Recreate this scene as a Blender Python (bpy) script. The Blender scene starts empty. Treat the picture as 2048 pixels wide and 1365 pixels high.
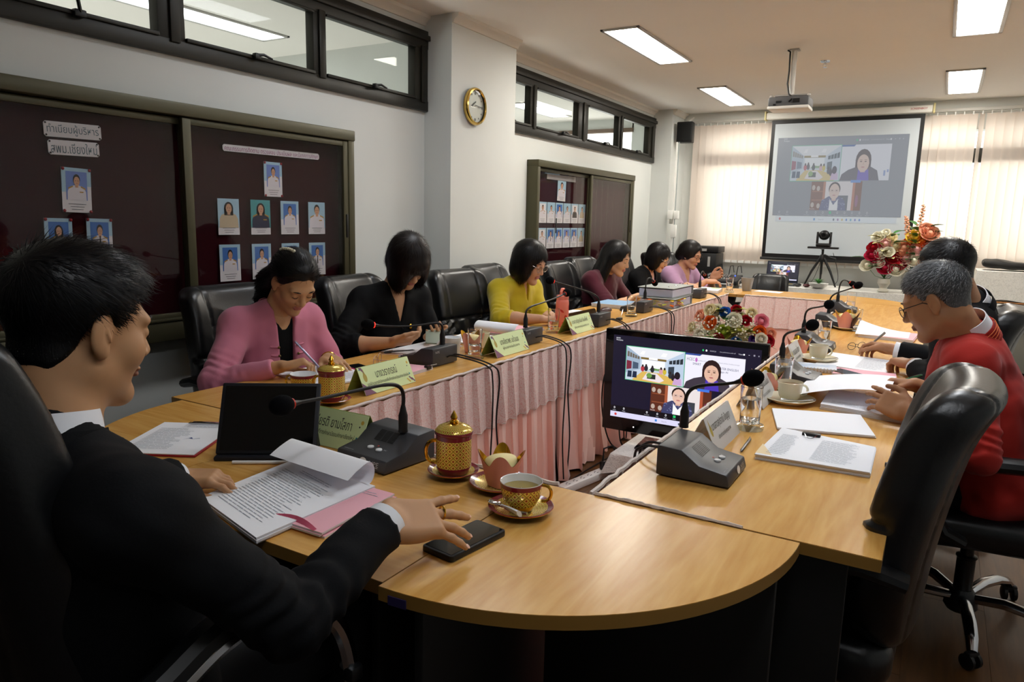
import bpy, bmesh, math, random
import numpy as np
from mathutils import Vector, Matrix
SC = bpy.context.scene
COL = SC.collection
PI = math.pi
rnd = random.Random(7)

# ------------------------------------------------------------------ camera, world, lights, exposure
CAM_Z, FPX = 1.40, 1442.4
YAW, PITCH, ROLL = 0.531647, 0.168324, 0.023428
_f = Vector((-math.sin(YAW), math.cos(YAW), 0)); _r = Vector((math.cos(YAW), math.sin(YAW), 0)); _u = Vector((0, 0, 1))
_f2 = _f * math.cos(PITCH) - _u * math.sin(PITCH); _u2 = _u * math.cos(PITCH) + _f * math.sin(PITCH)
_r3 = _r * math.cos(ROLL) + _u2 * math.sin(ROLL); _u3 = _u2 * math.cos(ROLL) - _r * math.sin(ROLL)
cam = bpy.data.objects.new('camera', bpy.data.cameras.new('camera')); COL.objects.link(cam)
cam.data.sensor_width = 36; cam.data.lens = FPX * 36 / 2048; cam.data.clip_start = .03
cam.matrix_world = Matrix(((_r3.x, _u3.x, -_f2.x, 0), (_r3.y, _u3.y, -_f2.y, 0), (_r3.z, _u3.z, -_f2.z, CAM_Z), (0, 0, 0, 1)))
SC.camera = cam
W = bpy.data.worlds.new('daylight'); SC.world = W; W.use_nodes = True
W.node_tree.nodes['Background'].inputs[0].default_value = (1, .97, .93, 1)
W.node_tree.nodes['Background'].inputs[1].default_value = WORLD_STRENGTH = 3.5
LAMP_STRENGTH, LAMP_STRENGTH_NEAR, LAMP_STRENGTH_NEXT = 34.0, 25.0, 6.5        # emission of the troffers in this room / next door
LAMP_COLOR = (1, .975, .93, 1)
SC.view_settings.view_transform = 'Standard'; SC.view_settings.look = 'None'
SC.view_settings.exposure = 0.12; SC.view_settings.gamma = 1; SC.view_settings.use_curve_mapping = False
SC.cycles.max_bounces = 12; SC.cycles.diffuse_bounces = 8; SC.cycles.transmission_bounces = 12; SC.cycles.transparent_max_bounces = 12; SC.cycles.use_denoising = True
SC.cycles.caustics_reflective = False; SC.cycles.caustics_refractive = False; SC.cycles.sample_clamp_indirect = 6

# ------------------------------------------------------------------ materials
def lin(c):
    if isinstance(c, str):
        c = tuple(int(c[i:i + 2], 16) for i in (1, 3, 5))
    return tuple((v / 255 / 12.92) if v / 255 <= .04045 else ((v / 255 + .055) / 1.055) ** 2.4 for v in c)
MATS = {}
def mat(name, c, r=.5, m=0., spec=.5, nz=None, bump=None, stretch=(1, 1, 1), trans=0, ior=1.45, alpha=1, sss=0, coat=0, sheen=0, emit=0, emc=None):
    if name in MATS: return MATS[name]
    M = bpy.data.materials.new(name); M.use_nodes = True; MATS[name] = M
    T = M.node_tree; N = T.nodes; L = T.links; b = N['Principled BSDF']; I = b.inputs
    c = lin(c)
    I['Base Color'].default_value = (*c, 1); I['Roughness'].default_value = r; I['Metallic'].default_value = m
    I['Specular IOR Level'].default_value = spec; I['Transmission Weight'].default_value = trans; I['IOR'].default_value = ior
    I['Alpha'].default_value = alpha; I['Coat Weight'].default_value = coat; I['Sheen Weight'].default_value = sheen
    if sss:
        I['Subsurface Weight'].default_value = sss; I['Subsurface Radius'].default_value = (.012, .005, .003); I['Subsurface Scale'].default_value = 1
    if emit:
        I['Emission Color'].default_value = (*(lin(emc) if emc else c), 1); I['Emission Strength'].default_value = emit
    if nz or bump:
        tc = N.new('ShaderNodeTexCoord'); mp = N.new('ShaderNodeMapping'); mp.inputs['Scale'].default_value = stretch
        L.new(tc.outputs['Object'], mp.inputs['Vector'])
    if nz:
        sc, amt = nz[:2]; c2 = lin(nz[2]) if len(nz) > 2 else tuple(v * (1 - amt) for v in c)
        t = N.new('ShaderNodeTexNoise'); t.inputs['Scale'].default_value = sc; t.inputs['Detail'].default_value = 5
        L.new(mp.outputs[0], t.inputs['Vector'])
        rp = N.new('ShaderNodeMapRange'); rp.inputs[1].default_value = .3; rp.inputs[2].default_value = .7
        L.new(t.outputs['Fac'], rp.inputs[0])
        mx = N.new('ShaderNodeMix'); mx.data_type = 'RGBA'
        mx.inputs[6].default_value = (*c, 1); mx.inputs[7].default_value = (*c2, 1)
        L.new(rp.outputs[0], mx.inputs[0]); L.new(mx.outputs[2], I['Base Color'])
    if bump:
        t2 = N.new('ShaderNodeTexNoise'); t2.inputs['Scale'].default_value = bump[0]; t2.inputs['Detail'].default_value = 4
        L.new(mp.outputs[0], t2.inputs['Vector'])
        bp = N.new('ShaderNodeBump'); bp.inputs['Strength'].default_value = bump[1]; bp.inputs['Distance'].default_value = bump[2] if len(bump) > 2 else .002
        L.new(t2.outputs['Fac'], bp.inputs['Height']); L.new(bp.outputs[0], I['Normal'])
    return M
def wood(name, c1, c2, axis, r=.3, coat=.0, freq=1.0):
    if name in MATS: return MATS[name]
    M = mat(name, c1, r=r, coat=coat)
    T = M.node_tree; N = T.nodes; L = T.links; I = N['Principled BSDF'].inputs
    tc = N.new('ShaderNodeTexCoord'); mp = N.new('ShaderNodeMapping')
    s = [9 * freq, 9 * freq, 9 * freq]; s[axis] = .9 * freq; mp.inputs['Scale'].default_value = s
    L.new(tc.outputs['Object'], mp.inputs[0])
    a = N.new('ShaderNodeTexNoise'); a.inputs['Scale'].default_value = 1.1; a.inputs['Detail'].default_value = 6; a.inputs['Distortion'].default_value = .8
    g = N.new('ShaderNodeTexNoise'); g.inputs['Scale'].default_value = 9; g.inputs['Detail'].default_value = 8
    L.new(mp.outputs[0], a.inputs['Vector']); L.new(mp.outputs[0], g.inputs['Vector'])
    w = N.new('ShaderNodeMath'); w.operation = 'MULTIPLY'; w.inputs[1].default_value = 5
    L.new(a.outputs['Fac'], w.inputs[0])
    fr = N.new('ShaderNodeMath'); fr.operation = 'PINGPONG'; fr.inputs[1].default_value = .5; L.new(w.outputs[0], fr.inputs[0])
    ad = N.new('ShaderNodeMath'); ad.operation = 'ADD'; L.new(fr.outputs[0], ad.inputs[0]); L.new(g.outputs['Fac'], ad.inputs[1])
    rp = N.new('ShaderNodeMapRange'); rp.inputs[1].default_value = .3; rp.inputs[2].default_value = 1.3; L.new(ad.outputs[0], rp.inputs[0])
    mx = N.new('ShaderNodeMix'); mx.data_type = 'RGBA'; mx.inputs[6].default_value = (*lin(c1), 1); mx.inputs[7].default_value = (*lin(c2), 1)
    L.new(rp.outputs[0], mx.inputs[0]); L.new(mx.outputs[2], I['Base Color'])
    return M
def thin_glass(name, tint=(1, 1, 1), refl=1.0, rough=.01):
    if name in MATS: return MATS[name]
    M = bpy.data.materials.new(name); M.use_nodes = True; MATS[name] = M
    T = M.node_tree; N = T.nodes; L = T.links; N.clear()
    o = N.new('ShaderNodeOutputMaterial'); mx = N.new('ShaderNodeMixShader'); tr = N.new('ShaderNodeBsdfTransparent'); gl = N.new('ShaderNodeBsdfGlossy')
    lw = N.new('ShaderNodeLayerWeight'); pw = N.new('ShaderNodeMath'); pw.operation = 'POWER'; pw.inputs[1].default_value = 5; L.new(lw.outputs['Facing'], pw.inputs[0])
    mu = N.new('ShaderNodeMath'); mu.operation = 'MULTIPLY_ADD'; mu.inputs[1].default_value = .92 * refl; mu.inputs[2].default_value = .04 * refl; L.new(pw.outputs[0], mu.inputs[0])
    tr.inputs[0].default_value = (*tint, 1); gl.inputs['Roughness'].default_value = rough
    L.new(mu.outputs[0], mx.inputs[0]); L.new(tr.outputs[0], mx.inputs[1]); L.new(gl.outputs[0], mx.inputs[2]); L.new(mx.outputs[0], o.inputs[0])
    return M
def translucent(name, c, tr=.5, nz=None):
    if name in MATS: return MATS[name]
    M = bpy.data.materials.new(name); M.use_nodes = True; MATS[name] = M
    T = M.node_tree; N = T.nodes; L = T.links; N.clear()
    o = N.new('ShaderNodeOutputMaterial'); mx = N.new('ShaderNodeMixShader'); a = N.new('ShaderNodeBsdfDiffuse'); b = N.new('ShaderNodeBsdfTranslucent')
    a.inputs[0].default_value = (*lin(c), 1); b.inputs[0].default_value = (*lin(c), 1); mx.inputs[0].default_value = tr
    L.new(a.outputs[0], mx.inputs[1]); L.new(b.outputs[0], mx.inputs[2]); L.new(mx.outputs[0], o.inputs[0])
    return M

# ------------------------------------------------------------------ mesh builder
def rot(ax=0, ay=0, az=0):
    return Matrix.Rotation(az, 3, 'Z') @ Matrix.Rotation(ay, 3, 'Y') @ Matrix.Rotation(ax, 3, 'X')
def npm(R): return np.array([list(r) for r in R])
class MB:
    def __init__(s): s.v = []; s.f = []; s.m = []
    def add(s, V, F, m=0, R=None, at=None):
        V = np.asarray(V, float)
        if R is not None: V = V @ npm(R).T
        if at is not None: V = V + np.asarray(at, float)
        n = len(s.v); s.v.extend(map(tuple, V)); s.f.extend(tuple(i + n for i in f) for f in F)
        s.m.extend(m if isinstance(m, (list, np.ndarray)) else [m] * len(F)); return s
    def box(s, c, d, m=0, b=0, R=None, seg=2):
        x, y, z = (q / 2 for q in d)
        if b <= 0:
            V = [(i * x, j * y, k * z) for i in (-1, 1) for j in (-1, 1) for k in (-1, 1)]
            return s.add(V, [(0, 1, 3, 2), (4, 6, 7, 5), (0, 4, 5, 1), (2, 3, 7, 6), (0, 2, 6, 4), (1, 5, 7, 3)], m, R, c)
        bm = bmesh.new(); bmesh.ops.create_cube(bm, size=1)
        for v in bm.verts: v.co = Vector((v.co.x * d[0], v.co.y * d[1], v.co.z * d[2]))
        bmesh.ops.bevel(bm, geom=bm.edges[:], offset=min(b, min(d) * .49), segments=seg, affect='EDGES', profile=.5)
        return s._bm(bm, m, R, c)
    def _bm(s, bm, m, R, c):
        bm.verts.index_update(); V = [tuple(v.co) for v in bm.verts]; F = [tuple(v.index for v in f.verts) for f in bm.faces]; bm.free()
        return s.add(V, F, m, R, c)
    def lathe(s, prof, n=24, m=0, at=None, R=None, caps=True):
        V = []; F = []
        for r, z in prof:
            V += [(r * math.cos(2 * PI * i / n), r * math.sin(2 * PI * i / n), z) for i in range(n)]
        mm = []
        for j in range(len(prof) - 1):
            for i in range(n):
                F.append((j * n + i, j * n + (i + 1) % n, (j + 1) * n + (i + 1) % n, (j + 1) * n + i)); mm.append(m[j] if isinstance(m, list) else m)
        if caps:
            F.append(tuple(range(n))[::-1]); mm.append(m[0] if isinstance(m, list) else m)
            F.append(tuple((len(prof) - 1) * n + i for i in range(n))); mm.append(m[-1] if isinstance(m, list) else m)
        return s.add(V, F, mm, R, at)
    def cyl(s, a, b, r, r2=None, n=12, m=0):
        return s.tube([a, b], [r, r if r2 is None else r2], n, m)
    def tube(s, pts, r, n=8, m=0, closed=False, flat=1.0, up=None):
        P = [Vector(p) for p in pts]; k = len(P); rr = r if isinstance(r, (list, tuple)) else [r] * k
        V = []; F = []; nrm = None
        for i in range(k):
            t = (P[(i + 1) % k] - P[i - 1]) if closed else (P[min(i + 1, k - 1)] - P[max(i - 1, 0)])
            t.normalize()
            if up is not None:
                nrm = Vector(up) - t * Vector(up).dot(t)
                if nrm.length < 1e-6: nrm = t.orthogonal()
            elif nrm is None: nrm = t.orthogonal()
            else: nrm = nrm - t * nrm.dot(t)
            nrm.normalize(); bi = t.cross(nrm)
            for j in range(n):
                a = 2 * PI * j / n; V.append(P[i] + rr[i] * (math.cos(a) * nrm * flat + math.sin(a) * bi))
        for i in range(k if closed else k - 1):
            i2 = (i + 1) % k
            for j in range(n): F.append((i * n + j, i * n + (j + 1) % n, i2 * n + (j + 1) % n, i2 * n + j))
        if not closed: F += [tuple(range(n))[::-1], tuple((k - 1) * n + j for j in range(n))]
        return s.add([tuple(v) for v in V], F, m)
    def prism(s, poly, z0, z1, m=0, b=0, R=None, at=None, mside=None):
        if b > 0:
            bm = bmesh.new(); vs = [bm.verts.new((x, y, z0)) for x, y in poly]; f = bm.faces.new(vs)
            e = bmesh.ops.extrude_face_region(bm, geom=[f]); bmesh.ops.translate(bm, verts=[v for v in e['geom'] if isinstance(v, bmesh.types.BMVert)], vec=(0, 0, z1 - z0))
            bmesh.ops.recalc_face_normals(bm, faces=bm.faces[:])
            ed = [q for q in bm.edges if len(q.link_faces) == 2 and q.calc_face_angle(0) > .5]
            bmesh.ops.bevel(bm, geom=ed, offset=b, segments=2, affect='EDGES', profile=.5)
            return s._bm(bm, m, R, at)
        n = len(poly); V = [(x, y, z0) for x, y in poly] + [(x, y, z1) for x, y in poly]
        F = [tuple(range(n))[::-1], tuple(range(n, 2 * n))] + [(i, (i + 1) % n, n + (i + 1) % n, n + i) for i in range(n)]
        return s.add(V, F, [m, m] + [m if mside is None else mside] * n, R, at)
    def sheet(s, fn, nu, nv, m=0, th=0, closed=False):
        P = np.array([[fn(i / nu, j / nv) for j in range(nv + 1)] for i in range(nu + 1)], float)
        idx = lambda i, j: i * (nv + 1) + j
        F = [(idx(i, j), idx(i + 1, j), idx(i + 1, j + 1), idx(i, j + 1)) for i in range(nu) for j in range(nv)]
        V = P.reshape(-1, 3)
        if th:
            du = np.gradient(P, axis=0); dv = np.gradient(P, axis=1); nn = np.cross(du, dv); nn /= np.linalg.norm(nn, axis=2, keepdims=True) + 1e-12
            V2 = (P - nn * th).reshape(-1, 3); k = len(V)
            F2 = [tuple(q + k for q in f[::-1]) for f in F]
            ring = [idx(i, 0) for i in range(nu)] + [idx(nu, j) for j in range(nv)] + [idx(i, nv) for i in range(nu, 0, -1)] + [idx(0, j) for j in range(nv, 0, -1)]
            F3 = [(ring[q], ring[q] + k, ring[(q + 1) % len(ring)] + k, ring[(q + 1) % len(ring)]) for q in range(len(ring))]
            return s.add(np.vstack([V, V2]), F + F2 + F3, m)
        return s.add(V, F, m)
    def ell(s, c, r, m=0, n=12, R=None, k=None):
        k = k or max(6, n // 2)
        V = [(0, 0, -r[2])]; F = []
        for j in range(1, k):
            a = -PI / 2 + PI * j / k
            V += [(r[0] * math.cos(a) * math.cos(2 * PI * i / n), r[1] * math.cos(a) * math.sin(2 * PI * i / n), r[2] * math.sin(a)) for i in range(n)]
        V.append((0, 0, r[2])); t = len(V) - 1
        F += [(0, 1 + (i + 1) % n, 1 + i) for i in range(n)]
        for j in range(k - 2): F += [(1 + j * n + i, 1 + j * n + (i + 1) % n, 1 + (j + 1) * n + (i + 1) % n, 1 + (j + 1) * n + i) for i in range(n)]
        F += [(t, 1 + (k - 2) * n + i, 1 + (k - 2) * n + (i + 1) % n) for i in range(n)]
        return s.add(V, F, m, R, c)
    def mesh(s, name, mats, smooth=35):
        me = bpy.data.meshes.new(name); me.from_pydata(s.v, [], s.f)
        for q in (mats if isinstance(mats, (list, tuple)) else [mats]): me.materials.append(q)
        me.polygons.foreach_set('material_index', np.array(s.m, dtype=np.int32))
        if smooth:
            me.polygons.foreach_set('use_smooth', np.ones(len(s.f), dtype=bool)); me.set_sharp_from_angle(angle=math.radians(smooth))
        me.update(); return me
    def build(s, name, mats, parent=None, smooth=35, loc=None, rz=0):
        o = bpy.data.objects.new(name, s.mesh(name, mats, smooth)); COL.objects.link(o)
        if parent is not None: o.parent = parent
        if loc is not None: o.location = loc
        if rz: o.rotation_euler.z = rz
        return o
def tag(o, label, cat, group=None, kind=None):
    if label: o['label'] = label
    if cat: o['category'] = cat
    if group: o['group'] = group
    if kind: o['kind'] = kind
    return o
def thing(name, label, cat, loc=(0, 0, 0), rz=0, group=None):
    o = bpy.data.objects.new(name, None); COL.objects.link(o); o.location = loc; o.rotation_euler = (0, 0, rz); o.empty_display_size = .05
    return tag(o, label, cat, group)
def struct(o): o['kind'] = 'structure'; return o
def dup(r, loc, rz, label, group=None):
    n = r.copy(); COL.objects.link(n); n.location = loc; n.rotation_euler = (0, 0, rz); n['label'] = label
    if group: n['group'] = group
    for c in list(r.children):
        d = c.copy(); COL.objects.link(d); d.parent = n
        for g in list(c.children):
            e = g.copy(); COL.objects.link(e); e.parent = d
    return n

# ------------------------------------------------------------------ flat print (lettering, photographs, screens)
_TXT = {}
def text_mesh(s):
    if s not in _TXT:
        cu = bpy.data.curves.new('lettering', 'FONT'); cu.body = s; cu.size = 1; cu.resolution_u = 2; cu.fill_mode = 'FRONT'
        ob = bpy.data.objects.new('lettering', cu); COL.objects.link(ob)
        dg = bpy.context.evaluated_depsgraph_get(); me = bpy.data.meshes.new_from_object(ob.evaluated_get(dg))
        V = np.array([v.co[:2] for v in me.vertices]) if len(me.vertices) else np.zeros((0, 2)); F = [tuple(p.vertices) for p in me.polygons]
        bpy.data.objects.remove(ob); bpy.data.curves.remove(cu); bpy.data.meshes.remove(me); _TXT[s] = (V, F)
    return _TXT[s]
class Print(MB):
    """flat print laid on the plane O + u*U + v*V; every layer sits a hair above the one below"""
    def __init__(s, O, U, V, eps=.0004):
        super().__init__(); s.O = np.array(O, float); s.U = np.array(U, float); s.V = np.array(V, float)
        s.N = np.cross(s.U, s.V); s.N /= np.linalg.norm(s.N); s.e = eps
    def put(s, pts, F, m, l):
        p = np.asarray(pts, float); s.add(s.O + p[:, :1] * s.U + p[:, 1:2] * s.V + s.N * s.e * l, F, m)
    def poly(s, pts, m, l=1): s.put(pts, [tuple(range(len(pts)))], m, l)
    def rect(s, u0, v0, u1, v1, m, l=1): s.poly([(u0, v0), (u1, v0), (u1, v1), (u0, v1)], m, l)
    def ellipse(s, cu, cv, ru, rv, m, l=1, n=16, a0=0, a1=2 * PI): s.poly([(cu + ru * math.cos(a0 + (a1 - a0) * i / n), cv + rv * math.sin(a0 + (a1 - a0) * i / n)) for i in range(n + (a1 - a0 < 6.2))], m, l)
    def text(s, t, cu, cv, h, m, l=2, w=None, align=.5, aspect=1):
        V, F = text_mesh(t)
        if not len(V): return
        lo = V.min(0); hi = V.max(0); k = h / max(hi[1] - lo[1], 1e-6); kx = k * aspect
        if w: kx = w / (hi[0] - lo[0])
        P = np.stack([(V[:, 0] - lo[0] - (hi[0] - lo[0]) * align) * kx + cu, (V[:, 1] - lo[1]) * k + cv - h / 2], 1)
        s.put(P, F, m, l)
    def lines(s, u0, v0, u1, v1, n, m, l=1, th=.22, jag=.25, seed=0):
        r = random.Random(seed); dv = (v1 - v0) / n
        for i in range(n):
            v = v0 + dv * (i + .35); e = u1 - (u1 - u0) * jag * (r.random() ** 2); a = u0
            while a < e - .01:
                b = min(e, a + (u1 - u0) * (.05 + .2 * r.random())); s.rect(a, v, b, v + dv * th, m, l); a = b + (u1 - u0) * .018

# ------------------------------------------------------------------ implicit surfaces for bodies, clothes and cushions
def nrm(v): v = np.asarray(v, float); return v / (np.linalg.norm(v) + 1e-12)
def rc(a, b, ra, rb):
    a = np.asarray(a, float); b = np.asarray(b, float); d = b - a; L2 = d @ d + 1e-12
    def f(P):
        t = np.clip((P - a) @ d / L2, 0, 1); return np.linalg.norm(P - a - t[:, None] * d, axis=1) - (ra + (rb - ra) * t)
    return f
def el(c, r, B=None):
    c = np.asarray(c, float); r = np.asarray(r, float); B = np.eye(3) if B is None else np.asarray(B, float)
    def f(P):
        q = (P - c) @ B.T; k0 = np.linalg.norm(q / r, axis=1); k1 = np.linalg.norm(q / (r * r), axis=1); return k0 * (k0 - 1) / (k1 + 1e-9)
    return f
def bx(c, d, rad, B=None):
    c = np.asarray(c, float); d = np.asarray(d, float) - rad; B = np.eye(3) if B is None else np.asarray(B, float)
    def f(P):
        q = np.abs((P - c) @ B.T) - d; return np.linalg.norm(np.maximum(q, 0), axis=1) + np.minimum(q.max(1), 0) - rad
    return f
def smin(a, b, k):
    h = np.maximum(k - np.abs(a - b), 0) / k; return np.minimum(a, b) - h * h * k * .25
def un(items):
    """items: (f, k) blended one after the other with smooth radius k; ('-', f, k) carves"""
    def f(P):
        d = None
        for it in items:
            if it[0] == '-':
                d = -smin(-d, it[1](P), it[2])
            else:
                e = it[0](P); d = e if d is None else (smin(d, e, it[1]) if it[1] > 0 else np.minimum(d, e))
        return d
    return f
def wrinkle(P, amp, sc, seed=0):
    r = np.random.RandomState(seed); o = np.zeros(len(P))
    for i in range(7):
        k = r.randn(3) * sc; o += np.sin(P @ k + r.rand() * 6 + 1.5 * np.sin(P @ (r.randn(3) * sc * .6)))
    return o * amp / 3
def surf(fn, lo, hi, h):
    lo = np.asarray(lo, float); hi = np.asarray(hi, float); B = 4
    nb = np.maximum(np.ceil((hi - lo) / (h * B)).astype(int), 1); n = nb * B + 1
    cc = np.stack(np.meshgrid(*[lo[i] + (np.arange(nb[i]) + .5) * h * B for i in range(3)], indexing='ij'), -1).reshape(-1, 3)
    cd = fn(cc); act = (np.abs(cd) < h * B * 1.9).reshape(nb)
    D = np.where(cd.reshape(nb) > 0, 1e3, -1e3); D = np.repeat(np.repeat(np.repeat(D, B, 0), B, 1), B, 2)
    D = np.pad(D, ((0, 1), (0, 1), (0, 1)), mode='edge'); Mk = np.repeat(np.repeat(np.repeat(act, B, 0), B, 1), B, 2); Mk = np.pad(Mk, ((0, 1),) * 3)
    M2 = Mk.copy(); M2[1:] |= Mk[:-1]; Mk = M2.copy(); M2[:, 1:] |= Mk[:, :-1]; Mk = M2.copy(); M2[:, :, 1:] |= Mk[:, :, :-1]
    ix = np.argwhere(M2); D[M2] = fn(lo + ix * h)
    D[0] = D[-1] = 1e3; D[:, 0] = D[:, -1] = 1e3; D[:, :, 0] = D[:, :, -1] = 1e3
    D = np.clip(D, -h * 2, h * 2); S = D < 0
    cn = [S[i:n[0] - 1 + i, j:n[1] - 1 + j, k:n[2] - 1 + k] for i in (0, 1) for j in (0, 1) for k in (0, 1)]
    tot = sum(c.astype(np.int8) for c in cn); A = (tot > 0) & (tot < 8); ids = -np.ones(A.shape, int); ca = np.argwhere(A); ids[A] = np.arange(len(ca))
    acc = np.zeros((len(ca), 3)); cnt = np.zeros(len(ca)); cor = [(i, j, k) for i in (0, 1) for j in (0, 1) for k in (0, 1)]
    vals = [D[ca[:, 0] + c[0], ca[:, 1] + c[1], ca[:, 2] + c[2]] for c in cor]
    for a in range(8):
        for b in range(a + 1, 8):
            dif = np.array(cor[b]) - cor[a]
            if np.abs(dif).sum() != 1: continue
            x = (vals[a] < 0) != (vals[b] < 0); t = np.where(x, vals[a] / np.where(x, vals[a] - vals[b], 1), 0)
            acc += np.where(x[:, None], np.array(cor[a]) + t[:, None] * dif, 0); cnt += x
    V = lo + (ca + acc / cnt[:, None]) * h; F = []
    for ax in range(3):
        o1, o2 = [(1, 2), (2, 0), (0, 1)][ax]; sl = [slice(1, -1)] * 3; sl[ax] = slice(0, n[ax] - 1)
        a = S[tuple(sl)]; sl2 = list(sl); sl2[ax] = slice(1, n[ax]); b = S[tuple(sl2)]
        e = np.argwhere(a != b); e[:, o1] += 1; e[:, o2] += 1; ins = S[e[:, 0], e[:, 1], e[:, 2]]
        d1 = np.zeros(3, int); d1[o1] = 1; d2 = np.zeros(3, int); d2[o2] = 1
        q = [ids[tuple((e - u).T)] for u in (d1 + d2, d2, 0 * d1, d1)]; q = np.stack(q, 1); q[~ins] = q[~ins][:, ::-1]; F.append(q)
    return V, np.vstack(F)
class NMesh:
    """joins numpy surfaces into one mesh object"""
    def __init__(s): s.V = []; s.F = []; s.M = []; s.n = 0
    def add(s, V, F, m=0):
        s.V.append(V); s.F.append(F + s.n); s.M.append(np.full(len(F), m) if np.isscalar(m) else m); s.n += len(V); return s
    def build(s, name, mats, parent=None, off=(0, 0, 0), solid=0):
        V = np.vstack(s.V) - np.asarray(off); F = np.vstack(s.F).astype(np.int32); me = bpy.data.meshes.new(name); k = F.shape[1]
        me.vertices.add(len(V)); me.vertices.foreach_set('co', V.astype(np.float32).ravel())
        me.loops.add(F.size); me.loops.foreach_set('vertex_index', F.ravel()); me.polygons.add(len(F))
        me.polygons.foreach_set('loop_start', np.arange(0, F.size, k, dtype=np.int32)); me.polygons.foreach_set('loop_total', np.full(len(F), k, dtype=np.int32))
        for q in (mats if isinstance(mats, (list, tuple)) else [mats]): me.materials.append(q)
        me.polygons.foreach_set('material_index', np.concatenate(s.M).astype(np.int32)); me.polygons.foreach_set('use_smooth', np.ones(len(F), dtype=bool))
        me.update(calc_edges=True); me.validate()
        o = bpy.data.objects.new(name, me); COL.objects.link(o)
        if parent is not None: o.parent = parent
        if solid:
            md = o.modifiers.new('thickness', 'SOLIDIFY'); md.thickness = solid; md.offset = -1
        return o
# ================================================================== the room
WX, CZ, BY, RX, FY = -3.22, 2.75, 9.35, 1.45, -2.6     # left wall, ceiling, screen wall, right wall, wall behind the camera
m_wall = mat('wall_paint', '#d3d6d3', r=.75, spec=.25, bump=(240, .15, .001), nz=(2.2, .04))
m_ceil = mat('ceiling_paint', '#f0ede8', r=.85, spec=.2, nz=(1.2, .03))
m_wallw = mat('cornice_paint', '#d9d3c9', r=.7, spec=.25)
m_bronze = mat('bronze_aluminium', '#23211b', r=.42, m=.25, spec=.4)
m_bronze2 = mat('bronze_cabinet', '#4a4733', r=.4, m=.3, spec=.45)
m_pane = thin_glass('window_glass', (.93, .95, .93), .3)
m_pane2 = thin_glass('cabinet_glass', (.92, .9, .9), .45)
m_blackm = mat('black_satin', '#0d0d0e', r=.45)
m_white = mat('white_plastic', '#e8e8e4', r=.4)
m_lamp = mat('lamp_diffuser', '#ffffff', emit=LAMP_STRENGTH, emc='#fffaf0')
m_lampn = mat('lamp_diffuser_near', '#ffffff', emit=LAMP_STRENGTH_NEAR, emc='#f6faff')
m_lampb = mat('lamp_diffuser_behind', '#ffffff', emit=LAMP_STRENGTH_NEAR * .55, emc='#f6faff')
m_lamp2 = mat('lamp_diffuser_next_room', '#ffffff', emit=LAMP_STRENGTH_NEXT, emc='#f6fbff')
m_lampf = mat('lamp_frame', '#b9b7b4', r=.4, m=.3)
m_floorw = wood('floor_laminate', '#64401d', '#482c10', 1, r=.5)

fl = struct(MB().box((-1, 3.4, -.035), (8, 14, .05)).build('floor', mat('floor_screed', '#3c281a', r=.6)))
k = 0; pl = {}
for i in range(13):
    for j in range(5):
        key = (rnd.random() < .5)
        y0 = 0.6 + j * 1.22 + (.61 if i % 2 else 0)
        if 'p' not in pl: pl['p'] = MB().box((0, 0, 0), (.2492, 1.2186, .01)).mesh('plank', m_floorw)
        o = bpy.data.objects.new('plank', pl['p']); COL.objects.link(o); o.parent = fl; o.location = (-1.85 + i * .25, y0 + .61, -.005)
struct(MB().box((-2.4, 3.4, CZ + .03), (9, 14.4, .06)).build('ceiling', m_ceil))

# left wall with the two clerestory bands
B1, B2, BZ0, BZ1 = (-1.2, 4.19), (5.0, 8.79), 2.12, 2.65
w = MB(); xc, th = WX - .06, .12
w.box((xc, (FY + BY) / 2, BZ0 / 2), (th, BY - FY, BZ0)); w.box((xc, (FY + BY) / 2, (BZ1 + CZ) / 2), (th, BY - FY, CZ - BZ1))
for a, b in ((FY, B1[0]), (B1[1], B2[0]), (B2[1], BY)): w.box((xc, (a + b) / 2, (BZ0 + BZ1) / 2), (th, b - a, BZ1 - BZ0))
w.box((WX + .115, 4.62, CZ / 2), (.23, .86, CZ)); w.box((WX + .12, 9.07, CZ / 2), (.24, .56, CZ))      # two columns
struct(w.build('wall_left', m_wall))
w = MB()
for a, b in ((FY, 4.19), (5.05, 8.79)):
    w.prism([(WX, CZ), (WX + .055, CZ), (WX + .05, CZ - .02), (WX + .02, CZ - .04), (WX + .012, CZ - .06), (WX, CZ - .06)], a, b, R=Matrix(((1, 0, 0), (0, 0, 1), (0, 1, 0))))
for y0, y1, x in ((4.19, 5.05, WX + .23), (8.79, 9.35, WX + .24)):
    w.prism([(x, CZ), (x + .055, CZ), (x + .05, CZ - .02), (x + .02, CZ - .04), (x + .012, CZ - .06), (x, CZ - .06)], y0 - .0, y1, R=Matrix(((1, 0, 0), (0, 0, 1), (0, 1, 0))))
struct(w.build('trim_1', m_wallw))

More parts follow.
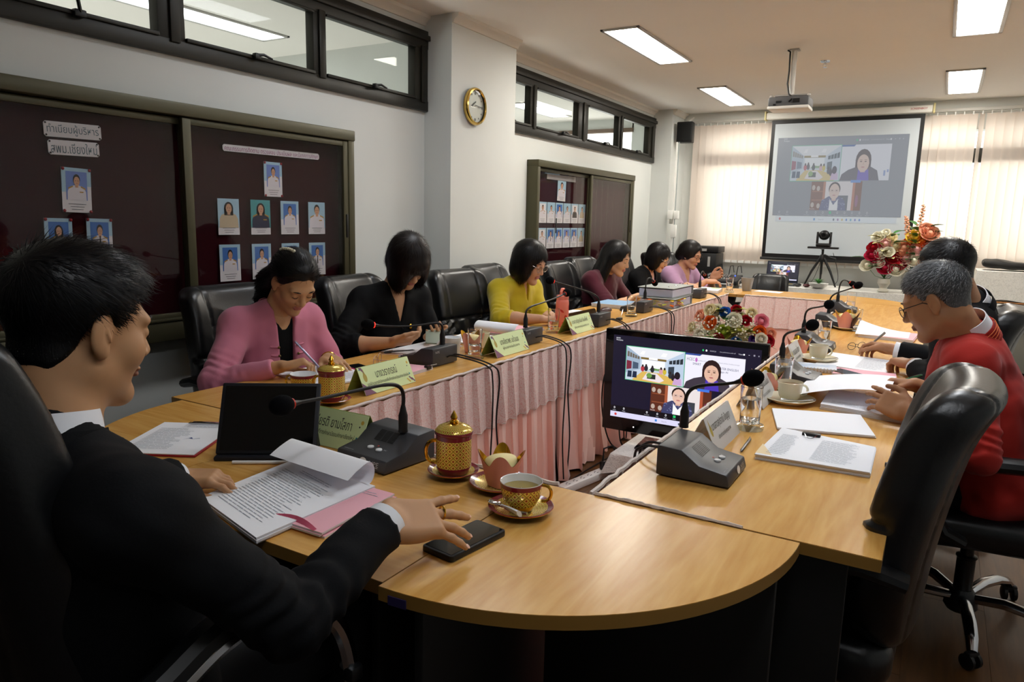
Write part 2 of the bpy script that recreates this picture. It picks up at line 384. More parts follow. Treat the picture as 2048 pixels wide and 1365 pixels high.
def clerestory(name, y0, y1, panes, latches):
    fr = MB(); d = .07; x = WX + .0
    fr.box((x, (y0 + y1) / 2, (2.53 + BZ1) / 2 + .0), (d, y1 - y0, BZ1 - 2.53), b=.004); fr.box((x, (y0 + y1) / 2, (BZ0 + 2.19) / 2), (d, y1 - y0, .07), b=.004)
    fr.box((x + .02, (y0 + y1) / 2, 2.60), (d, y1 - y0, .035), b=.004)
    o = struct(fr.build(name, m_bronze))
    ys = [y0] + [q for p in panes for q in p] + [y1]
    for i in range(0, len(ys), 2):
        a, b = ys[i], ys[i + 1]
        MB().box((x, (a + b) / 2, 2.36), (d * .9, b - a, .36), b=.004).box((x + .035, (a + b) / 2 + .012, 2.36), (.02, min(.05, b - a), .37), b=.004).build('mullion', m_bronze, o)
    for a, b in panes:
        MB().box((x - .01, (a + b) / 2, 2.36), (.005, b - a + .01, .36)).build('pane', m_pane, o, smooth=0)
        s = MB(); s.box((x + .035, (a + b) / 2, 2.197), (.02, b - a, .018), b=.003).box((x + .035, (a + b) / 2, 2.526), (.02, b - a, .014), b=.003); s.build('sash_rail', m_bronze, o)
    for y in latches:
        s = MB(); s.box((x + .055, y, 2.2), (.03, .035, .03), b=.006); s.tube([(x + .06, y, 2.205), (x + .075, y + .03, 2.21), (x + .07, y + .09, 2.2)], [.009, .008, .005], 6); s.build('latch', m_blackm, o)
    return o
w1 = clerestory('window_1', B1[0], B1[1], [(-.48, .33), (.43, 1.25), (1.345, 2.165), (2.305, 3.125), (3.222, 4.047)], [2.70, 3.62])
s = MB(); s.tube([(WX + .06, 1.80, 2.2), (WX + .1, 1.76, 2.3), (WX + .1, 1.69, 2.36), (WX + .06, 1.6, 2.48)], .008, 6); s.box((WX + .05, 1.8, 2.195), (.03, .05, .03), b=.006); s.build('window_stay', m_blackm, w1)
clerestory('window_2', B2[0], B2[1], [(5.06, 5.645), (5.755, 6.6), (6.83, 7.62), (7.755, 8.56)], [5.24, 6.24, 7.22, 8.15])

# the rooms next door, seen through the clerestory
w = MB(); NX = -6.2
w.box((NX, 3.4, CZ / 2), (.1, 12, CZ)); w.box((-4.75, 4.72, CZ / 2), (2.9, .12, CZ))
w.box((-5.55, 9.4, CZ / 2), (1.3, .1, CZ)); w.box((-3.55, 9.4, CZ / 2), (.34, .1, CZ)); w.box((-4.3, 9.4, .6), (1.2, .1, 1.2)); w.box((-4.3, 9.4, 2.67), (1.2, .1, .16))
w.box((-4.75, FY, CZ / 2), (2.9, .1, CZ))
struct(w.build('wall_next_door', m_wall))
struct(MB().box((-4.4, 9.36, 2.6), (1.4, .08, .05)).box((-4.42, 9.37, 1.9), (.05, .06, 1.4)).build('trim_2', mat('brown_lintel', '#6d5a4c', r=.6)))

# wall with the windows behind the blinds
w = MB(); bx0, bx1 = -2.72, 1.2
w.box((-.9, BY + .1, .56), (4.8, .2, 1.12)); w.box((-.9, BY + .1, 2.6), (4.8, .2, .3)); w.box((-2.98, BY + .1, 1.8), (.56, .2, 1.4)); w.box((1.33, BY + .1, 1.8), (.3, .2, 1.4))
w.box((-.9, BY - .03, 2.685), (4.8, .16, .13))
struct(w.build('wall_back', m_wall))
o = struct(MB().box((-.8, BY - .04, 2.175), (4, .11, .15), b=.01).build('window_3', m_bronze))
for x in (-2.7, -1.7, -.72, .32, 1.2): MB().box((x, BY + .05, 1.78), (.06, .07, 1.34), b=.006).build('mullion', m_bronze, o)
for a, b in ((-2.7, -1.7), (-1.7, -.72), (-.72, .32), (.32, 1.2)):
    for z0, z1 in ((1.12, 2.11), (2.23, 2.46)): MB().box(((a + b) / 2, BY + .08, (z0 + z1) / 2), (b - a - .06, .006, z1 - z0)).build('pane', m_pane, o, smooth=0)
struct(MB().box((-.9, BY + .06, 1.1), (4.0, .22, .04), b=.01).build('trim_3', m_wallw))
# low tiled skirting band under the blinds (a row of white panels behind the screen edge)
struct(MB().box((RX + .06, 3.4, CZ / 2), (.12, 12, CZ)).build('wall_right', m_wall))
struct(MB().box((-1, FY - .06, CZ / 2), (8, .12, CZ)).build('wall_front', m_wall))

# vertical blinds: every slat its own part
m_slat = translucent('blind_fabric', '#ece0d6', .5)
m_track = mat('blind_track', '#c9c8c2', r=.4)
def blind(name, label, xs, gap=()):
    t = thing(name, label, 'blind', ((xs[0] + xs[-1]) / 2, 9.233, 0), 0, 'vertical window blinds'); ox = t.location.x
    MB().box((0, 0, 2.645), (xs[-1] - xs[0] + .1, .05, .035), b=.004).build('head_rail', m_track, t)
    for i, x in enumerate(xs):
        a = .16 + .04 * rnd.random(); wd = .089
        if i in gap: a = PI / 2 * .66; wd = .089
        mb = MB(); c, s_ = math.cos(a) * wd / 2, math.sin(a) * wd / 2
        mb.sheet(lambda u, v: ((u - .5) * 2 * c, (u - .5) * 2 * s_ + .006 * math.cos((u - .5) * PI), .925 + v * 1.675), 4, 1)
        mb.build('slat', m_slat, t, loc=(x - ox, 0, 0))
        MB().box((0, 0, 2.61), (.012, .012, .04)).build('slat_hanger', m_white, t, loc=(x - ox, 0, 0)); MB().box((0, 0, .935), (.07 * math.cos(a), .006 + .07 * math.sin(a), .03)).build('slat_weight', m_white, t, loc=(x - ox, 0, 0))
    return t
blind('vertical_blind', 'cream vertical blind left of the projector screen', [-2.80 + .082 * i for i in range(29)])
blind('vertical_blind', 'cream vertical blind with a narrow gap right of the projector screen', [-.36 + .082 * i for i in range(19)], gap=(7,))

# ceiling lights
def troffer(x, y, label, on=True, m=None):
    t = thing('ceiling_light', label, 'ceiling light', (x, y, CZ), 0, 'recessed fluorescent ceiling lights')
    f = MB(); L, Wd = 1.25, .295
    for sx in (-1, 1): f.box((sx * (Wd / 2 - .012), 0, -.006), (.024, L, .014), b=.003)
    for sy in (-1, 1): f.box((0, sy * (L / 2 - .012), -.006), (Wd, .024, .014), b=.003)
    f.build('frame', m_lampf, t)
    MB().box((0, 0, -.003), (Wd - .05, L - .05, .004)).build('diffuser', m or m_lamp, t, smooth=0)
    return t
troffer(-2.13, 5.64, 'recessed ceiling light on the left, nearer of the two')
troffer(-2.16, 8.12, 'recessed ceiling light on the left nearest the screen wall')
troffer(.05, 5.6, 'recessed ceiling light on the right cut by the top of the frame')
troffer(.01, 8.15, 'recessed ceiling light on the right nearest the screen wall')
troffer(-2.13, 3.15, 'recessed ceiling light over the pink jacket, above the frame', m=m_lampb)
troffer(.05, 3.1, 'recessed ceiling light over the red jacket, above the frame', m=m_lampn)
troffer(.08, .62, 'recessed ceiling light above the near right corner, above the frame', m=m_lampb)
troffer(-4.66, 3.55, 'ceiling light of the next room seen through the nearer clerestory', m=m_lamp2)
troffer(-4.53, 8.25, 'ceiling light of the next room seen through the farther clerestory', m=m_lamp2)

# ================================================================== on the walls
m_gold = mat('polished_gold', '#d9b765', r=.16, m=1)
m_chrome = mat('chrome', '#d8dade', r=.08, m=1)
t = thing('wall_clock', 'round gold-rimmed wall clock on the column', 'clock', (WX + .232, 4.45, 2.18))
RY = Matrix.Rotation(PI / 2, 3, 'Y')
MB().lathe([(.118, 0), (.128, .012), (.13, .028), (.124, .04), (.114, .043), (.108, .036)], 40, R=RY, caps=False).build('rim', m_gold, t)
MB().lathe([(.114, 0), (.114, .02)], 40, R=RY).build('dial', mat('clock_dial', '#c9c9c4', r=.35), t)
p = Print((.0215, 0, 0), (0, 1, 0), (0, 0, 1))
for i in range(12):
    a = i * PI / 6; p.ellipse(.09 * math.sin(a), .09 * math.cos(a), .007 if i % 3 else .011, .007 if i % 3 else .011, 0, 1, 8)
p.build('numerals', mat('ink_grey', '#70706c', r=.7), t, smooth=0)
h = MB(); h.box((.026, -.022, .016), (.003, .06, .007), R=rot(.6)); h.box((.028, .03, .004), (.003, .075, .005), R=rot(-.08)); h.build('hand', m_blackm, t)
MB().lathe([(.112, .034), (.06, .039), (.001, .041)], 32, R=RY, caps=False).build('glass', m_pane, t)

m_maroon = mat('maroon_felt', '#330c14', r=.95, spec=.1, nz=(90, .15))
m_paper = mat('paper_white', '#e9edf0', r=.7, spec=.2)
m_sky = mat('print_light_blue', '#a9d3e8', r=.6); m_blue = mat('print_blue', '#3f78c4', r=.6); m_blue2 = mat('print_violet_blue', '#6f8fd6', r=.6); m_teal = mat('print_teal', '#4fa9ac', r=.6)
m_uni = mat('print_white_uniform', '#e6e8ee', r=.6); m_kha = mat('print_khaki', '#cbbf9f', r=.6); m_navy = mat('print_navy', '#1b2444', r=.6)
m_hairp = mat('print_black_hair', '#17120f', r=.6); m_face = mat('print_skin', '#d3a684', r=.6); m_goldp = mat('print_gold', '#b9953f', r=.6); m_ink = mat('print_ink', '#5b6068', r=.7)
m_redpin = mat('red_pin', '#8e1420', r=.35)
PM = [m_sky, m_blue, m_uni, m_hairp, m_face, m_goldp, m_ink, m_navy, m_kha, m_teal, m_blue2, m_paper, mat('print_lip', '#a8645a', r=.6)]
def portrait(y, z, wd, hg, label, bg, uni, long=False, inset=True, pins=False, tilt=0, x=WX + .035, grp='portrait sheets on the maroon board', tie=False):
    t = thing('portrait_sheet', label, 'portrait', (x, y, z), 0, grp)
    t.rotation_euler.x = tilt
    MB().box((0, 0, 0), (.0012, wd, hg)).build('paper_sheet', m_paper, t, smooth=0)
    p = Print((.0008, 0, 0), (0, wd, 0), (0, 0, hg))
    p.rect(-.5, .1, .5, .5, 0, 1); p.rect(-.5, -.05, -.2, .1, 0, 1)
    if inset: a, b, c, d = -.36, -.22, .36, .42
    else: a, b, c, d = -.5, -.3, .5, .5
    p.rect(a, b, c, d, bg, 2)
    def Q(u, v): return (a + (c - a) * u, b + (d - b) * v)
    p.poly([Q(*q) for q in ((.05, 0), (.95, 0), (.93, .3), (.84, .44), (.62, .52), (.38, .52), (.16, .44), (.07, .3))], uni, 3)
    cx, cy = Q(.5, .68); rx, ry = (c - a) * .15, (d - b) * .17
    if long: p.ellipse(cx, cy - ry * .15, rx * 1.45, ry * 1.4, 3, 4, 14); p.rect(cx - rx * 1.4, cy - ry * 1.5, cx + rx * 1.4, cy, 3, 4)
    else: p.ellipse(cx, cy + ry * .25, rx * 1.12, ry * 1.12, 3, 4, 14)
    p.rect(cx - rx * .45, cy - ry * 1.4, cx + rx * .45, cy - ry * .4, 4, 5); p.ellipse(cx, cy - ry * .12, rx * .92, ry * .98, 4, 6, 14)
    for s_ in (-1, 1): p.ellipse(cx + s_ * rx * .36, cy - ry * .02, rx * .17, ry * .07, 3, 7, 8)
    p.ellipse(cx, cy - ry * .52, rx * .26, ry * .07, 12, 7, 8)
    if uni in (2, 7):
        for s_ in (-1, 1): p.poly([Q(.5 + s_ * .2, .5), Q(.5 + s_ * .4, .43), Q(.5 + s_ * .42, .37), Q(.5 + s_ * .18, .46)], 5, 6)
        p.rect(*Q(.62, .27), *Q(.8, .31), 5, 6)
    if tie: p.poly([Q(.47, .5), Q(.53, .5), Q(.55, .15), Q(.5, .08), Q(.45, .15)], 3, 6)
    for i, (q, v) in enumerate(((.3, -.31), (.24, -.37), (.2, -.43))): p.rect(-q, v - .0055, q, v + .0055, 6, 3)
    p.build('portrait_print', PM, t, smooth=0)
    if pins:
        b_ = MB()
        for u in (-.45, .45):
            for v in (-.47, .47): MB().ell((.004, u * wd, v * hg), (.004, .007, .007), n=8).build('push_pin', m_redpin, t)
    return t
def plaque(y, z, wd, hg, txt, label, col, ink, tilt=0, x=WX + .035, scr=True, tw=.9):
    t = thing('title_plaque', label, 'sign', (x, y, z)); t.rotation_euler.x = tilt
    MB().prism([(a * wd / 2 - .008 * a * i, b * hg / 2 - .008 * b * (1 - i)) for a, b, i in ((1, -1, 1), (1, -1, 0), (1, 1, 0), (1, 1, 1), (-1, 1, 1), (-1, 1, 0), (-1, -1, 0), (-1, -1, 1))], 0, .003, R=Matrix(((0, 0, 1), (1, 0, 0), (0, 1, 0)))).build('plate', col, t, smooth=0)
    p = Print((.0034, 0, 0), (0, 1, 0), (0, 0, 1)); p.text(txt, 0, 0, hg * .74, 0, 1, w=wd * tw); p.build('lettering', ink, t, smooth=0)
    if scr:
        for a in (-1, 1):
            for b in (-1, 1): MB().ell((.004, a * (wd / 2 - .008), b * (hg / 2 - .007)), (.002, .004, .004), n=8).build('screw', m_blackm, t)
    return t
def cabinet(name, label, y0, y1, z0, z1, stile, d=.12, sash=.045):
    t = thing(name, label, 'display cabinet', (WX, (y0 + y1) / 2, z0)); H = z1 - z0; Lh = (y1 - y0) / 2
    f = MB(); f.box((d / 2, 0, H - .03), (d, 2 * Lh, .06), b=.006); f.box((d / 2, 0, .045), (d, 2 * Lh, .09), b=.006); f.box((d - .01, 0, .1), (.03, 2 * Lh, .012), b=.003)
    for s_ in (-1, 1): f.box((d / 2 - .003, s_ * (Lh - .026), H / 2), (d - .008, .05, H - .006), b=.006)
    f.build('cabinet_frame', m_bronze2, t)
    MB().box((.012, 0, H / 2), (.02, 2 * Lh - .08, H - .1)).build('pin_board', m_maroon, t)
    sy = stile - t.location.y
    for i, (a, b, x) in enumerate(((-Lh + .045, sy + .05, d * .55), (sy - .0, Lh - .045, d * .8))):
        q = MB(); zc = H / 2 + .01; hh = H - .15
        for yy in (a + sash / 2, b - sash / 2): q.box((x, yy, zc), (.022, sash, hh), b=.003)
        for zz in (zc - hh / 2 + .02, zc + hh / 2 - .015): q.box((x, (a + b) / 2, zz), (.017, b - a - .004, .04 if zz < zc else .03), b=.003)
        dr = q.build('sliding_door', m_bronze2, t)
        MB().box((x, (a + b) / 2, zc), (.004, b - a - 2 * sash + .01, hh - .05)).build('door_glass', m_pane2, dr, smooth=0)
        MB().box((x + .014, b - sash / 2 if i else a + .4, zc - .02), (.008, .016, .14), b=.004).build('door_pull', m_blackm, dr)
    return t
cabinet('display_cabinet', 'long bronze glass-fronted notice cabinet behind the man in the black suit', -.2, 3.36, .79, 1.895, 2.21)
cabinet('display_cabinet', 'smaller bronze glass-fronted notice cabinet beyond the column', 5.66, 7.97, .79, 1.915, 6.80)
plaque(1.746, 1.72, .235, .062, 'ทำเนียบผู้บริหาร', 'upper white plaque with grey lettering in the left half of the nearer cabinet', mat('plaque_white', '#dfe3e4', r=.4), mat('plaque_ink', '#56727c', r=.6), tilt=.02)
plaque(1.745, 1.648, .21, .06, 'สพม.เชียงใหม่', 'lower white plaque with grey lettering under the longer plaque', m_paper, mat('plaque_ink', '#56727c'), tilt=.02)
plaque(2.812, 1.725, .66, .034, 'คณะกรรมการติดตาม ตรวจสอบ ประเมินผล และนิเทศการศึกษา', 'long thin strip with violet lettering across the right half of the nearer cabinet', m_paper, mat('plum_ink', '#8a2a72', r=.6), tilt=.01, scr=False, tw=.97)
portrait(1.743, 1.475, .122, .185, 'portrait of a man in white uniform alone under the two plaques', 10, 2, pins=True, tilt=-.03)
portrait(1.655, 1.265, .112, .185, 'portrait of a long-haired woman in white uniform with red pins', 1, 2, long=True, pins=True, tie=True, tilt=-.02)
portrait(1.827, 1.265, .112, .185, 'portrait of a dark-tied person in white uniform with red pins, right of the long-haired woman', 1, 2, pins=True, tie=True, tilt=-.02)
portrait(2.80, 1.58, .124, .185, 'portrait of a man in white uniform directly under the violet strip', 10, 2, pins=True)
R1 = [('khaki shirted woman', 0, 8, True, False, False), ('woman in navy uniform on teal ground', 9, 7, True, False, False), ('man in white uniform on blue, third in the upper row', 1, 2, False, True, False), ('man in white uniform with orange sash on pale ground', 0, 2, False, False, False)]
for i, (n, bg, un_, lg, ins, ti) in enumerate(R1): portrait(2.502 + .2045 * i, 1.375, .13, .184, 'portrait sheet of a ' + n, bg, un_, lg, ins)
R2 = ['dark-haired man on blue, leftmost in the lower row', 'man in white on blue, second in the lower row', 'balding man in white on blue, half behind the pearl hair clip', 'man with a dark tie on teal, rightmost in the lower row']
for i, n in enumerate(R2): portrait(2.50 + .2045 * i, 1.138, .128, .19, 'portrait sheet of a ' + n, 1, 2, tie=(i == 3))
portrait(6.283, 1.67, .17, .19, 'single portrait above two rows in the farther cabinet', 0, 2, inset=False, tilt=-.03)
nm = ['partly hidden by the frame', 'of a man in white on pale blue', 'of a man in white on blue with a red mark', 'of a man with dark hair on white', 'of a person in a black suit', 'of a person in green']
for r_, (zz, word) in enumerate(((1.462, 'upper'), (1.226, 'lower'))):
    for i in range(6):
        portrait(5.90 + .168 * i + .012, zz, .155, .19, f'sheet {nm[i] if r_ == 0 else ["cut by the frame", "of a tied man on blue", "of a man on mid blue", "of a man on violet", "of a tied man on bright blue", "of a person in olive"][i]}, {word} row, farther cabinet', [11, 0, 1, 0, 11, 0][i] if r_ == 0 else [11, 1, 1, 10, 1, 0][i], [2, 2, 2, 2, 3, 8][i] if r_ == 0 else [2, 2, 2, 2, 2, 8][i], tie=(r_ == 1 and i in (1, 4)))
t = thing('caption_strip', 'grey caption strip at the top of the farther cabinet', 'sign', (WX + .04, 6.27, 1.79)); MB().box((0, 0, 0), (.002, .6, .05)).build('plate', mat('strip_grey', '#9a9a98', r=.5), t)
MB().box((.002, -.2, .035), (.002, .3, .03)).build('flower_border', m_sky, t)

# speaker, trunking, sockets
t = thing('wall_speaker', 'black loudspeaker on the wall at the left end of the blinds', 'speaker', (-2.84, 8.9, 2.36))
MB().prism([(-.10, -.07), (.10, -.07), (.085, .07), (-.085, .07)], 0, .245, b=.012).build('speaker_body', m_blackm, t)
MB().box((0, -.073, .125), (.17, .01, .21), b=.004).build('grille', mat('grille_black', '#060606', r=.8), t)
MB().box((0, -.079, .03), (.02, .004, .01)).build('badge', m_chrome, t)
MB().tube([(0, .05, .245), (.02, .08, .28), (.05, .12, .31)], .012, 6).build('bracket', m_lampf, t)
t = thing('cable_trunking', 'thin white vertical trunking on the column beside the blinds', 'trunking', (-2.93, 8.77, .4))
MB().box((.03, 0, .98), (.022, .016, 1.96), b=.003).build('duct', m_white, t); MB().box((.055, 0, .98), (.01, .012, 1.96), b=.002).build('cable', mat('cable_grey', '#9aa3a4', r=.5), t)
t = thing('wall_socket', 'white socket box with plug on the trunking', 'socket', (-2.895, 8.755, 1.46))
MB().box((-.03, 0, .03), (.07, .05, .11), b=.008).build('socket_box', m_white, t); MB().box((.045, -.005, .03), (.06, .05, .1), b=.008).build('timer_plug', m_white, t)
MB().box((-.02, -.01, -.05), (.03, .04, .06), b=.006).build('plug', mat('plug_grey', '#8f8f86', r=.5), t); MB().box((.02, 0, -.17), (.07, .03, .16), b=.008).build('switch_plate', m_white, t)

# projector, its mount, sprinkler
t = thing('projector', 'grey projector hanging from the ceiling on a white pole', 'projector', (-1.15, 6.2, 2.29))
b = MB(); b.prism([(-.15, -.11), (.15, -.11), (.15, .11), (-.15, .11)], .02, .095, b=.012); b.build('projector_body', mat('projector_grey', '#5d5f62', r=.5), t)
MB().prism([(-.155, -.115), (.155, -.115), (.15, .115), (-.15, .115)], 0, .026, b=.01).build('lower_shell', m_white, t)
b = MB(); b.box((.06, -.112, .06), (.05, .004, .03)); b.box((-.07, -.112, .055), (.04, .004, .015)); b.box((-.1, -.112, .035), (.02, .004, .012)); b.build('port_panel', m_blackm, t)
b = MB()
for x in (-.14, .14): b.ell((x, -.05, .105), (.014, .014, .014), n=8)
b.box((0, 0, .115), (.24, .05, .008)); b.build('mount_plate', m_lampf, t)
MB().cyl((0, 0, .11), (0, 0, .46), .02, n=12).build('pole', m_white, t); MB().box((0, 0, .455), (.07, .07, .012), b=.002).build('ceiling_plate', m_lampf, t)
MB().tube([(-.05, -.01, .455), (-.03, -.02, .44), (-.026, -.025, .3), (-.03, -.03, .2), (-.01, -.05, .12), (.03, -.1, .08), (.01, -.125, .05)], .007, 6).build('cable', m_blackm, t)
t = thing('sprinkler', 'chrome fire sprinkler on the ceiling right of the projector', 'sprinkler', (-1.0, 6.72, CZ))
MB().lathe([(.04, 0), (.036, -.01), (.012, -.014)], 20).build('escutcheon', m_chrome, t)
MB().cyl((0, 0, -.012), (0, 0, -.03), .008, n=8).tube([(-.012, 0, -.02), (-.014, 0, -.035), (0, 0, -.05), (.014, 0, -.035), (.012, 0, -.02)], .003, 6).lathe([(.016, -.05), (.016, -.053)], 12).build('head', m_chrome, t)

# projector screen and its picture, both self-lit in place of the projector's light
m_scr = mat('screen_fabric', '#aab0b3', r=.9, emit=.17, emc='#b9c4cc')
EM = {}
def em(c, k):
    n = 'glow_%s_%d' % (c[1:], round(k * 100))
    return mat(n, '#050505', r=.35, emit=k, emc=c)
def meeting(p, w, h, k, wash, detail=True):
    """the video call: p = Print with U,V in metres, origin lower left; wash lifts blacks as on a projected picture"""
    pal = []
    def M(c):
        if wash: c = '#' + ''.join('%02x' % int(int(c[i:i + 2], 16) * (1 - wash) + q * wash) for i, q in ((1, 200), (3, 206), (5, 212)))
        q = em(c, k)
        if q not in pal: pal.append(q)
        return pal.index(q)
    R = lambda a, b, c, d, col, l=1: p.rect(a * w, b * h, c * w, d * h, M(col), l)
    E = lambda a, b, c, d, col, l=1, **kw: p.ellipse(a * w, b * h, c * w, d * h, M(col), l, **kw)
    Pn = lambda pts, col, l: p.poly([(a * w, b * h) for a, b in pts], M(col), l)
    Tx = lambda s, a, b, hh, col, l=6, ww=None, al=.5: p.text(s, a * w, b * h, hh * h, M(col), l, w=ww * w if ww else None, align=al)
    if wash: R(-.03, .07, 1.03, .98, '#6d7078', 1); R(.0, .0, 1.0, .065, '#f4fbff', 2)
    else: R(0, 0, 1, 1, '#15152b', 1); R(0, .07, 1, .14, '#0c0c14', 2); R(0, 0, 1, .066, '#d9d6f2', 2)
    Tx('zoom', .02, .965, .016, '#e8e8f0', ww=.03, al=0); Tx('Workplace', .02, .94, .022, '#f4f4fa', ww=.05, al=0)
    E(.63, .93, .006, .012, '#2fbf6a', 5); E(.652, .93, .006, .012, '#f0f0f4', 5); Tx('00:00:24', .695, .93, .014, '#b8b8c4'); Tx('Live performance audio off', .79, .93, .016, '#b8b8c4', ww=.1); Tx('View', .872, .93, .016, '#c8c8d4'); R(.888, .921, .898, .939, '#f0f0f4', 5)
    Tx('-', .925, .93, .005, '#c8c8d4'); R(.952, .923, .962, .941, '#9a9aa8', 5); Tx('x', .985, .93, .014, '#c8c8d4')
    # tile 1: the meeting room
    x0, y0, x1, y1 = .10, .48, .51, .88
    X = lambda u: x0 + (x1 - x0) * u
    Y = lambda v: y0 + (y1 - y0) * v
    P1 = lambda pts, c, l: Pn([(X(a), Y(b)) for a, b in pts], c, l)
    R(x0 - .004, y0 - .007, x1 + .004, y1 + .007, '#3fae78', 2); R(x0, y0, x1, y1, '#c4d2e2', 3)
    P1([(0, 1), (1, 1), (.72, .72), (.25, .72)], '#e6e8ee', 4); P1([(0, 1), (.25, .72), (.25, .35), (0, .2)], '#9fb2c6', 4); P1([(1, 1), (1, .2), (.72, .35), (.72, .72)], '#b9cbe0', 4)
    P1([(.26, .66), (.7, .66), (.7, .72), (.26, .72)], '#7a6330', 5); P1([(.28, .36), (.68, .36), (.68, .65), (.28, .65)], '#f4f6fa', 5); P1([(.4, .36), (.66, .36), (.64, .45), (.56, .42), (.46, .44)], '#6f9a5c', 6)
    for a in (.24, .62, .6):
        P1([(a, .8), (a + .07, .8), (a + .09, .9), (a + .04, .9)], '#ffffff', 6)
    P1([(.4, .67), (.55, .67), (.55, .73), (.4, .73)], '#ffffff', 7)
    for i in range(5): P1([(.02 + i * .045, .86 - i * .03), (.055 + i * .045, .84 - i * .03), (.055 + i * .045, .69 - i * .012), (.02 + i * .045, .7 - i * .012)], '#6b6457', 6)
    for i in range(4): P1([(.75 + i * .06, .6 + i * .01), (.8 + i * .06, .61 + i * .012), (.8 + i * .06, .72 + i * .03), (.75 + i * .06, .7 + i * .025)], '#2a333c', 6)
    P1([(.01, .58), (.1, .56), (.1, .34), (.01, .3)], '#7a2a3c', 5); P1([(.12, .56), (.22, .53), (.22, .36), (.12, .34)], '#46586e', 5); P1([(.74, .52), (.84, .55), (.84, .28), (.74, .33)], '#33404c', 6)
    P1([(.12, .02), (.3, .3), (.62, .3), (.95, .12), (.9, 0), (.14, 0)], '#d9b45c', 6); P1([(.3, .06), (.38, .28), (.55, .28), (.68, .1), (.6, .02)], '#e9dce0', 7)
    P1([(.38, .1), (.53, .1), (.53, .24), (.4, .24)], '#26302a', 8); E(X(.42), Y(.2), .02, .03, '#6c9a4a', 9)
    for a, b, c in ((.3, .38, '#b33a44'), (.36, .4, '#2d2d36'), (.47, .38, '#22242c'), (.62, .36, '#d49aa6'), (.68, .36, '#cbb43a'), (.78, .27, '#2c3038'), (.83, .22, '#241d26')): E(X(a), Y(b), .014, .035, c, 9); E(X(a), Y(b) + .035, .007, .016, '#2a2020', 10)
    P1([(.82, .02), (.98, .02), (.97, .2), (.92, .26), (.85, .2)], '#c9a4d0', 11); E(X(.9), Y(.3), .02, .045, '#1d1620', 12)
    for a in (.03, .12): P1([(a, .08), (a + .08, .08), (a + .08, .27), (a + .01, .27)], '#1e2c44', 8)
    # tile 2: the speaker
    R(.515, .48, .905, .88, '#eceaf6', 3); Pn([(.515, .88), (.625, .88), (.612, .86), (.515, .86)], '#2f4a94', 4)
    if detail:
        Tx('HCEC', .552, .815, .035, '#6f6f86', ww=.052); E(.59, .812, .008, .026, '#c26fc0', 5); Tx('SMART', .595, .765, .026, '#39406a', ww=.055); Tx('ARTER ENGLISH', .80, .745, .026, '#39406a', ww=.13); Tx('ยุคqqn AI', .765, .705, .028, '#39406a', ww=.07)
        Tx('ศูนย์พัฒนาศักยภาพบุคคลเพื่อความเป็นเลิศ (HCEC) โรงเรียนราชานุกูล', .735, .805, .018, '#7a7a90', ww=.27)
    else:
        for a, b in ((.86, .56), (.885, .57), (.86, .53)): R(a, b, a + .015, b + .03, '#6f86cc', 5)
    Pn([(.515, .48), (.53, .55), (.58, .6), (.64, .63), (.76, .63), (.81, .59), (.83, .48)], '#3d3642', 7)
    Pn([(.655, .48), (.66, .6), (.74, .6), (.75, .48)], '#4a35b0', 8)
    E(.695, .705, .062, .125, '#2a1a1c', 7); R(.634, .615, .756, .70, '#2a1a1c', 7); E(.695, .672, .048, .098, '#dfb49e', 9); R(.675, .57, .715, .62, '#d0a28c', 8)
    for s_ in (-1, 1): E(.695 + s_ * .018, .69, .009, .006, '#3a2420', 10); R(.695 + s_ * .018 - .01, .706, .695 + s_ * .018 + .01, .711, '#4a3028', 10)
    E(.695, .628, .014, .008, '#b5686a', 10); Pn([(.69, .655), (.702, .655), (.698, .69)], '#cc9c86', 10); Pn([(.655, .75), (.69, .775), (.73, .75), (.74, .70), (.752, .76), (.7, .81), (.645, .77), (.648, .7)], '#2a1a1c', 11)
    # tile 3: the second speaker
    R(.29, .14, .705, .47, '#5a2c1e', 3); R(.41, .14, .63, .47, '#e6dcdc', 4); R(.39, .14, .41, .47, '#a85a3c', 4); R(.63, .14, .65, .47, '#b0563a', 4)
    for a, b in ((.31, .4), (.35, .39), (.31, .2), (.36, .19)): E(a, b, .014, .03, '#b9a79a', 5)
    R(.30, .35, .39, .362, '#8a4a30', 5); R(.30, .25, .39, .262, '#8a4a30', 5); E(.67, .25, .012, .07, '#7a3a5c', 5)
    R(.52, .14, .6, .31, '#3c4048', 5); Pn([(.37, .14), (.385, .25), (.44, .3), (.53, .3), (.575, .25), (.59, .14)], '#3b3f66', 6)
    rr = random.Random(3)
    for i in range(60):
        a, b = .385 + rr.random() * .19, .145 + rr.random() * .13; R(a, b, a + .008, b + .007, '#7a80a8', 7)
    Pn([(.45, .14), (.452, .27), (.485, .2), (.52, .27), (.522, .14)], '#f6f4f6', 8); E(.485, .385, .048, .08, '#1e1618', 6); E(.485, .355, .042, .09, '#e3bba8', 9); R(.468, .25, .502, .3, '#d7ab98', 8)
    for s_ in (-1, 1): E(.485 + s_ * .018, .365, .015, .018, '#a8a0a4', 10, n=14); E(.485 + s_ * .018, .365, .0125, .015, '#dfb7a6', 11, n=14); E(.485 + s_ * .018, .367, .007, .005, '#33201e', 12)
    E(.485, .312, .014, .007, '#b86f70', 10)
    R(.61, .455, .69, .485, '#3f74d8', 12); Tx('Panadda', .31, .155, .012, '#f0e8e8', 6)
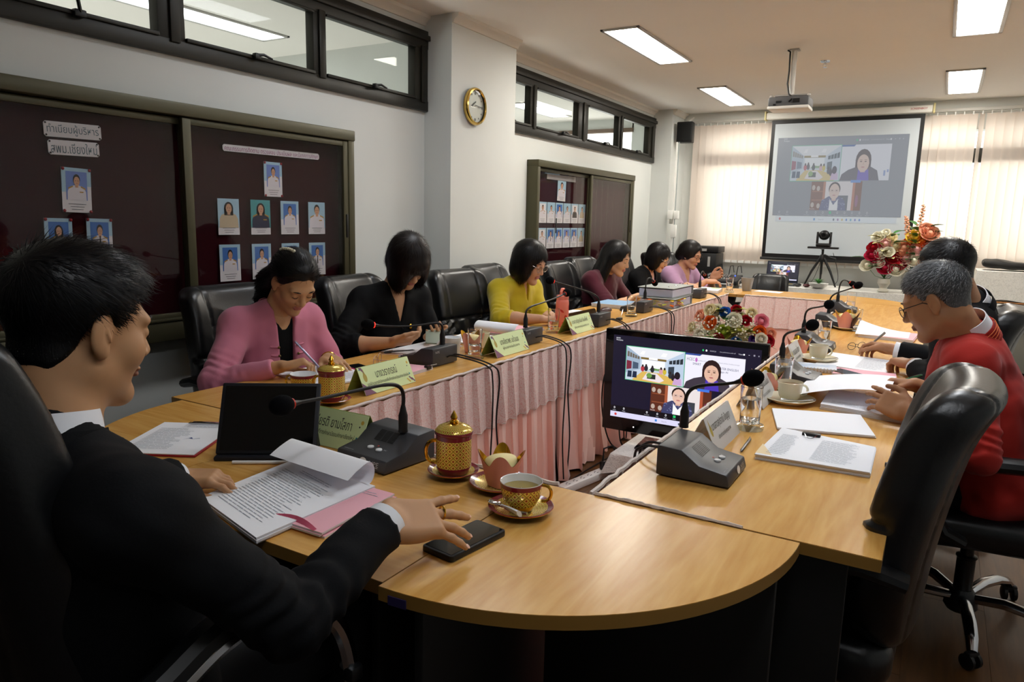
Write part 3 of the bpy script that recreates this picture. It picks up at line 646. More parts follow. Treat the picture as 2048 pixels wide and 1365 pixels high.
    # tool bar
    for i, (a, s_) in enumerate(((.03, 'Audio'), (.10, 'Video'), (.27, 'Participants'), (.345, 'Chat'), (.405, 'React'), (.465, 'Share'), (.525, 'Host tools'), (.585, 'AI Companion'), (.645, 'Apps'), (.705, 'Record'), (.765, 'More'))):
        if i == 5: R(a - .009, .098, a + .009, .128, '#2fc06c', 5)
        else: E(a, .113, .006, .013, '#e6e6ee', 5); E(a, .113, .0035, .0075, '#2a2a34', 6)
        Tx(s_, a, .083, .012, '#c8c8d2', 5)
    E(.04, .033, .009, .016, '#d0403c', 5); R(.33, .02, .345, .046, '#3f86d8', 5); Tx('Search', .395, .033, .016, '#8a8aa0', 5)
    for i, c in enumerate(('#3c4658', '#8a4a8c', '#e0b040', '#3a6ad0', '#3aa0c8', '#5a5ac8', '#3a6ad0')): E(.5 + i * .035, .033, .007, .014, c, 5)
    return pal
t = thing('projector_screen', 'pull-down projector screen with black border showing a video call', 'screen', (-1.09, 9.1, 0))
MB().box((0, 0, 2.65), (1.7, .08, .075), b=.01).build('screen_casing', mat('casing_white', '#dad9d2', r=.45), t)
MB().box((-.86, 0, 2.655), (.02, .1, .1), b=.004).box((.86, 0, 2.655), (.02, .1, .1), b=.004).build('end_cap', mat('cap_cream', '#cfc48f', r=.5), t)
MB().box((0, .0, 1.805), (1.57, .004, 1.6)).build('border', m_blackm, t, smooth=0)
MB().box((0, -.004, 1.81), (1.49, .004, 1.5)).build('fabric', m_scr, t, smooth=0)
MB().cyl((-.8, 0, 1.0), (.8, 0, 1.0), .016, n=10).build('bottom_bar', m_blackm, t)
p = Print((.745 - .13, -.0072, 1.455), (-1, 0, 0), (0, 0, 1)); p = Print((-.66, -.0072, 1.44), (1, 0, 0), (0, 0, 1), eps=.0006)
pal = meeting(p, 1.28, .98, .60, .60, detail=False); p.build('projected_image', pal, t, smooth=0)
p = Print((0, -.042, 0), (1, 0, 0), (0, 0, 1)); p.text('SCREENBOY', .72, 2.655, .02, 0, 1, w=.16); p.build('lettering', mat('red_ink', '#b02a2a', r=.5), t, smooth=0)
# ================================================================== conference tables
TZ, TT = .75, .027
W1, W2 = '#e3b263', '#c98f42'
m_woody = wood('beech_laminate_lengthwise', W1, W2, 1, r=.27); m_woodx = wood('beech_laminate_crosswise', W1, W2, 0, r=.27)
m_edge = mat('beech_edge_band', '#8f6a30', r=.4); m_panel = mat('black_panel', '#0b0a09', r=.55)
def table(label, poly, legs, m, name='conference_table'):
    xs = [p[0] for p in poly]; ys = [p[1] for p in poly]; cx, cy = (min(xs) + max(xs)) / 2, (min(ys) + max(ys)) / 2
    t = thing(name, label, 'table', (cx, cy, 0), 0, 'tables of the conference ring')
    q = [(x - cx, y - cy) for x, y in poly]
    MB().prism(q, TZ - TT, TZ - .0012, 1).build('edge_band', [m_edge, m_edge], t, smooth=20)
    MB().prism([(x * .9985, y * .9985) for x, y in q], TZ - .0012, TZ).build('tabletop', m, t, smooth=0)
    for c, d in legs: MB().box((c[0] - cx, c[1] - cy, (TZ - TT) / 2), (d[0], d[1], TZ - TT), b=.003).build('panel_leg', m_panel, t)
    return t
LX0, LX1, RX0, RX1 = -2.29, -1.70, -.655, -.038
yj = [1.525, 3.345, 5.165, 6.86]
ln = ['nearest, under the pink-jacketed woman\'s papers', 'in the middle, under the coral bottle', 'farthest, under the grey box files']
rn = ['nearest, under the clipped paper stack', 'in the middle, under the fruit-handled cups', 'farthest, beyond the red-jacketed man']
for i in range(3):
    a, b = yj[i] + .002, yj[i + 1] - .002
    table('beech table of the left row, ' + ln[i], [(LX0, a), (LX1, a), (LX1, b), (LX0, b)], [((-2.0, a + .05), (.5, .02)), ((-2.0, b - .05), (.5, .02)), ((-1.86, (a + b) / 2), (.02, b - a - .14))], m_woody)
    table('beech table of the right row, ' + ['nearest, under the clipped paper stack', 'in the middle, before the man in the black jacket', 'farthest, meeting the far curved end'][i], [(RX0, a), (RX1, a), (RX1, b), (RX0, b)], [((-.35, a + .06), (.5, .02)), ((-.35, b - .06), (.5, .02)), ((-.5, (a + b) / 2), (.02, b - a - .16))], m_woody)
def quarter(cx, cy, r, a0, n=28): return [(cx, cy)] + [(cx + r * math.cos(a0 + PI / 2 * i / n), cy + r * math.sin(a0 + PI / 2 * i / n)) for i in range(n + 1)]
yn = 1.521
table('curved beech corner at the near right end, beside the phone', quarter(-.80, yn, .61, -PI / 2), [((-.46, 1.40), (.5, .02)), ((-.74, 1.2), (.02, .5))], m_woody)
table('curved beech corner at the near left end, under the red clipboard', quarter(-1.612, yn, .61, PI), [((-1.9, 1.42), (.46, .02)), ((-1.68, 1.2), (.02, .5))], m_woodx)
table('straight beech piece between the two near corners, under the tea cups', [(-1.61, .925), (-.802, .925), (-.802, yn), (-1.61, yn)], [((-1.56, 1.22), (.02, .5)), ((-.86, 1.22), (.02, .5)), ((-1.2, 1.40), (.7, .02))], m_woodx)
yf = 6.864
table('straight beech piece in the middle of the far end', [(-1.61, yf), (-.802, yf), (-.802, 7.5), (-1.61, 7.5)], [((-1.2, 7.0), (.76, .02)), ((-1.55, 7.2), (.02, .5)), ((-.86, 7.2), (.02, .5))], m_woodx)
table('curved beech corner at the far right end', quarter(-.80, yf, .63, 0), [((-.5, 6.96), (.5, .02))], m_woodx)
table('curved beech corner at the far left end, before the lilac blouse', quarter(-1.612, yf, .63, PI / 2), [((-1.9, 6.96), (.5, .02))], m_woodx)
t = thing('sticker', 'small violet sticker on the edge of the near right corner', 'sticker', (-.755, .908, .733)); MB().box((0, 0, 0), (.038, .002, .017), R=rot(0, 0, .08)).build('sticker_sheet', mat('violet_sticker', '#2c2350', r=.5), t)

# pleated skirts: lace valance over a satin drape
def lace_mat(name, a, b):
    M = mat(name, a, r=.85, spec=.15); T = M.node_tree; N = T.nodes; L = T.links
    tc = N.new('ShaderNodeTexCoord'); v = N.new('ShaderNodeTexVoronoi'); v.feature = 'DISTANCE_TO_EDGE'; v.inputs['Scale'].default_value = 55
    n = N.new('ShaderNodeTexNoise'); n.inputs['Scale'].default_value = 40; n.inputs['Detail'].default_value = 3
    ad = N.new('ShaderNodeMix'); ad.data_type = 'RGBA'; ad.inputs[0].default_value = .12; L.new(tc.outputs['Object'], ad.inputs[6]); L.new(n.outputs['Color'], ad.inputs[7]); L.new(tc.outputs['Object'], n.inputs['Vector'])
    L.new(ad.outputs[2], v.inputs['Vector'])
    rp = N.new('ShaderNodeMapRange'); rp.inputs[1].default_value = .02; rp.inputs[2].default_value = .22; L.new(v.outputs['Distance'], rp.inputs[0])
    mx = N.new('ShaderNodeMix'); mx.data_type = 'RGBA'; mx.inputs[6].default_value = (*lin(b), 1); mx.inputs[7].default_value = (*lin(a), 1)
    L.new(rp.outputs[0], mx.inputs[0]); L.new(mx.outputs[2], N['Principled BSDF'].inputs['Base Color'])
    bp = N.new('ShaderNodeBump'); bp.inputs['Strength'].default_value = .5; bp.inputs['Distance'].default_value = .002; bp.invert = True; L.new(rp.outputs[0], bp.inputs['Height']); L.new(bp.outputs[0], N['Principled BSDF'].inputs['Normal'])
    return M
m_lace = lace_mat('rose_lace', '#e6beb8', '#f0e2dd'); m_satin = mat('rose_satin', '#f6cabd', r=.3, spec=.6, sheen=.3)
m_trim = mat('lace_edging', '#d8cdc6', r=.9, bump=(160, .6, .003))
def skirt(label, p0, p1, seed, side=1, z_top=.742, lace_h=.27, messy=0, pitch=.098):
    """p0->p1 along the table edge; pleats bulge to the left of that direction"""
    r = random.Random(seed); a = Vector((*p0, 0)); b = Vector((*p1, 0)); L = (b - a).length; d = (b - a) / L; n = Vector((-d.y, d.x, 0)) * side
    t = thing('table_skirt', label, 'table skirt', a, 0, 'pleated table skirts')
    N = max(2, round(L / pitch)); pt = []
    for i in range(N):
        s0, s1 = L * i / N, L * (i + 1) / N; w = s1 - s0; j = r.uniform(-.006, .006)
        pt += [(s0, .0), (s0 + w * .4 + j, .005 + r.uniform(-.002, .002)), (s0 + w * .92, .017 + r.uniform(-.002, .003)), (s0 + w * .955, .014)]
    pt.append((L, .0))
    def cloth(zt, zb, off, amp, nz, tag_, m, flare, mess=0):
        V = []; F = []
        for k in range(nz + 1):
            f = k / nz; z = zt + (zb - zt) * f
            for q, (s, o) in enumerate(pt):
                wob = amp * f * math.sin(q * 1.7 + seed) + mess * f * f * (.03 * math.sin(q * .9 + seed * 2) + .02 * math.sin(q * 2.3 + f * 5))
                p_ = d * (s + .012 * f * math.sin(q * 2.1 + seed) * (1 if mess else .3)) + n * (off + o * (1 + f * .9) + flare * f + wob)
                V.append((p_.x, p_.y, z + (.006 * math.sin(q * 1.3) * f)))
        c = len(pt)
        for k in range(nz):
            for q in range(c - 1): F.append((k * c + q, k * c + q + 1, (k + 1) * c + q + 1, (k + 1) * c + q))
        o_ = MB().add(V, F).build(tag_, m, t, smooth=28)
        return o_
    cloth(z_top, z_top - lace_h, .012, .004, 5, 'lace_valance', m_lace, .012)
    cloth(z_top - .02, .012, .002, .006, 10, 'satin_drape', m_satin, .03, messy)
    e = [tuple(d * (L * i / 60) + n * (.012 + .006 * r.random()) + Vector((0, 0, z_top + .006 + .004 * r.random()))) for i in range(61)]
    MB().tube(e, .006, 5).build('lace_edging', m_trim, t)
    e = [tuple(d * s + n * (.024 + o * 1.9) + Vector((0, 0, z_top - lace_h))) for s, o in pt]
    MB().tube(e, .0022, 4).build('lace_hem', m_trim, t)
    return t
for i, nm_ in enumerate(('rose skirt of the left row, stretch nearest the gold tea set', 'rose skirt of the left row, middle stretch behind the monitor edge', 'rose skirt of the left row, farthest stretch under the grey box files')):
    skirt(nm_, (LX1, yj[i + 1] - .004), (LX1, yj[i] + .004), 3 + i, messy=(1.0 if i == 1 else .25))
for i, nm_ in enumerate(('rose skirt of the right row behind the monitor, nearest stretch', 'rose skirt of the right row, middle stretch', 'rose skirt of the right row, farthest stretch')):
    skirt(nm_, (RX0, yj[i] + .004), (RX0, yj[i + 1] - .004), 13 + i)
skirt('rose skirt hanging across the far end beyond the flowers', (-.72, yf), (-1.53, yf), 21, side=1, pitch=.128)
skirt('rose skirt along the inner side of the near end', (-1.62, yn), (-.76, yn), 23, z_top=.742)
# lace corner swag at the far end
t = thing('lace_swag', 'lace corner flaring out at the left end of the far skirt', 'table skirt', (-1.53, yf, 0)); 
MB().sheet(lambda u, v: (-.0 - .13 * v * (1 - u) - .0 * u, -.02 - .03 * math.sin(u * 3), .742 - .27 * v - .02 * v * (1 - u)), 6, 6, th=.002).build('swag_cloth', m_lace, t)
# lace strip along the seam between near corner and right table
t = thing('lace_strip', 'frayed white lace lying in the seam before the right table', 'lace', (-.655, 1.522, TZ)); r_ = random.Random(4)
MB().tube([(i * .0105, .002 + .002 * r_.random(), .003 + .002 * r_.random()) for i in range(34)], [.0035 + .002 * r_.random() for i in range(34)], 5).build('lace_cord', m_trim, t)

# ================================================================== low cloth-covered stand, monitor, flowers, power strip
m_cloth = lace_mat('white_lace_cloth', '#dedcd6', '#eceae4'); m_cloth.node_tree.nodes['Voronoi Texture'].inputs['Scale'].default_value = 26
def cloth_cover(t, w, d, h, drop, m, name='tablecloth', fold=.012, seed=0):
    """a cloth laid over a box top w x d at height h, hanging by drop with soft folds"""
    nu = 40; r = random.Random(seed); ring = []
    per = [(-w / 2, -d / 2), (w / 2, -d / 2), (w / 2, d / 2), (-w / 2, d / 2)]
    pts = []
    for i in range(4):
        a, b = per[i], per[(i + 1) % 4]; n = 14
        for j in range(n): pts.append((a[0] + (b[0] - a[0]) * j / n, a[1] + (b[1] - a[1]) * j / n))
    V = [(0, 0, h)]; F = []; N = len(pts)
    V += [(x * .97, y * .97, h) for x, y in pts] + [(x, y, h - .004) for x, y in pts]
    for k in range(1, 6):
        f = k / 5
        for i, (x, y) in enumerate(pts):
            L = math.hypot(x, y); g = fold * f * math.sin(i * 1.45 + seed) + .012 * f; corner = 1 if i % 14 == 0 else 0
            V.append((x + x / L * (g + .03 * corner * f), y + y / L * (g + .03 * corner * f), h - .004 - drop * f * (1 + .12 * corner + .03 * math.sin(i * .8))))
    F += [(0, 1 + i, 1 + (i + 1) % N) for i in range(N)]
    for k in range(6): F += [(1 + k * N + i, 1 + (k + 1) * N + i, 1 + (k + 1) * N + (i + 1) % N, 1 + k * N + (i + 1) % N) for i in range(N)]
    return MB().add(V, F).build(name, m, t, smooth=50)
t = thing('low_stand', 'low box with a white lace cloth on the floor under the monitor', 'stand', (-1.19, 3.74, 0))
MB().box((0, 0, .075), (.46, .44, .15), b=.004).build('box_body', mat('stand_grey', '#8d8d88', r=.5), t)
MB().box((-.05, -.225, .07), (.12, .02, .1), b=.003).build('metal_plate', m_lampf, t)
cloth_cover(t, .48, .46, .163, .10, m_cloth, seed=2)
t = thing('monitor', 'large black flat monitor on the lace-covered box showing the video call', 'monitor', (-1.135, 3.74, .172))
m_gloss = mat('gloss_black', '#08080a', r=.12, coat=.3)
MB().prism([(-.2, -.13), (.2, -.13), (.22, .1), (-.22, .1)], 0, .012, b=.004).build('monitor_base', m_gloss, t)
MB().box((0, .05, .09), (.12, .03, .16), b=.005).build('neck', m_gloss, t)
MB().box((0, 0, .345), (.885, .04, .58), b=.008).build('bezel', m_gloss, t)
p = Print((-.392, -.0206, .135), (1, 0, 0), (0, 0, 1), eps=.0003); pal = meeting(p, .80, .468, 1.0, 0); p.build('screen_picture', pal, t, smooth=0)
p = Print((0, -.0206, 0), (1, 0, 0), (0, 0, 1)); p.ellipse(-.25, .09, .004, .004, 0, 1, 8); p.build('power_light', mat('led_white', '#ffffff', emit=1.5), t, smooth=0)
# flower arrangements
m_leafy = mat('leaf_olive', '#93912c', r=.55, nz=(20, .3)); m_leafg = mat('leaf_green', '#3f7a34', r=.5, nz=(20, .3)); m_leafp = mat('leaf_pale', '#b3ae79', r=.6)
FC = {k: mat('petal_' + k, c, r=.9, spec=.1, nz=(30, .12)) for k, c in dict(white='#ece9d8', cream='#eadfb8', pink='#e996a6', peach='#eeb193', orange='#e2702c', red='#b3202e', crimson='#c02a4c', blue='#3f78c8', violet='#6a4a9c', lime='#b8c84e', palepink='#eec3c0', yellow='#e8c94c').items()}
def rose(c, r, up, m, parent, name='rose'):
    """whorled petals closing around a core"""
    up = Vector(up).normalized(); q = Vector((0, 0, 1)).rotation_difference(up).to_matrix(); mb = MB(); rr = random.Random(int(abs(c[0] * 999 + c[1] * 777 + c[2] * 555)))
    mb.ell((0, 0, .12 * r), (r * .42, r * .42, r * .5), n=8)
    for ring, (n, r0, r1, zt) in enumerate(((3, .5, .42, .78), (5, .74, .8, .62), (6, .92, 1.25, .30))):
        for i in range(n):
            a = 2 * PI * (i + ring * .37) / n + rr.random() * .3
            def fn(u, v, a=a, n=n, r0=r0, r1=r1, zt=zt):
                th = a + (u - .5) * 2 * PI / n * 1.3; ra = r * (.3 + (r0 - .3) * min(1, v * 2)) if v < .5 else r * (r0 + (r1 - r0) * (v * 2 - 1)); ra *= 1 - .1 * abs(u - .5) ** 2 * 4
                return (ra * math.cos(th), ra * math.sin(th), r * (-.45 + (zt + .45) * v - .12 * (abs(u - .5) * 2) ** 2 * v))
            mb.sheet(fn, 4, 4)
    return _rb(mb, q, c, name, m, parent)
def _rb(mb, q, c, name, m, parent):
    mb.v = [tuple(q @ Vector(v) + Vector(c)) for v in mb.v]; return mb.build(name, m, parent, smooth=60)
def leaf(p0, dirv, L, wd, m, parent, bend=.3, name='leaf', n=6, lobes=0):
    d = Vector(dirv).normalized(); s = d.cross(Vector((0, 0, 1)));
    if s.length < .1: s = Vector((1, 0, 0))
    s.normalize(); u_ = s.cross(d)
    def fn(u, v):
        w_ = wd * math.sin(PI * min(v * .93 + .05, 1)) ** .8 * (1 + (.25 * math.sin(v * lobes * PI) if lobes else 0)); x = (u - .5) * w_
        p_ = Vector(p0) + d * (L * v) - Vector((0, 0, 1)) * (bend * L * v * v) + s * x + u_ * (abs(u - .5) * w_ * .35)
        return tuple(p_)
    return MB().sheet(fn, 2, n).build(name, m, parent, smooth=60)
t = thing('flower_arrangement', 'low bouquet of mixed artificial roses and olive leaves behind the monitor', 'flowers', (-1.185, 4.9, .47))
MB().lathe([(.14, -.47), (.14, -.455), (.02, -.44), (.02, -.03), (.13, -.015), (.13, 0)], 24).build('flower_stand', m_blackm, t)
MB().lathe([(.08, 0), (.1, .05), (.11, .12), (.1, .12), (.0, .1)], 20, caps=False).build('pot', mat('pot_white', '#d8d4cc', r=.4), t)
MB().ell((0, 0, .17), (.13, .13, .1), n=12).build('moss', m_leafp, t)
r_ = random.Random(11)
fl_ = [(-.19, -.02, .30, 'peach', .032), (-.10, -.1, .27, 'orange', .034), (-.085, -.02, .345, 'white', .034), (-.02, -.05, .345, 'blue', .026), (.0, -.12, .22, 'lime', .034), (.055, -.03, .31, 'palepink', .03), (.05, -.08, .30, 'white', .036), (.04, 0, .36, 'red', .025), (.14, -.0, .345, 'cream', .027), (.21, -.02, .30, 'pink', .034), (.22, -.1, .24, 'orange', .03), (.12, -.05, .30, 'red', .026), (-.03, -.14, .17, 'crimson', .03), (.2, -.12, .18, 'violet', .03), (.27, -.07, .18, 'red', .03), (.09, -.15, .17, 'blue', .024), (.24, -.13, .2, 'white', .028), (-.12, -.05, .35, 'cream', .03), (-.15, -.13, .19, 'white', .034), (-.14, .03, .33, 'palepink', .03), (.27, .0, .22, 'peach', .028), (-.24, -.03, .22, 'cream', .026)]
for x, y, z, k_, r0 in fl_: rose((x, y, z), r0 * 1.25, (x * 2.0, y * 2 - .6, z * 1.2), FC[k_], t)
for x, y, z, k_, r0 in fl_: MB().cyl((x * .2, y * .2, .15), (x * .96, y * .96, z - r0 * .3), .003, n=5).build('stem', m_leafg, t)
for i in range(16): a = r_.uniform(0, 2 * PI); leaf((.02 * math.cos(a), .02 * math.sin(a), .28 + .07 * r_.random()), (math.cos(a), math.sin(a) * .7 - .2, .6), .11, .075, m_leafy, t, lobes=4)
for i in range(8): a = .6 * i; leaf((.11 + .02 * math.cos(a), -.12, .23), (math.cos(a), math.sin(a) - .4, .4), .09, .06, m_leafy, t)
for i in range(12): a = r_.uniform(0, 2 * PI); leaf((.1 * math.cos(a), .1 * math.sin(a), .16), (math.cos(a), math.sin(a), .5), .14, .05, m_leafg, t)
for i in range(8): a = .5 + i * .75; leaf((-.0, -.05, .3), (math.cos(a) * .4, math.sin(a) * .4 - .4, .3), .07, .05, m_leafg, t)
bb = MB()
for i in range(230):
    a = r_.uniform(0, 2 * PI); q = r_.uniform(.45, 1) ; x, y = .3 * q * math.cos(a), .2 * q * math.sin(a) - .03; z = .37 - .22 * q * q + r_.uniform(-.03, .035)
    bb.ell((x, y, z), (.006, .006, .006), n=6)
o = bb.build('filler_blossom', FC['white'], t); o['kind'] = 'stuff'
bb = MB()
for i in range(120):
    a = r_.uniform(0, 2 * PI); q = r_.uniform(.6, 1.08); x, y = .3 * q * math.cos(a), .2 * q * math.sin(a) - .03; z = .36 - .22 * q * q; bb.tube([(x * .4, y * .4, .2), (x, y, z + .02)], .0016, 3)
o = bb.build('filler_stalk', m_leafp, t); o['kind'] = 'stuff'
t = thing('lace_swag', 'pale triangular cloth flap hanging from the far end of the left row', 'table skirt', (-1.70, 6.84, .69)); MB().sheet(lambda u, v: (.16 * u, .012 + .02 * u, -.14 * u - .17 * v * (1 - .72 * u)), 6, 6, th=.002).build('swag_cloth', m_trim, t)
t = thing('power_strip', 'white power strip with black plug on the floor inside the table ring', 'power strip', (-1.52, 3.42, 0), math.radians(-12))
MB().box((0, 0, .02), (.06, .46, .04), b=.006).build('strip_case', m_white, t)
for i in range(6):
    p = Print((0, -.17 + i * .062, .0402), (1, 0, 0), (0, 1, 0)); p.rect(-.012, -.004, -.007, .012, 0); p.rect(.007, -.004, .012, .012, 0); p.ellipse(0, -.012, .004, .004, 0, 1, 8); p.build('socket', m_blackm, t, smooth=0)
MB().box((0, .21, .041), (.04, .03, .008), b=.002).build('switch', mat('violet_switch', '#5a4a86', r=.4), t)
MB().box((0, .14, .065), (.025, .03, .05), b=.006).tube([(0, .14, .09), (.0, .145, .16), (.02, .2, .17), (.03, .26, .06), (.04, .32, .005)], .005, 6).build('plug', m_blackm, t)
m_cable = mat('cable_black', '#0c0c0d', r=.5)
def cable(label, pts, r=.0045, group='black cables'):
    t = thing('cable', label, 'cable', pts[0], 0, group); P = [Vector(p) for p in pts]; out = []
    for i in range(len(P) - 1):
        p0, p1, p2, p3 = P[max(i - 1, 0)], P[i], P[i + 1], P[min(i + 2, len(P) - 1)]
        for k in range(8):
            u = k / 8; out.append(.5 * ((2 * p1) + (-p0 + p2) * u + (2 * p0 - 5 * p1 + 4 * p2 - p3) * u * u + (-p0 + 3 * p1 - 3 * p2 + p3) * u ** 3))
    out.append(P[-1]); MB().tube([tuple(q - P[0]) for q in out], r, 6).build('cable_sheath', m_cable, t)
    return t
cable('black cable lying on the floor from the power strip to the left skirt', [(-1.57, 3.95, .008), (-1.585, 3.8, .008), (-1.60, 3.5, .008), (-1.60, 3.3, .008), (-1.62, 3.0, .01)])
cable('black cable rising behind the left edge of the monitor', [(-1.56, 3.79, .6), (-1.61, 3.8, .5), (-1.62, 3.82, .3), (-1.57, 3.85, .1), (-1.5, 4.0, .01)])
cable('black cable drooping under the left corner of the monitor', [(-1.5, 3.79, .25), (-1.5, 3.86, .1), (-1.45, 4.05, .015), (-1.35, 4.1, .01)])

# ================================================================== along the screen wall
m_desk = mat('grey_desk', '#8a887f', r=.6)
t = thing('sideboard', 'long low sideboard under the screen with a white patterned cloth', 'sideboard', (-.99, 8.85, 0))
MB().box((0, 0, .36), (1.96, .56, .70), b=.005).build('carcass', m_desk, t)
cloth_cover(t, 1.98, .6, .715, .19, m_cloth, seed=5, fold=.006)
t = thing('side_desk', 'grey desk in the corner carrying the sound mixer', 'desk', (-2.42, 8.82, 0)); MB().box((0, 0, .68), (.75, .6, .03), b=.004).build('desk_top', m_desk, t)
for x in (-.34, .34): MB().box((x, 0, .333), (.03, .56, .665)).build('panel_leg', m_desk, t)
SB = .722
t = thing('laptop', 'open laptop with the video call on the sideboard', 'laptop', (-1.58, 8.78, SB), 0)
MB().box((0, -.04, .009), (.36, .25, .018), b=.004).build('keyboard_deck', mat('laptop_grey', '#54565a', r=.4), t)
m_ = MB().box((0, 0, .125), (.36, .01, .25), b=.004, R=None); lid = m_.build('laptop_lid', mat('laptop_dark', '#1c2030', r=.35), t); lid.location = (0, .085, .012); lid.rotation_euler.x = -.2
p = Print((-.165, -.0056, .03), (1, 0, 0), (0, 0, 1), eps=.0003); pal = meeting(p, .33, .2, 1.0, 0, False); p.build('laptop_picture', pal, lid, smooth=0)
p = Print((0, -.04, .0183), (1, 0, 0), (0, 1, 0)); [p.rect(-.15 + i * .03, -.04 + j * .028, -.126 + i * .03, -.018 + j * .028, 0) for i in range(10) for j in range(5)]; p.build('keys', m_blackm, t, smooth=0)
MB().box((.11, -.12, .0188), (.1, .03, .001)).build('sticker_label', FC['yellow'], t)
t = thing('tripod_camera', 'black conference camera on a tripod in front of the screen', 'camera', (-1.15, 8.78, SB))
for i, (x, y) in enumerate(((-.16, -.05), (.17, -.05), (-.02, .14))): MB().tube([(x * .12, y * .12, .32), (x * .6, y * .6, .17), (x, y, .006)], [.014, .013, .008], 8).build('tripod_leg', m_blackm, t)
MB().cyl((0, 0, .14), (0, 0, .42), .013, n=10).lathe([(.03, .3), (.03, .34), (.02, .36)], 12).build('centre_column', m_blackm, t)
MB().tube([(.02, 0, .36), (.1, -.03, .33), (.15, -.05, .32)], [.007, .008, .011], 8).build('pan_handle', m_blackm, t)
MB().box((0, 0, .435), (.32, .1, .022), b=.006).build('tray', m_blackm, t)
MB().box((0, 0, .465), (.15, .11, .04), b=.012).build('camera_base', m_blackm, t)
for s_ in (-1, 1): MB().prism([(-.03, .0), (.03, 0), (.024, .13), (-.024, .13)], -.01, .01, b=.004, R=Matrix(((0, 0, 1), (1, 0, 0), (0, 1, 0))), at=(s_ * .068, 0, .48)).build('yoke_arm', m_blackm, t)
MB().ell((0, 0, .575), (.058, .06, .055), n=20).cyl((0, -.04, .575), (0, -.068, .575), .03, n=20).build('camera_head', m_blackm, t)
MB().cyl((0, -.066, .575), (0, -.0695, .575), .02, n=16).build('lens', m_gloss, t)
t = thing('planter', 'small white bowl with a green succulent under the tripod', 'plant', (-1.14, 8.6, SB)); MB().lathe([(.05, 0), (.08, .01), (.105, .05), (.098, .05), (.0, .042)], 24, caps=False).build('bowl', m_white, t)
for i in range(26): a = i * 2.4; leaf((0, 0, .045), (math.cos(a), math.sin(a), .5 + (i % 5) * .3), .075 + .01 * (i % 3), .016, m_leafg, t, bend=.2)
for j, (x, lab) in enumerate(((-1.36, 'black computer mouse beside the laptop'), (-1.27, 'dark red and black plug lying by the tripod foot'))):
    t = thing('mouse' if j == 0 else 'plug', lab, 'mouse' if j == 0 else 'plug', (x, 8.64, SB)); MB().ell((0, 0, .014), (.04, .055, .018), n=12).build('mouse_shell' if j == 0 else 'plug_body', m_blackm if j == 0 else mat('plug_red', '#4a1f22', r=.5), t)
cable('thin black cable from the tripod camera to the laptop', [(-1.3, 8.7, SB + .01), (-1.22, 8.75, SB + .08), (-1.16, 8.85, SB + .35), (-1.18, 8.83, SB + .42)], r=.003)
cable('grey black cable hanging down right of the tripod', [(-1.05, 8.85, SB + .38), (-1.0, 8.9, SB + .2), (-.98, 8.88, SB + .08), (-1.02, 8.9, SB + .01)], r=.003)
# vases with tall bouquets
def bouquet(name, label, loc, fls, vase, leaves, spikes=()):
    t = thing(name, label, 'flowers', loc); MB().lathe(vase, 24, caps=False).build('vase', mat('vase_cream', '#d9d6c8', r=.3), t)
    for x, y, z, k_, r0 in fls:
        rose((x, y, z), r0 * 1.3, (x * 1.5, y * 1.5 - .7, .5), FC[k_], t); MB().tube([(0, 0, vase[-1][1]), (x * .5, y * .5, z * .6), (x, y, z - r0 * .2)], .003, 4).build('stem', m_leafg, t)
    for p0, d, L, wd, m_ in leaves: leaf(p0, d, L, wd, m_, t)
    for (x, y, z, z1, x1) in spikes:
        rr = random.Random(5)
        for i in range(26):
            f = i / 26; a = i * 2.4; ra = .024 * (1.1 - f * .7); MB().ell((x + (x1 - x) * f + ra * math.cos(a), y + ra * math.sin(a), z + (z1 - z) * f), (.013, .013, .011), n=6).build('blossom', FC['peach'], t)
        MB().tube([(0, 0, .2), (x, y, z), (x1, y, z1)], .004, 4).build('stem', m_leafg, t)
    return t
vs = [(.05, 0), (.06, .012), (.035, .04), (.062, .09), (.055, .13), (.05, .14)]
bouquet('bouquet', 'red and white bouquet in a small footed vase on the sideboard', (-.50, 8.62, SB), [(-.13, -.02, .46, 'red', .045), (-.09, -.05, .36, 'crimson', .05), (.0, -.07, .25, 'crimson', .052), (-.17, -.05, .27, 'white', .05), (.06, -.04, .36, 'red', .05), (-.02, 0, .50, 'palepink', .052), (.07, 0, .48, 'cream', .05), (-.1, .02, .57, 'white', .045), (.1, -.06, .24, 'white', .055), (-.05, -.06, .40, 'white', .045), (-.03, .02, .62, 'white', .03), (.03, .02, .57, 'cream', .036), (-.14, -.06, .38, 'crimson', .046), (.02, -.08, .42, 'white', .04), (.12, -.04, .30, 'red', .05), (-.06, -.07, .30, 'white', .04)],
        vs, [((-.08, 0, .3), (-1, -.1, .55), .3, .075, m_leafg)] + [((.06 * math.cos(i * 1.9), .05 * math.sin(i * 1.9), .2 + .024 * i), (math.cos(i * 1.9), math.sin(i * 1.9) - .2, .5), .17, .07, (m_leafg, m_leafp)[i % 3 == 0]) for i in range(18)])
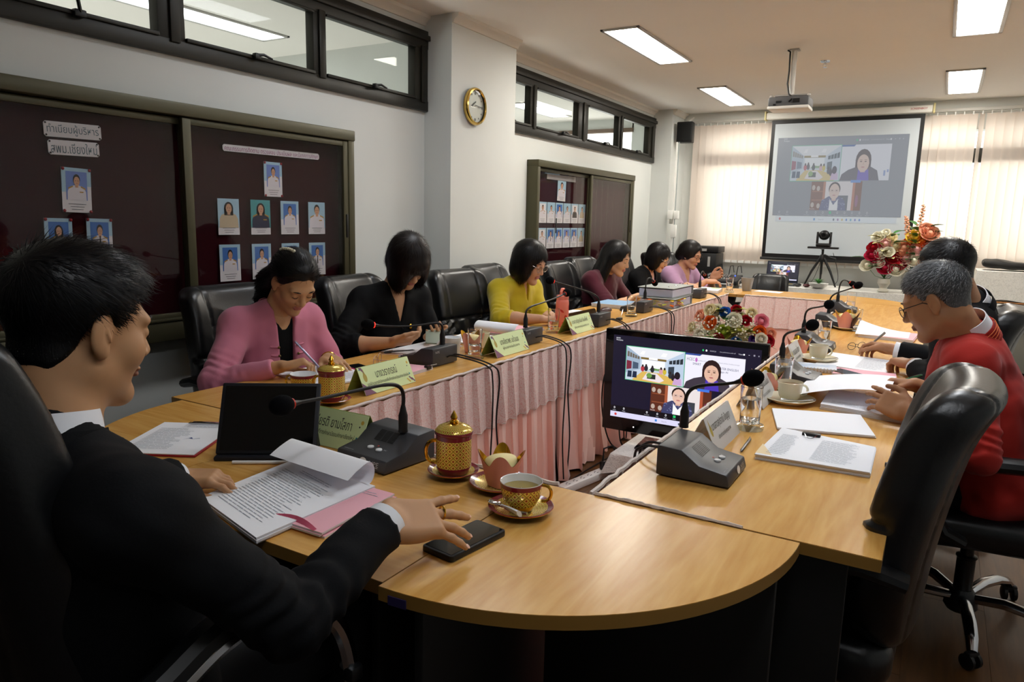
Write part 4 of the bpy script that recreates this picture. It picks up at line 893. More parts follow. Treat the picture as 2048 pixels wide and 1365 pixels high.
bouquet('bouquet', 'tall peach and orange bouquet in a cream vase behind the men', (-.26, 8.66, SB), [(-.08, -.03, .46, 'peach', .065), (.03, -.04, .46, 'palepink', .058), (.0, -.02, .58, 'yellow', .055), (.07, -.02, .54, 'orange', .05), (.13, -.03, .47, 'orange', .05), (.13, -.02, .62, 'peach', .06), (.16, -.04, .36, 'palepink', .055), (.1, -.06, .32, 'orange', .045), (.02, -.08, .34, 'white', .05), (-.06, -.07, .36, 'palepink', .05), (.2, -.02, .5, 'orange', .05), (-.03, 0, .53, 'orange', .045), (.1, 0, .66, 'peach', .05), (-.1, -.05, .42, 'peach', .05)],
        [(.05, 0), (.055, .015), (.06, .08), (.085, .16), (.075, .22), (.06, .24)], [((.04 + .06 * math.cos(i * 2.1), .05 * math.sin(i * 2.1), .28 + .022 * i), (math.cos(i * 2.1), math.sin(i * 2.1) - .2, .6), .18, .07, m_leafg) for i in range(20)], spikes=((-.06, 0, .58, .80, -.1), (.02, 0, .6, .92, .05)))
# cloth covered boxes and the black bag at the right
t = thing('covered_box', 'box under a mottled grey cloth carrying the black bag', 'box', (.62, 8.78, .69)); MB().box((0, 0, .16), (.58, .48, .29), b=.01).build('box_body', m_desk, t); cloth_cover(t, .6, .5, .31, .28, m_cloth, seed=9, fold=.005)
MB().box((0, .0, .008), (.62, .52, .012)).build('wood_board', mat('board_orange', '#b07a4a', r=.5), t)
t = thing('side_table', 'low table with white cloth under the covered box', 'table', (.6, 8.78, 0)); MB().box((0, 0, .335), (.9, .54, .64), b=.005).build('carcass', m_desk, t); cloth_cover(t, .94, .58, .682, .25, m_cloth, seed=3, fold=.006)
t = thing('black_bag', 'flat black laptop bag with hanging strap on the covered box', 'bag', (.60, 8.72, 1.003))
V, F = surf(un([(bx((0, 0, .045), (.24, .14, .035), .03), 0), (el((-.1, 0, .06), (.14, .11, .035)), .03)]), (-.3, -.2, -.02), (.3, .2, .13), .01); V[:, 2] += wrinkle(V, .004, 22, 3); V[:, 2] -= np.clip((V[:, 0]) * .06, -.02, .02); V[:, 2] -= V[:, 2].min()
NMesh().add(V, F).build('bag_body', mat('bag_black', '#131212', r=.55), t)
MB().tube([(.18, -.13, .04), (.2, -.24, .0), (.2, -.27, -.1), (.22, -.27, -.2), (.28, -.27, -.27), (.3, -.27, -.3)], .011, 5, flat=.3, up=(0, 1, 0)).build('strap', m_blackm, t)
# sound rack and mixer
t = thing('amplifier_rack', 'black amplifier rack behind the woman in the lilac blouse', 'amplifier', (-2.57, 9.0, .697))
MB().box((0, 0, .17), (.44, .34, .34), b=.008).build('rack_case', m_blackm, t); MB().box((-.0, .02, .385), (.46, .3, .075), b=.006).build('upper_unit', m_blackm, t)
p = Print((0, -.172, 0), (1, 0, 0), (0, 0, 1)); p.rect(.12, .18, .15, .3, 1); p.rect(-.08, .345 + .02, .1, .375 + .02, 1); p.ellipse(-.1, .05, .008, .008, 0, 1, 10); p.build('front_marks', [em('#e8e85a', 1), m_lampf], t, smooth=0)
t = thing('sound_mixer', 'black sound mixer with white faders on the corner desk', 'mixer', (-2.225, 8.68, .697))
MB().prism([(-.15, 0), (.15, 0), (.15, .1), (-.15, .045)], -.21, .21, b=.006, R=Matrix(((0, 0, 1), (1, 0, 0), (0, 1, 0)))).build('mixer_case', mat('mixer_black', '#1b1c20', r=.5), t)
nrm_ = Vector((0, -.18, .98))
for i in range(9): MB().box((-.16 + i * .03, -.09, .066), (.014, .022, .014), b=.002).build('fader', m_white, t)
for i in range(9):
    for j in range(3): MB().cyl((-.16 + i * .03, -.01 + .04 * j, .08 + .0075 * j), (-.16 + i * .03, -.01 + .04 * j, .096 + .0075 * j), .007, n=7).build('knob', m_lampf, t)
MB().box((.13, -.07, .07), (.06, .02, .012)).build('red_button', mat('red_plastic', '#a01818', r=.4), t); MB().ell((.15, .02, .095), (.009, .009, .008), n=8).build('lamp', em('#4a6aff', 2), t)
for x in (-.08, .05, .14): MB().tube([(x, .12, .1), (x + .01, .13, .2), (x + .05, .1, .21), (x + .07, .08, .13)], .005, 5).build('jack_cable', m_blackm, t)
t = thing('desk_papers', 'white sheets lying before the mixer', 'paper', (-2.2, 8.55, .697)); MB().box((0, 0, .006), (.3, .1, .01)).build('sheets', m_paper, t)
# ================================================================== things on the tables
m_mic = mat('mic_case_grey', '#3a3b3f', r=.42, spec=.5); m_foam = mat('foam_black', '#08080a', r=.95, spec=.1, bump=(400, .6, .001)); m_ring = mat('red_ring', '#c8321e', r=.35); m_ringlit = em('#ff2a1c', 2.2)
m_btn = mat('button_white', '#dfe2e4', r=.3); m_silver = mat('silver_lettering', '#b9bcc2', r=.3, m=.6)
def mic(label, x, y, rz, stem, head, lit=False, mid=None, w=.185):
    t = thing('conference_microphone', label, 'microphone', (x, y, TZ), rz, 'gooseneck conference microphones')
    pr = [(-.093, .004), (-.093, .012), (-.086, .036), (-.016, .047), (.03, .080), (.092, .083), (.095, .078), (.095, .004)]
    R3 = Matrix(((0, 0, 1), (1, 0, 0), (0, 1, 0)))
    MB().prism(pr, -w / 2, w / 2, b=.004, R=R3).build('mic_case', m_mic, t)
    MB().box((0, 0, .002), (w * .86, .17, .004)).build('foot_plate', m_blackm, t)
    s0 = Vector((-.016, .047, 0)); d = Vector((.046, .033, 0)).normalized(); nn = Vector((-d.y, d.x, 0))
    p = Print((0, -.016 + nn.x * .0006, .047 + nn.y * .0006), (1, 0, 0), (0, d.x, d.y))
    for i in range(3):
        for j in range(9):
            p.rect(-.036 + i * .025, .010 + j * .0042, -.014 + i * .025, .0125 + j * .0042, 0)
    p.build('speaker_grille', m_blackm, t, smooth=0)
    e = Vector((.07, .011, 0)).normalized(); p = Print((0, -.086, .0364), (1, 0, 0), (0, e.x, e.y))
    for q, (u, v) in enumerate(((-.012, .045), (.022, .042))): MB().lathe([(.009, 0), (.0085, .0035), (.006, .0045)], 14, at=(u, -.086 + v * e.x, .0362 + v * e.y)).build('button', m_btn, t)
    p.ellipse(.002, .06, .003, .003, 1, 1, 8); p.text('MIC', .04, .048, .005, 0, 1); p.text('conference unit', -.06, .012, .004, 0, 1, w=.035); p.build('panel_marks', [m_silver, m_ring], t, smooth=0)
    g = Vector((.007, .024)).normalized(); p = Print((0, -.0936, .012), (1, 0, 0), (0, .25, .97))
    p.ellipse(.012, .011, .0135, .0105, 1, 1, 20); p.text('NPE', .052, .012, .011, 0, 1, w=.034); p.rect(.036, .003, .068, .0045, 0, 1); p.build('brand_plate', [m_silver, m_btn], t, smooth=0)
    p = Print((0, .0956, .02), (-1, 0, 0), (0, 0, 1)); p.text('NPE', -.06, .045, .01, 0, 1, w=.03); p.build('back_mark', m_silver, t, smooth=0)
    M = Matrix.Rotation(-rz, 3, 'Z'); o = Vector((x, y, TZ)); S = M @ (Vector(stem) - o); H = M @ (Vector(head) - o); S.z = .081
    MB().tube([S, S + Vector((0, 0, .006)), S + Vector((0, 0, .045)), S + Vector((0, 0, .055)), S + Vector((0, 0, .072))], [.0135, .0125, .0125, .0095, .006], 12).build('stem_collar', m_blackm, t)
    A = S + Vector((0, 0, .07)); hd = H - A; m1 = A + Vector((0, 0, min(.10, max(.05, hd.z + .03)))); m2 = A + hd * .38 + Vector((0, 0, max(0, .105 - hd.z * .3)))
    if mid: m1, m2 = [M @ (Vector(q) - o) for q in mid]
    pts = []
    for i in range(25):
        u = i / 24; pts.append((1 - u) ** 3 * A + 3 * (1 - u) ** 2 * u * m1 + 3 * (1 - u) * u * u * m2 + u ** 3 * H)
    MB().tube(pts, [.0052] * 13 + [.0044] * 12, 8).build('gooseneck', m_blackm, t)
    dn = (pts[-1] - pts[-3]).normalized(); q = Vector((0, 0, 1)).rotation_difference(dn).to_matrix()
    mb = MB(); mb.lathe([(.0045, -.022), (.007, -.006), (.0105, 0)], 12); mb.v = [tuple(q @ Vector(v) + H) for v in mb.v]; mb.build('neck_cone', m_blackm, t)
    mb = MB(); mb.lathe([(.0105, 0), (.0125, .001), (.0125, .005), (.0105, .006)], 16); mb.v = [tuple(q @ Vector(v) + H) for v in mb.v]; mb.build('ring_light', m_ringlit if lit else m_ring, t)
    mb = MB(); mb.ell((0, 0, .03), (.0235, .0235, .03), n=20); mb.v = [tuple(q @ Vector(v) + H) for v in mb.v]; mb.build('foam_windshield', m_foam, t)
    return t
L90, R90 = -PI / 2, PI / 2
mic('nearest microphone, its gooseneck bent left in front of the tablet', -1.232, 1.437, math.radians(-6), (-1.19, 1.46, .83), (-1.20, 1.09, .985), mid=((-1.185, 1.47, 1.0), (-1.19, 1.38, .965)))
mic('microphone of the left row between eyeglasses and white mug', -1.945, 2.565, L90, (-1.90, 2.61, .83), (-2.02, 2.29, .945), lit=True, mid=((-1.9, 2.61, .965), (-1.93, 2.52, .90)))
mic('microphone of the left row just beyond the second green name plate', -1.89, 3.285, L90, (-1.86, 3.30, .83), (-1.83, 3.69, .982), mid=((-1.86, 3.3, .96), (-1.85, 3.42, .93)))
mic('microphone of the left row with a glowing red ring, beyond the bottle', -1.86, 4.14, L90, (-1.825, 4.17, .83), (-1.93, 3.74, 1.045), lit=True, mid=((-1.83, 4.17, .95), (-1.86, 4.05, .97)))
mic('microphone of the left row beside the grey box files, near side', -1.885, 4.99, L90, (-1.87, 5.12, .83), (-1.86, 5.26, .955))
mic('farthest microphone of the left row, past the grey box files', -1.85, 6.28, L90, (-1.83, 6.40, .83), (-1.86, 6.64, .93))
mic('microphone on the right nearest the camera, beside the white name plate', -.485, 1.83, R90, (-.575, 1.945, .83), (-.425, 1.945, .985), mid=((-.575, 1.945, .975), (-.50, 1.95, .95)))
mic('microphone of the right row half hidden behind the water glass by the blue notebook', -.47, 3.16, R90, (-.545, 3.22, .83), (-.43, 3.06, 1.0), mid=((-.55, 3.22, .96), (-.49, 3.12, .96)))
mic('microphone of the right row behind the second beige cup', -.53, 4.10, R90, (-.595, 4.10, .83), (-.455, 3.78, 1.02), mid=((-.6, 4.1, .98), (-.53, 3.92, .98)))
mic('microphone of the right row beside the pink cup cake', -.57, 5.10, R90, (-.605, 5.17, .83), (-.472, 5.17, 1.01), mid=((-.61, 5.17, .97), (-.54, 5.17, .97)))
mic('farthest microphone of the right row before the far end', -.605, 6.05, R90, (-.645, 5.98, .83), (-.58, 6.0, .985))
for k_, (x, y) in enumerate(((-1.85, 2.565), (-1.795, 3.285), (-1.765, 4.14), (-1.79, 4.99), (-1.755, 6.28))):
    nm_ = ('before the first green name plates', 'beside the second green name plate', 'beside the third green name plate', 'beside the box files', 'at the far end')[k_]
    for s_ in (0, 1):
        yy = y + .01 + .035 * s_; e = LX1 + .05
        cable(('first', 'second')[s_] + ' black cable over the left skirt from the microphone ' + nm_, [(x + .002, yy, .785), (x + .04, yy + .01, .792), (e + .0, yy + .02, .765), (e + .025, yy + .03 + .02 * s_, .70), (e + .02, yy + .04, .5), (e + .025, yy + .02 + .05 * s_, .25), (e + .035, yy + .03, .03)], r=.004)
for s_ in (0, 1): cable(('first', 'second')[s_] + ' black cable of the nearest right-hand microphone dropping behind the table edge', [(-.582, 1.84 + .035 * s_, .785), (-.62, 1.85 + .035 * s_, .79), (-.67, 1.87 + .04 * s_, .775), (-.70, 1.9 + .04 * s_, .72), (-.71, 1.95, .5)], r=.004)

# clear tumblers
m_glass = mat('clear_glass', '#ffffff', r=.0, trans=1, ior=1.45, spec=.5); m_water = mat('water', '#fbfdfd', r=.0, trans=1, ior=1.33)
def tumbler(label, x, y, h=.14, fill=.75, r=.033):
    t = thing('water_glass', label, 'glass', (x, y, TZ), 0, 'water glasses')
    MB().lathe([(.001, .0005), (r * 1.32, .0005), (r * 1.38, .006), (r * 1.34, .016), (r * .98, .021), (.001, .021)], 32, caps=False).build('glass_foot', thin_glass('foot_glass', (.9, .93, .92), 2.2, .03), t, smooth=50)
    MB().lathe([(.001, .0215), (r * .98, .0215), (r * .94, .026), (r * .97, h * .5), (r * 1.06, h), (r * 1.0, h + .0012), (r * .92, h * .5), (r * .86, .034), (.001, .030)], 32, caps=False).build('tumbler', m_glass, t, smooth=50)
    MB().lathe([(.001, .0305), (r * .855, .0345), (r * .90, h * .5), (r * .9 + (fill - .5) * r * .15, h * fill), (.001, h * fill)], 32, caps=False).build('water_fill', m_water, t, smooth=50)
    return t
for x, y, lab, f in ((-1.83, 2.77, 'water glass of the left row beside the second green name plate', .45), (-1.90, 3.70, 'water glass before the coral bottle', .5), (-1.81, 4.70, 'water glass of the left row nearest the grey box files', .5), (-1.87, 6.05, 'water glass beyond the box files beside the farthest left microphone', .6), (-1.72, 7.02, 'water glass beside the grey cup at the far left corner', .6),
                       (-.475, 2.325, 'water glass behind the nearest white name plate', .72), (-.485, 2.93, 'water glass behind the beige cup nearest the camera', .8), (-.508, 4.23, 'water glass of the right row behind the pen-holding hand', .6), (-.42, 4.98, 'water glass right of the pink cup cake', .6), (-.572, 6.2, 'farthest water glass of the right row', .5)):
    tumbler(lab, x, y, fill=f)

# tent name plates
m_acr = thin_glass('acrylic', (.97, .98, .97), 1.0); m_green = mat('plate_green', '#d8eaae', r=.35, coat=.4); m_greenin = mat('plate_green_inside', '#8fa048', r=.5); m_wplate = mat('plate_white', '#d3d4d2', r=.3, coat=.4)
m_inkd = mat('ink_dark', '#3a3d33', r=.6); m_plum = mat('print_plum', '#7d5470', r=.6); m_mus = mat('print_mustard', '#d0b048', r=.6); m_tealp = mat('print_teal_dot', '#2f9aa0', r=.6); m_gp = mat('print_gold_drop', '#b5a24a', r=.6)
def tent(label, x, y, rz, w, txt1, txt2, green=True, hgt=.098, dep=.092, al=.5, t1h=.3, tw1=.6, tw2=.8, corner=True):
    t = thing('name_plate', label, 'name plate', (x, y, TZ), rz, 'tent name plates')
    L = math.hypot(dep / 2, hgt); ca, sa = (dep / 2) / L, hgt / L
    for s_ in (-1, 1):
        mb = MB(); a = (s_ * dep / 2, .001); bq = (s_ * .001, hgt)
        nx, nz = s_ * sa * .0018, ca * .0018
        V = [(-w / 2, a[0], a[1]), (w / 2, a[0], a[1]), (w / 2, bq[0], bq[1]), (-w / 2, bq[0], bq[1])]; V += [(q[0], q[1] + nx, q[2] + nz) for q in V]
        mb.add(V, [(0, 1, 2, 3), (7, 6, 5, 4), (0, 4, 5, 1), (1, 5, 6, 2), (2, 6, 7, 3), (3, 7, 4, 0)], 0)
        mb.build('front_panel' if s_ < 0 else 'back_panel', (m_green if green else m_wplate) if s_ < 0 else (m_greenin if green else m_wplate), t, smooth=0)
    MB().box((0, 0, hgt * .46), (w * .98, dep * .5, .0015)).build('cross_strip', m_acr, t, smooth=0)
    o = Vector((-w / 2, -dep / 2 - sa * .0022, .001 + ca * .0022)); p = Print(o, (1, 0, 0), (0, ca, sa), eps=.0003)
    p.text(txt1, w * al, L * .66, L * t1h, 0, 2, w=w * tw1, align=.5); p.text(txt2, w * al, L * .34, L * .17, 0, 2, w=w * tw2, align=.5)
    p.ellipse(w * .09, L * .6, w * .034, L * .15, 1, 1, 18); p.poly([(w * .07, L * .7), (w * .11, L * .7), (w * .085, L * .95)], 1, 1)
    if green:
        if corner: p.poly([(0, 0), (w * .2, 0), (0, L * .45)], 2, 1)
        p.poly([(w * .015, L * .98), (w * .07, L * .98), (w * .1, L * .74)], 2, 1)
        for (u, v), m_ in zip(((.86, .12), (.91, .17), (.95, .1)), (3, 2, 2)): p.poly([(w * (u - .02), L * (v + .08)), (w * u, L * (v + .1)), (w * (u + .05), L * (v - .05)), (w * (u + .03), L * (v - .08))], m_, 1)
        p.ellipse(w * .93, L * .36, w * .012, L * .035, 4, 1, 10); p.ellipse(w * .95, L * .78, w * .018, L * .055, 3, 1, 12); p.ellipse(w * .03, L * .9, w * .01, L * .03, 4, 1, 10); p.ellipse(w * .93, L * .66, w * .008, L * .025, 0, 1, 10)
    p.build('plate_print', [m_inkd, m_gp, m_plum, m_mus, m_tealp], t, smooth=0)
    return t
S2 = 'สำนักงานเขตพื้นที่การศึกษามัธยมศึกษาเชียงใหม่'
tent('green name plate behind the tablet facing the man in the black suit', -1.475, 1.475, 0, .31, 'นายยอดเกียรติ ยามโสภา', 'ผู้อำนวยการ' + S2, al=.48, tw1=.72, tw2=.84, corner=False)
tent('green name plate in front of the pink-jacketed woman', -1.792, 2.075, R90, .29, 'นางวราภรณ์', 'รองผู้อำนวยการ' + S2, tw1=.42, tw2=.82)
tent('green name plate beside the water glass before the woman in black', -1.79, 2.985, R90, .31, 'นางอัชราพร แก้วเมฆ', 'ผู้อำนวยการกลุ่มอำนวยการ', tw1=.55, tw2=.5)
tent('green name plate in front of the coral bottle', -1.81, 3.83, R90, .31, 'นางสาวณัฐชานันท์ พิมพ์โพธิ์', 'ผู้อำนวยการกลุ่มนิเทศติดตามฯ', tw1=.68, tw2=.62)
tent('white name plate nearest the camera beside the right-hand microphone', -.535, 2.125, R90, .27, 'นางสาวสุปราณี ปัญญา', 'ประธานกลุ่มคุณภาพ', green=False, tw1=.72, tw2=.5)
tent('white name plate half hidden behind the nearest beige cup', -.535, 2.72, R90, .24, 'นายสุพจน์ มั่นจิต', 'ประธานกลุ่มพัฒนา', green=False, tw1=.7, tw2=.5)
tent('white name plate beside the second beige cup', -.565, 3.58, R90, .24, 'นายมงคล ไชยา', 'ประธานกลุ่ม', green=False, tw1=.66, tw2=.5)
tent('farthest white name plate before the pink cup cake', -.595, 4.50, R90, .24, 'นายวินัย', 'ประธานกลุ่ม', green=False, tw1=.5, tw2=.5)

# gold tea sets
def benjarong(name, n, kz):
    if name in MATS: return MATS[name]
    M = mat(name, '#efd470', r=.2, m=.35); T = M.node_tree; N = T.nodes; L = T.links
    tc = N.new('ShaderNodeTexCoord'); sp = N.new('ShaderNodeSeparateXYZ'); L.new(tc.outputs['Object'], sp.inputs[0])
    def mth(op, a, b=None, v=None):
        q = N.new('ShaderNodeMath'); q.operation = op; L.new(a, q.inputs[0])
        if b is not None: L.new(b, q.inputs[1])
        if v is not None: q.inputs[1].default_value = v
        return q.outputs[0]
    at = N.new('ShaderNodeMath'); at.operation = 'ARCTAN2'; L.new(sp.outputs[1], at.inputs[0]); L.new(sp.outputs[0], at.inputs[1])
    u = mth('MULTIPLY', at.outputs[0], v=n / (2 * PI)); 
    if kz > 0: v_ = mth('MULTIPLY', sp.outputs[2], v=kz)
    else:
        l2 = mth('ADD', mth('MULTIPLY', sp.outputs[0], sp.outputs[0]), mth('MULTIPLY', sp.outputs[1], sp.outputs[1])); v_ = mth('MULTIPLY', mth('SQRT', l2), v=-kz)
    a = mth('ABSOLUTE', mth('SUBTRACT', mth('FRACT', mth('ADD', u, v_)), v=.5)); b = mth('ABSOLUTE', mth('SUBTRACT', mth('FRACT', mth('SUBTRACT', u, v_)), v=.5))
    mx_ = mth('MAXIMUM', a, b); dot = mth('LESS_THAN', mx_, v=.17); line = mth('GREATER_THAN', mx_, v=.44)
    m1 = N.new('ShaderNodeMix'); m1.data_type = 'RGBA'; m1.inputs[6].default_value = (*lin('#efd266'), 1); m1.inputs[7].default_value = (*lin('#8c2f20'), 1); L.new(dot, m1.inputs[0])
    m2 = N.new('ShaderNodeMix'); m2.data_type = 'RGBA'; m2.inputs[7].default_value = (*lin('#8f6d22'), 1); L.new(m1.outputs[2], m2.inputs[6]); L.new(line, m2.inputs[0])
    L.new(m2.outputs[2], N['Principled BSDF'].inputs['Base Color']); L.new(mth('MULTIPLY', mth('SUBTRACT', mth('MULTIPLY', dot, v=-1), v=-1), v=.35), N['Principled BSDF'].inputs['Metallic'])
    return M
m_bj = benjarong('benjarong_wall', 16, 58); m_bjs = benjarong('benjarong_dish', 24, -80)
m_wine = mat('wine_enamel', '#7c1f2b', r=.2, coat=.5); m_porc = mat('porcelain_white', '#eceef0', r=.15, coat=.4); m_goldc = mat('bright_gold', '#e0b040', r=.14, m=1); m_tea = mat('green_tea', '#9a8436', r=.03, coat=.6)
def saucer(t, r, name='saucer', mm=None, z0=0.0):
    mm = mm or (m_bjs, m_wine, m_goldc)
    MB().lathe([(r * .45, z0), (r * .5, z0 + .003), (r * .98, z0 + .016), (r, z0 + .0185), (r * .97, z0 + .0195), (r * .82, z0 + .0155), (r * .45, z0 + .006), (.001, z0 + .0055)], 40, m=[2, 2, 2, 1, 1, 0, 0], caps=False).build(name, list(mm), t)
def handle(t, r, z0, z1, out, th, m, a=0, name='handle'):
    pts = []
    for i in range(15):
        u = i / 14; ang = PI * (u - .5); rr = r + out * math.cos(ang) ** .7; z = (z0 + z1) / 2 + (z1 - z0) / 2 * math.sin(ang)
        pts.append((rr * math.cos(a), rr * math.sin(a), z))
    MB().tube(pts, th, 8).build(name, m, t)
def lidded(label, x, y, a):
    t = thing('lidded_tea_cup', label, 'tea cup', (x, y, TZ), 0, 'gold patterned tea sets'); saucer(t, .066)
    MB().lathe([(.030, .008), (.040, .012), (.0445, .022), (.0452, .03), (.0452, .10), (.0452, .112)], 40, m=[2, 1, 1, 0, 1], caps=False).build('cup_body', [m_bj, m_wine, m_goldc], t)
    MB().lathe([(.0475, .112), (.049, .116), (.048, .121), (.040, .130), (.022, .138), (.010, .1405)], 40, m=[1, 1, 0, 0, 2], caps=False).build('lid', [m_bjs, m_wine, m_goldc], t)
    MB().lathe([(.010, .140), (.012, .144), (.007, .148), (.0095, .154), (.006, .162), (.0005, .172)], 16).build('finial', m_goldc, t)
    handle(t, .044, .036, .094, .026, .0048, m_goldc, a); return t
lidded('gold lidded tea cup beside the nearest microphone', -1.012, 1.442, math.radians(215))
lidded('gold lidded tea cup behind the tablet', -1.775, 1.79, math.radians(200))
def teacup(label, x, y, a, tea=True, sc=True):
    t = thing('tea_cup', label, 'tea cup', (x, y, TZ), 0, 'gold patterned tea sets')
    if sc: saucer(t, .074)
    z = .008 if sc else 0
    MB().lathe([(.024, z), (.026, z + .004), (.036, z + .016), (.0435, z + .034), (.0465, z + .055), (.048, z + .066), (.0475, z + .0675), (.046, z + .066), (.042, z + .036), (.03, z + .014), (.001, z + .012)], 40, m=[2, 2, 0, 0, 1, 3, 3, 3, 3, 3], caps=False).build('cup_body', [m_bj, m_wine, m_goldc, m_porc], t)
    if tea: MB().lathe([(.0437, z + .05), (.001, z + .05)], 36, caps=False).build('tea_fill', m_tea, t)
    handle(t, .045, z + .02, z + .058, .022, .0038, m_goldc, a); return t
tc_ = teacup('gold tea cup with tea on its saucer beside the phone', -.752, 1.335, math.radians(28))
teacup('gold tea cup without lid left of the lidded cup behind the tablet', -1.955, 1.83, math.radians(205), tea=False)
t = thing('teaspoon', 'silver teaspoon wrapped in white paper on the tea saucer', 'spoon', (-.752, 1.335, TZ + .021)); 
MB().ell((-.048, -.035, .004), (.020, .013, .004), n=14, R=rot(0, 0, -.3)).tube([(-.035, -.04, .004), (.0, -.058, .006), (.045, -.052, .005)], [.003, .0022, .0035], 6).build('spoon_metal', m_chrome, t)
MB().tube([(-.02, -.047, .006), (.01, -.061, .009), (.035, -.068, .008)], [.006, .0095, .012], 7, flat=.45).build('paper_wrap', m_paper, t)
# cup cakes in pink tulip paper
m_tulip = mat('tulip_pink', '#eaa294', r=.55); m_tulipg = mat('tulip_gold_inside', '#d9a227', r=.2, m=.8); m_cream = mat('butter_cream', '#f0dfa0', r=.6, sss=.1)
def cupcake(name, label, x, y, z=TZ, plate=None, s=1.0, rz=0, cup=None):
    t = thing(name, label, 'cake', (x, y, z), rz, 'pink tulip-paper cakes')
    zz = .0
    if plate: saucer(t, .078, 'plate', plate); zz = .008
    r0, r1, h = .031 * s, .052 * s, .088 * s; n = 64; tip = lambda u: h * (.62 + .38 * abs(math.cos(PI * 4 * u)) ** 2.0)
    for nm, off, m_ in (('paper_outside', 0, m_tulip), ('paper_inside', -.0012, m_tulipg)):
        def fn(u, v):
            z = tip(u) * v; sq = 1 + .06 * math.cos(4 * 2 * PI * u / 1); rr = (r0 + (r1 - r0) * (z / h) ** .9) * sq + off + .010 * max(0, z / h - .65); return (rr * math.cos(2 * PI * u), rr * math.sin(2 * PI * u), zz + .001 + z)
        MB().sheet(fn, n, 6).build(nm, m_, t, smooth=60)
    MB().lathe([(r0 * .98, zz + .002), (.001, zz + .002)], 20, caps=False).build('paper_base', m_tulip, t)
    V, F = surf(un([(el((0, 0, zz + h * .58), (r1 * .70, r1 * .70, h * .15)), 0), (el((.014 * s, .01, zz + h * .72), (.022 * s, .02 * s, h * .12)), .02), (el((-.016 * s, -.006, zz + h * .70), (.022 * s, .02 * s, h * .12)), .02), (el((.0, -.016 * s, zz + h * .70), (.02 * s, .018 * s, h * .11)), .02)]), (-.07, -.07, zz + h * .3), (.07, .07, zz + h * 1.1), .004)
    NMesh().add(V, F).build('cream_top', m_cream, t); return t
cupcake('cup_cake', 'cake in pink paper on a gold patterned plate beside the lidded cup', -.868, 1.438, plate=(m_bjs, m_wine, m_goldc), rz=.5)
m_beige = mat('beige_porcelain', '#ddd6bb', r=.22, coat=.4); m_beiged = mat('dark_handle_line', '#6a5a55', r=.4)
def beige_cup(label, x, y, rz=0, full=True):
    t = thing('coffee_cup', label, 'cup', (x, y, TZ), rz, 'beige cups of the right row')
    MB().lathe([(.05, 0), (.055, .004), (.085, .017), (.092, .022), (.09, .0235), (.06, .012), (.03, .008), (.001, .008)], 36, caps=False).build('saucer', m_beige, t)
    MB().lathe([(.024, .01), (.028, .014), (.037, .026), (.041, .045), (.043, .068), (.046, .08), (.0445, .081), (.04, .066), (.036, .03), (.001, .02)], 36, caps=False).build('cup_body', m_beige, t)
    MB().lathe([(.0405, .07), (.001, .07)], 24, caps=False).build('coffee_fill', mat('coffee', '#8a6a48', r=.1), t)
    handle(t, .042, .03, .068, .022, .004, m_beige, 0); handle(t, .0445, .032, .066, .0225, .0022, m_beiged, 0, 'handle_line'); MB().tube([(-.05, -.055, .025), (.0, -.065, .024), (.075, -.05, .028)], [.006, .0025, .003], 6).build('spoon', m_chrome, t); return t
beige_cup('beige cup on a saucer nearest the camera in the right row', -.43, 2.765, .5)
beige_cup('beige cup on a saucer before the second man', -.465, 3.72, .5)
cupcake('cup_cake', 'cake in pink paper behind the nearest beige cup', -.535, 2.88, rz=.3, s=1.05)
cupcake('cup_cake', 'cake in pink paper behind the second beige cup', -.575, 3.84, rz=.3, s=1.05)
cupcake('cup_cake', 'cake in pink paper standing on a beige saucer farther down the right row', -.475, 5.0, plate=(m_beige, m_beige, m_beige), s=1.3)
cupcake('cup_cake', 'cake in pink paper behind the water glass of the left row', -1.93, 2.90, s=1.15)
t = thing('mug', 'white mug behind the microphone of the left row', 'mug', (-1.97, 2.78, TZ)); MB().lathe([(.036, 0), (.041, .004), (.043, .04), (.045, .085), (.042, .086), (.04, .04), (.036, .008), (.001, .006)], 32, caps=False).build('mug_body', m_porc, t); handle(t, .042, .02, .068, .026, .005, m_porc, math.radians(225))
t = thing('mug', 'pale yellow cup behind the second green name plate', 'mug', (-1.96, 3.02, TZ)); MB().lathe([(.03, 0), (.036, .004), (.043, .04), (.047, .08), (.044, .081), (.04, .04), (.03, .008), (.001, .006)], 32, caps=False).build('cup_body', m_beige, t); handle(t, .044, .02, .066, .024, .005, m_beige, 2.2)
t = thing('mug', 'grey tapered cup at the far left corner of the ring', 'mug', (-1.62, 7.3, TZ)); MB().lathe([(.04, 0), (.042, .004), (.062, .13), (.059, .131), (.038, .008), (.001, .006)], 28, caps=False).build('cup_body', mat('cup_grey', '#85878a', r=.4), t); handle(t, .052, .04, .105, .03, .006, MATS['cup_grey'], 3.6)
t = thing('water_bottle', 'coral water bottle with red fruit print and loop cap', 'bottle', (-1.97, 3.95, TZ)); m_coral = mat('coral', '#f2836f', r=.35, coat=.2)
MB().lathe([(.036, 0), (.04, .006), (.04, .15), (.037, .165), (.033, .17)], 32).build('bottle_body', m_coral, t); MB().lathe([(.037, .168), (.038, .172), (.038, .19), (.034, .194)], 32).build('cap', m_coral, t)
MB().tube([(0, -.022, .192), (0, -.024, .215), (0, -.012, .232), (0, .012, .232), (0, .024, .215), (0, .022, .192)], .007, 8, flat=1.2).build('carry_loop', m_coral, t)
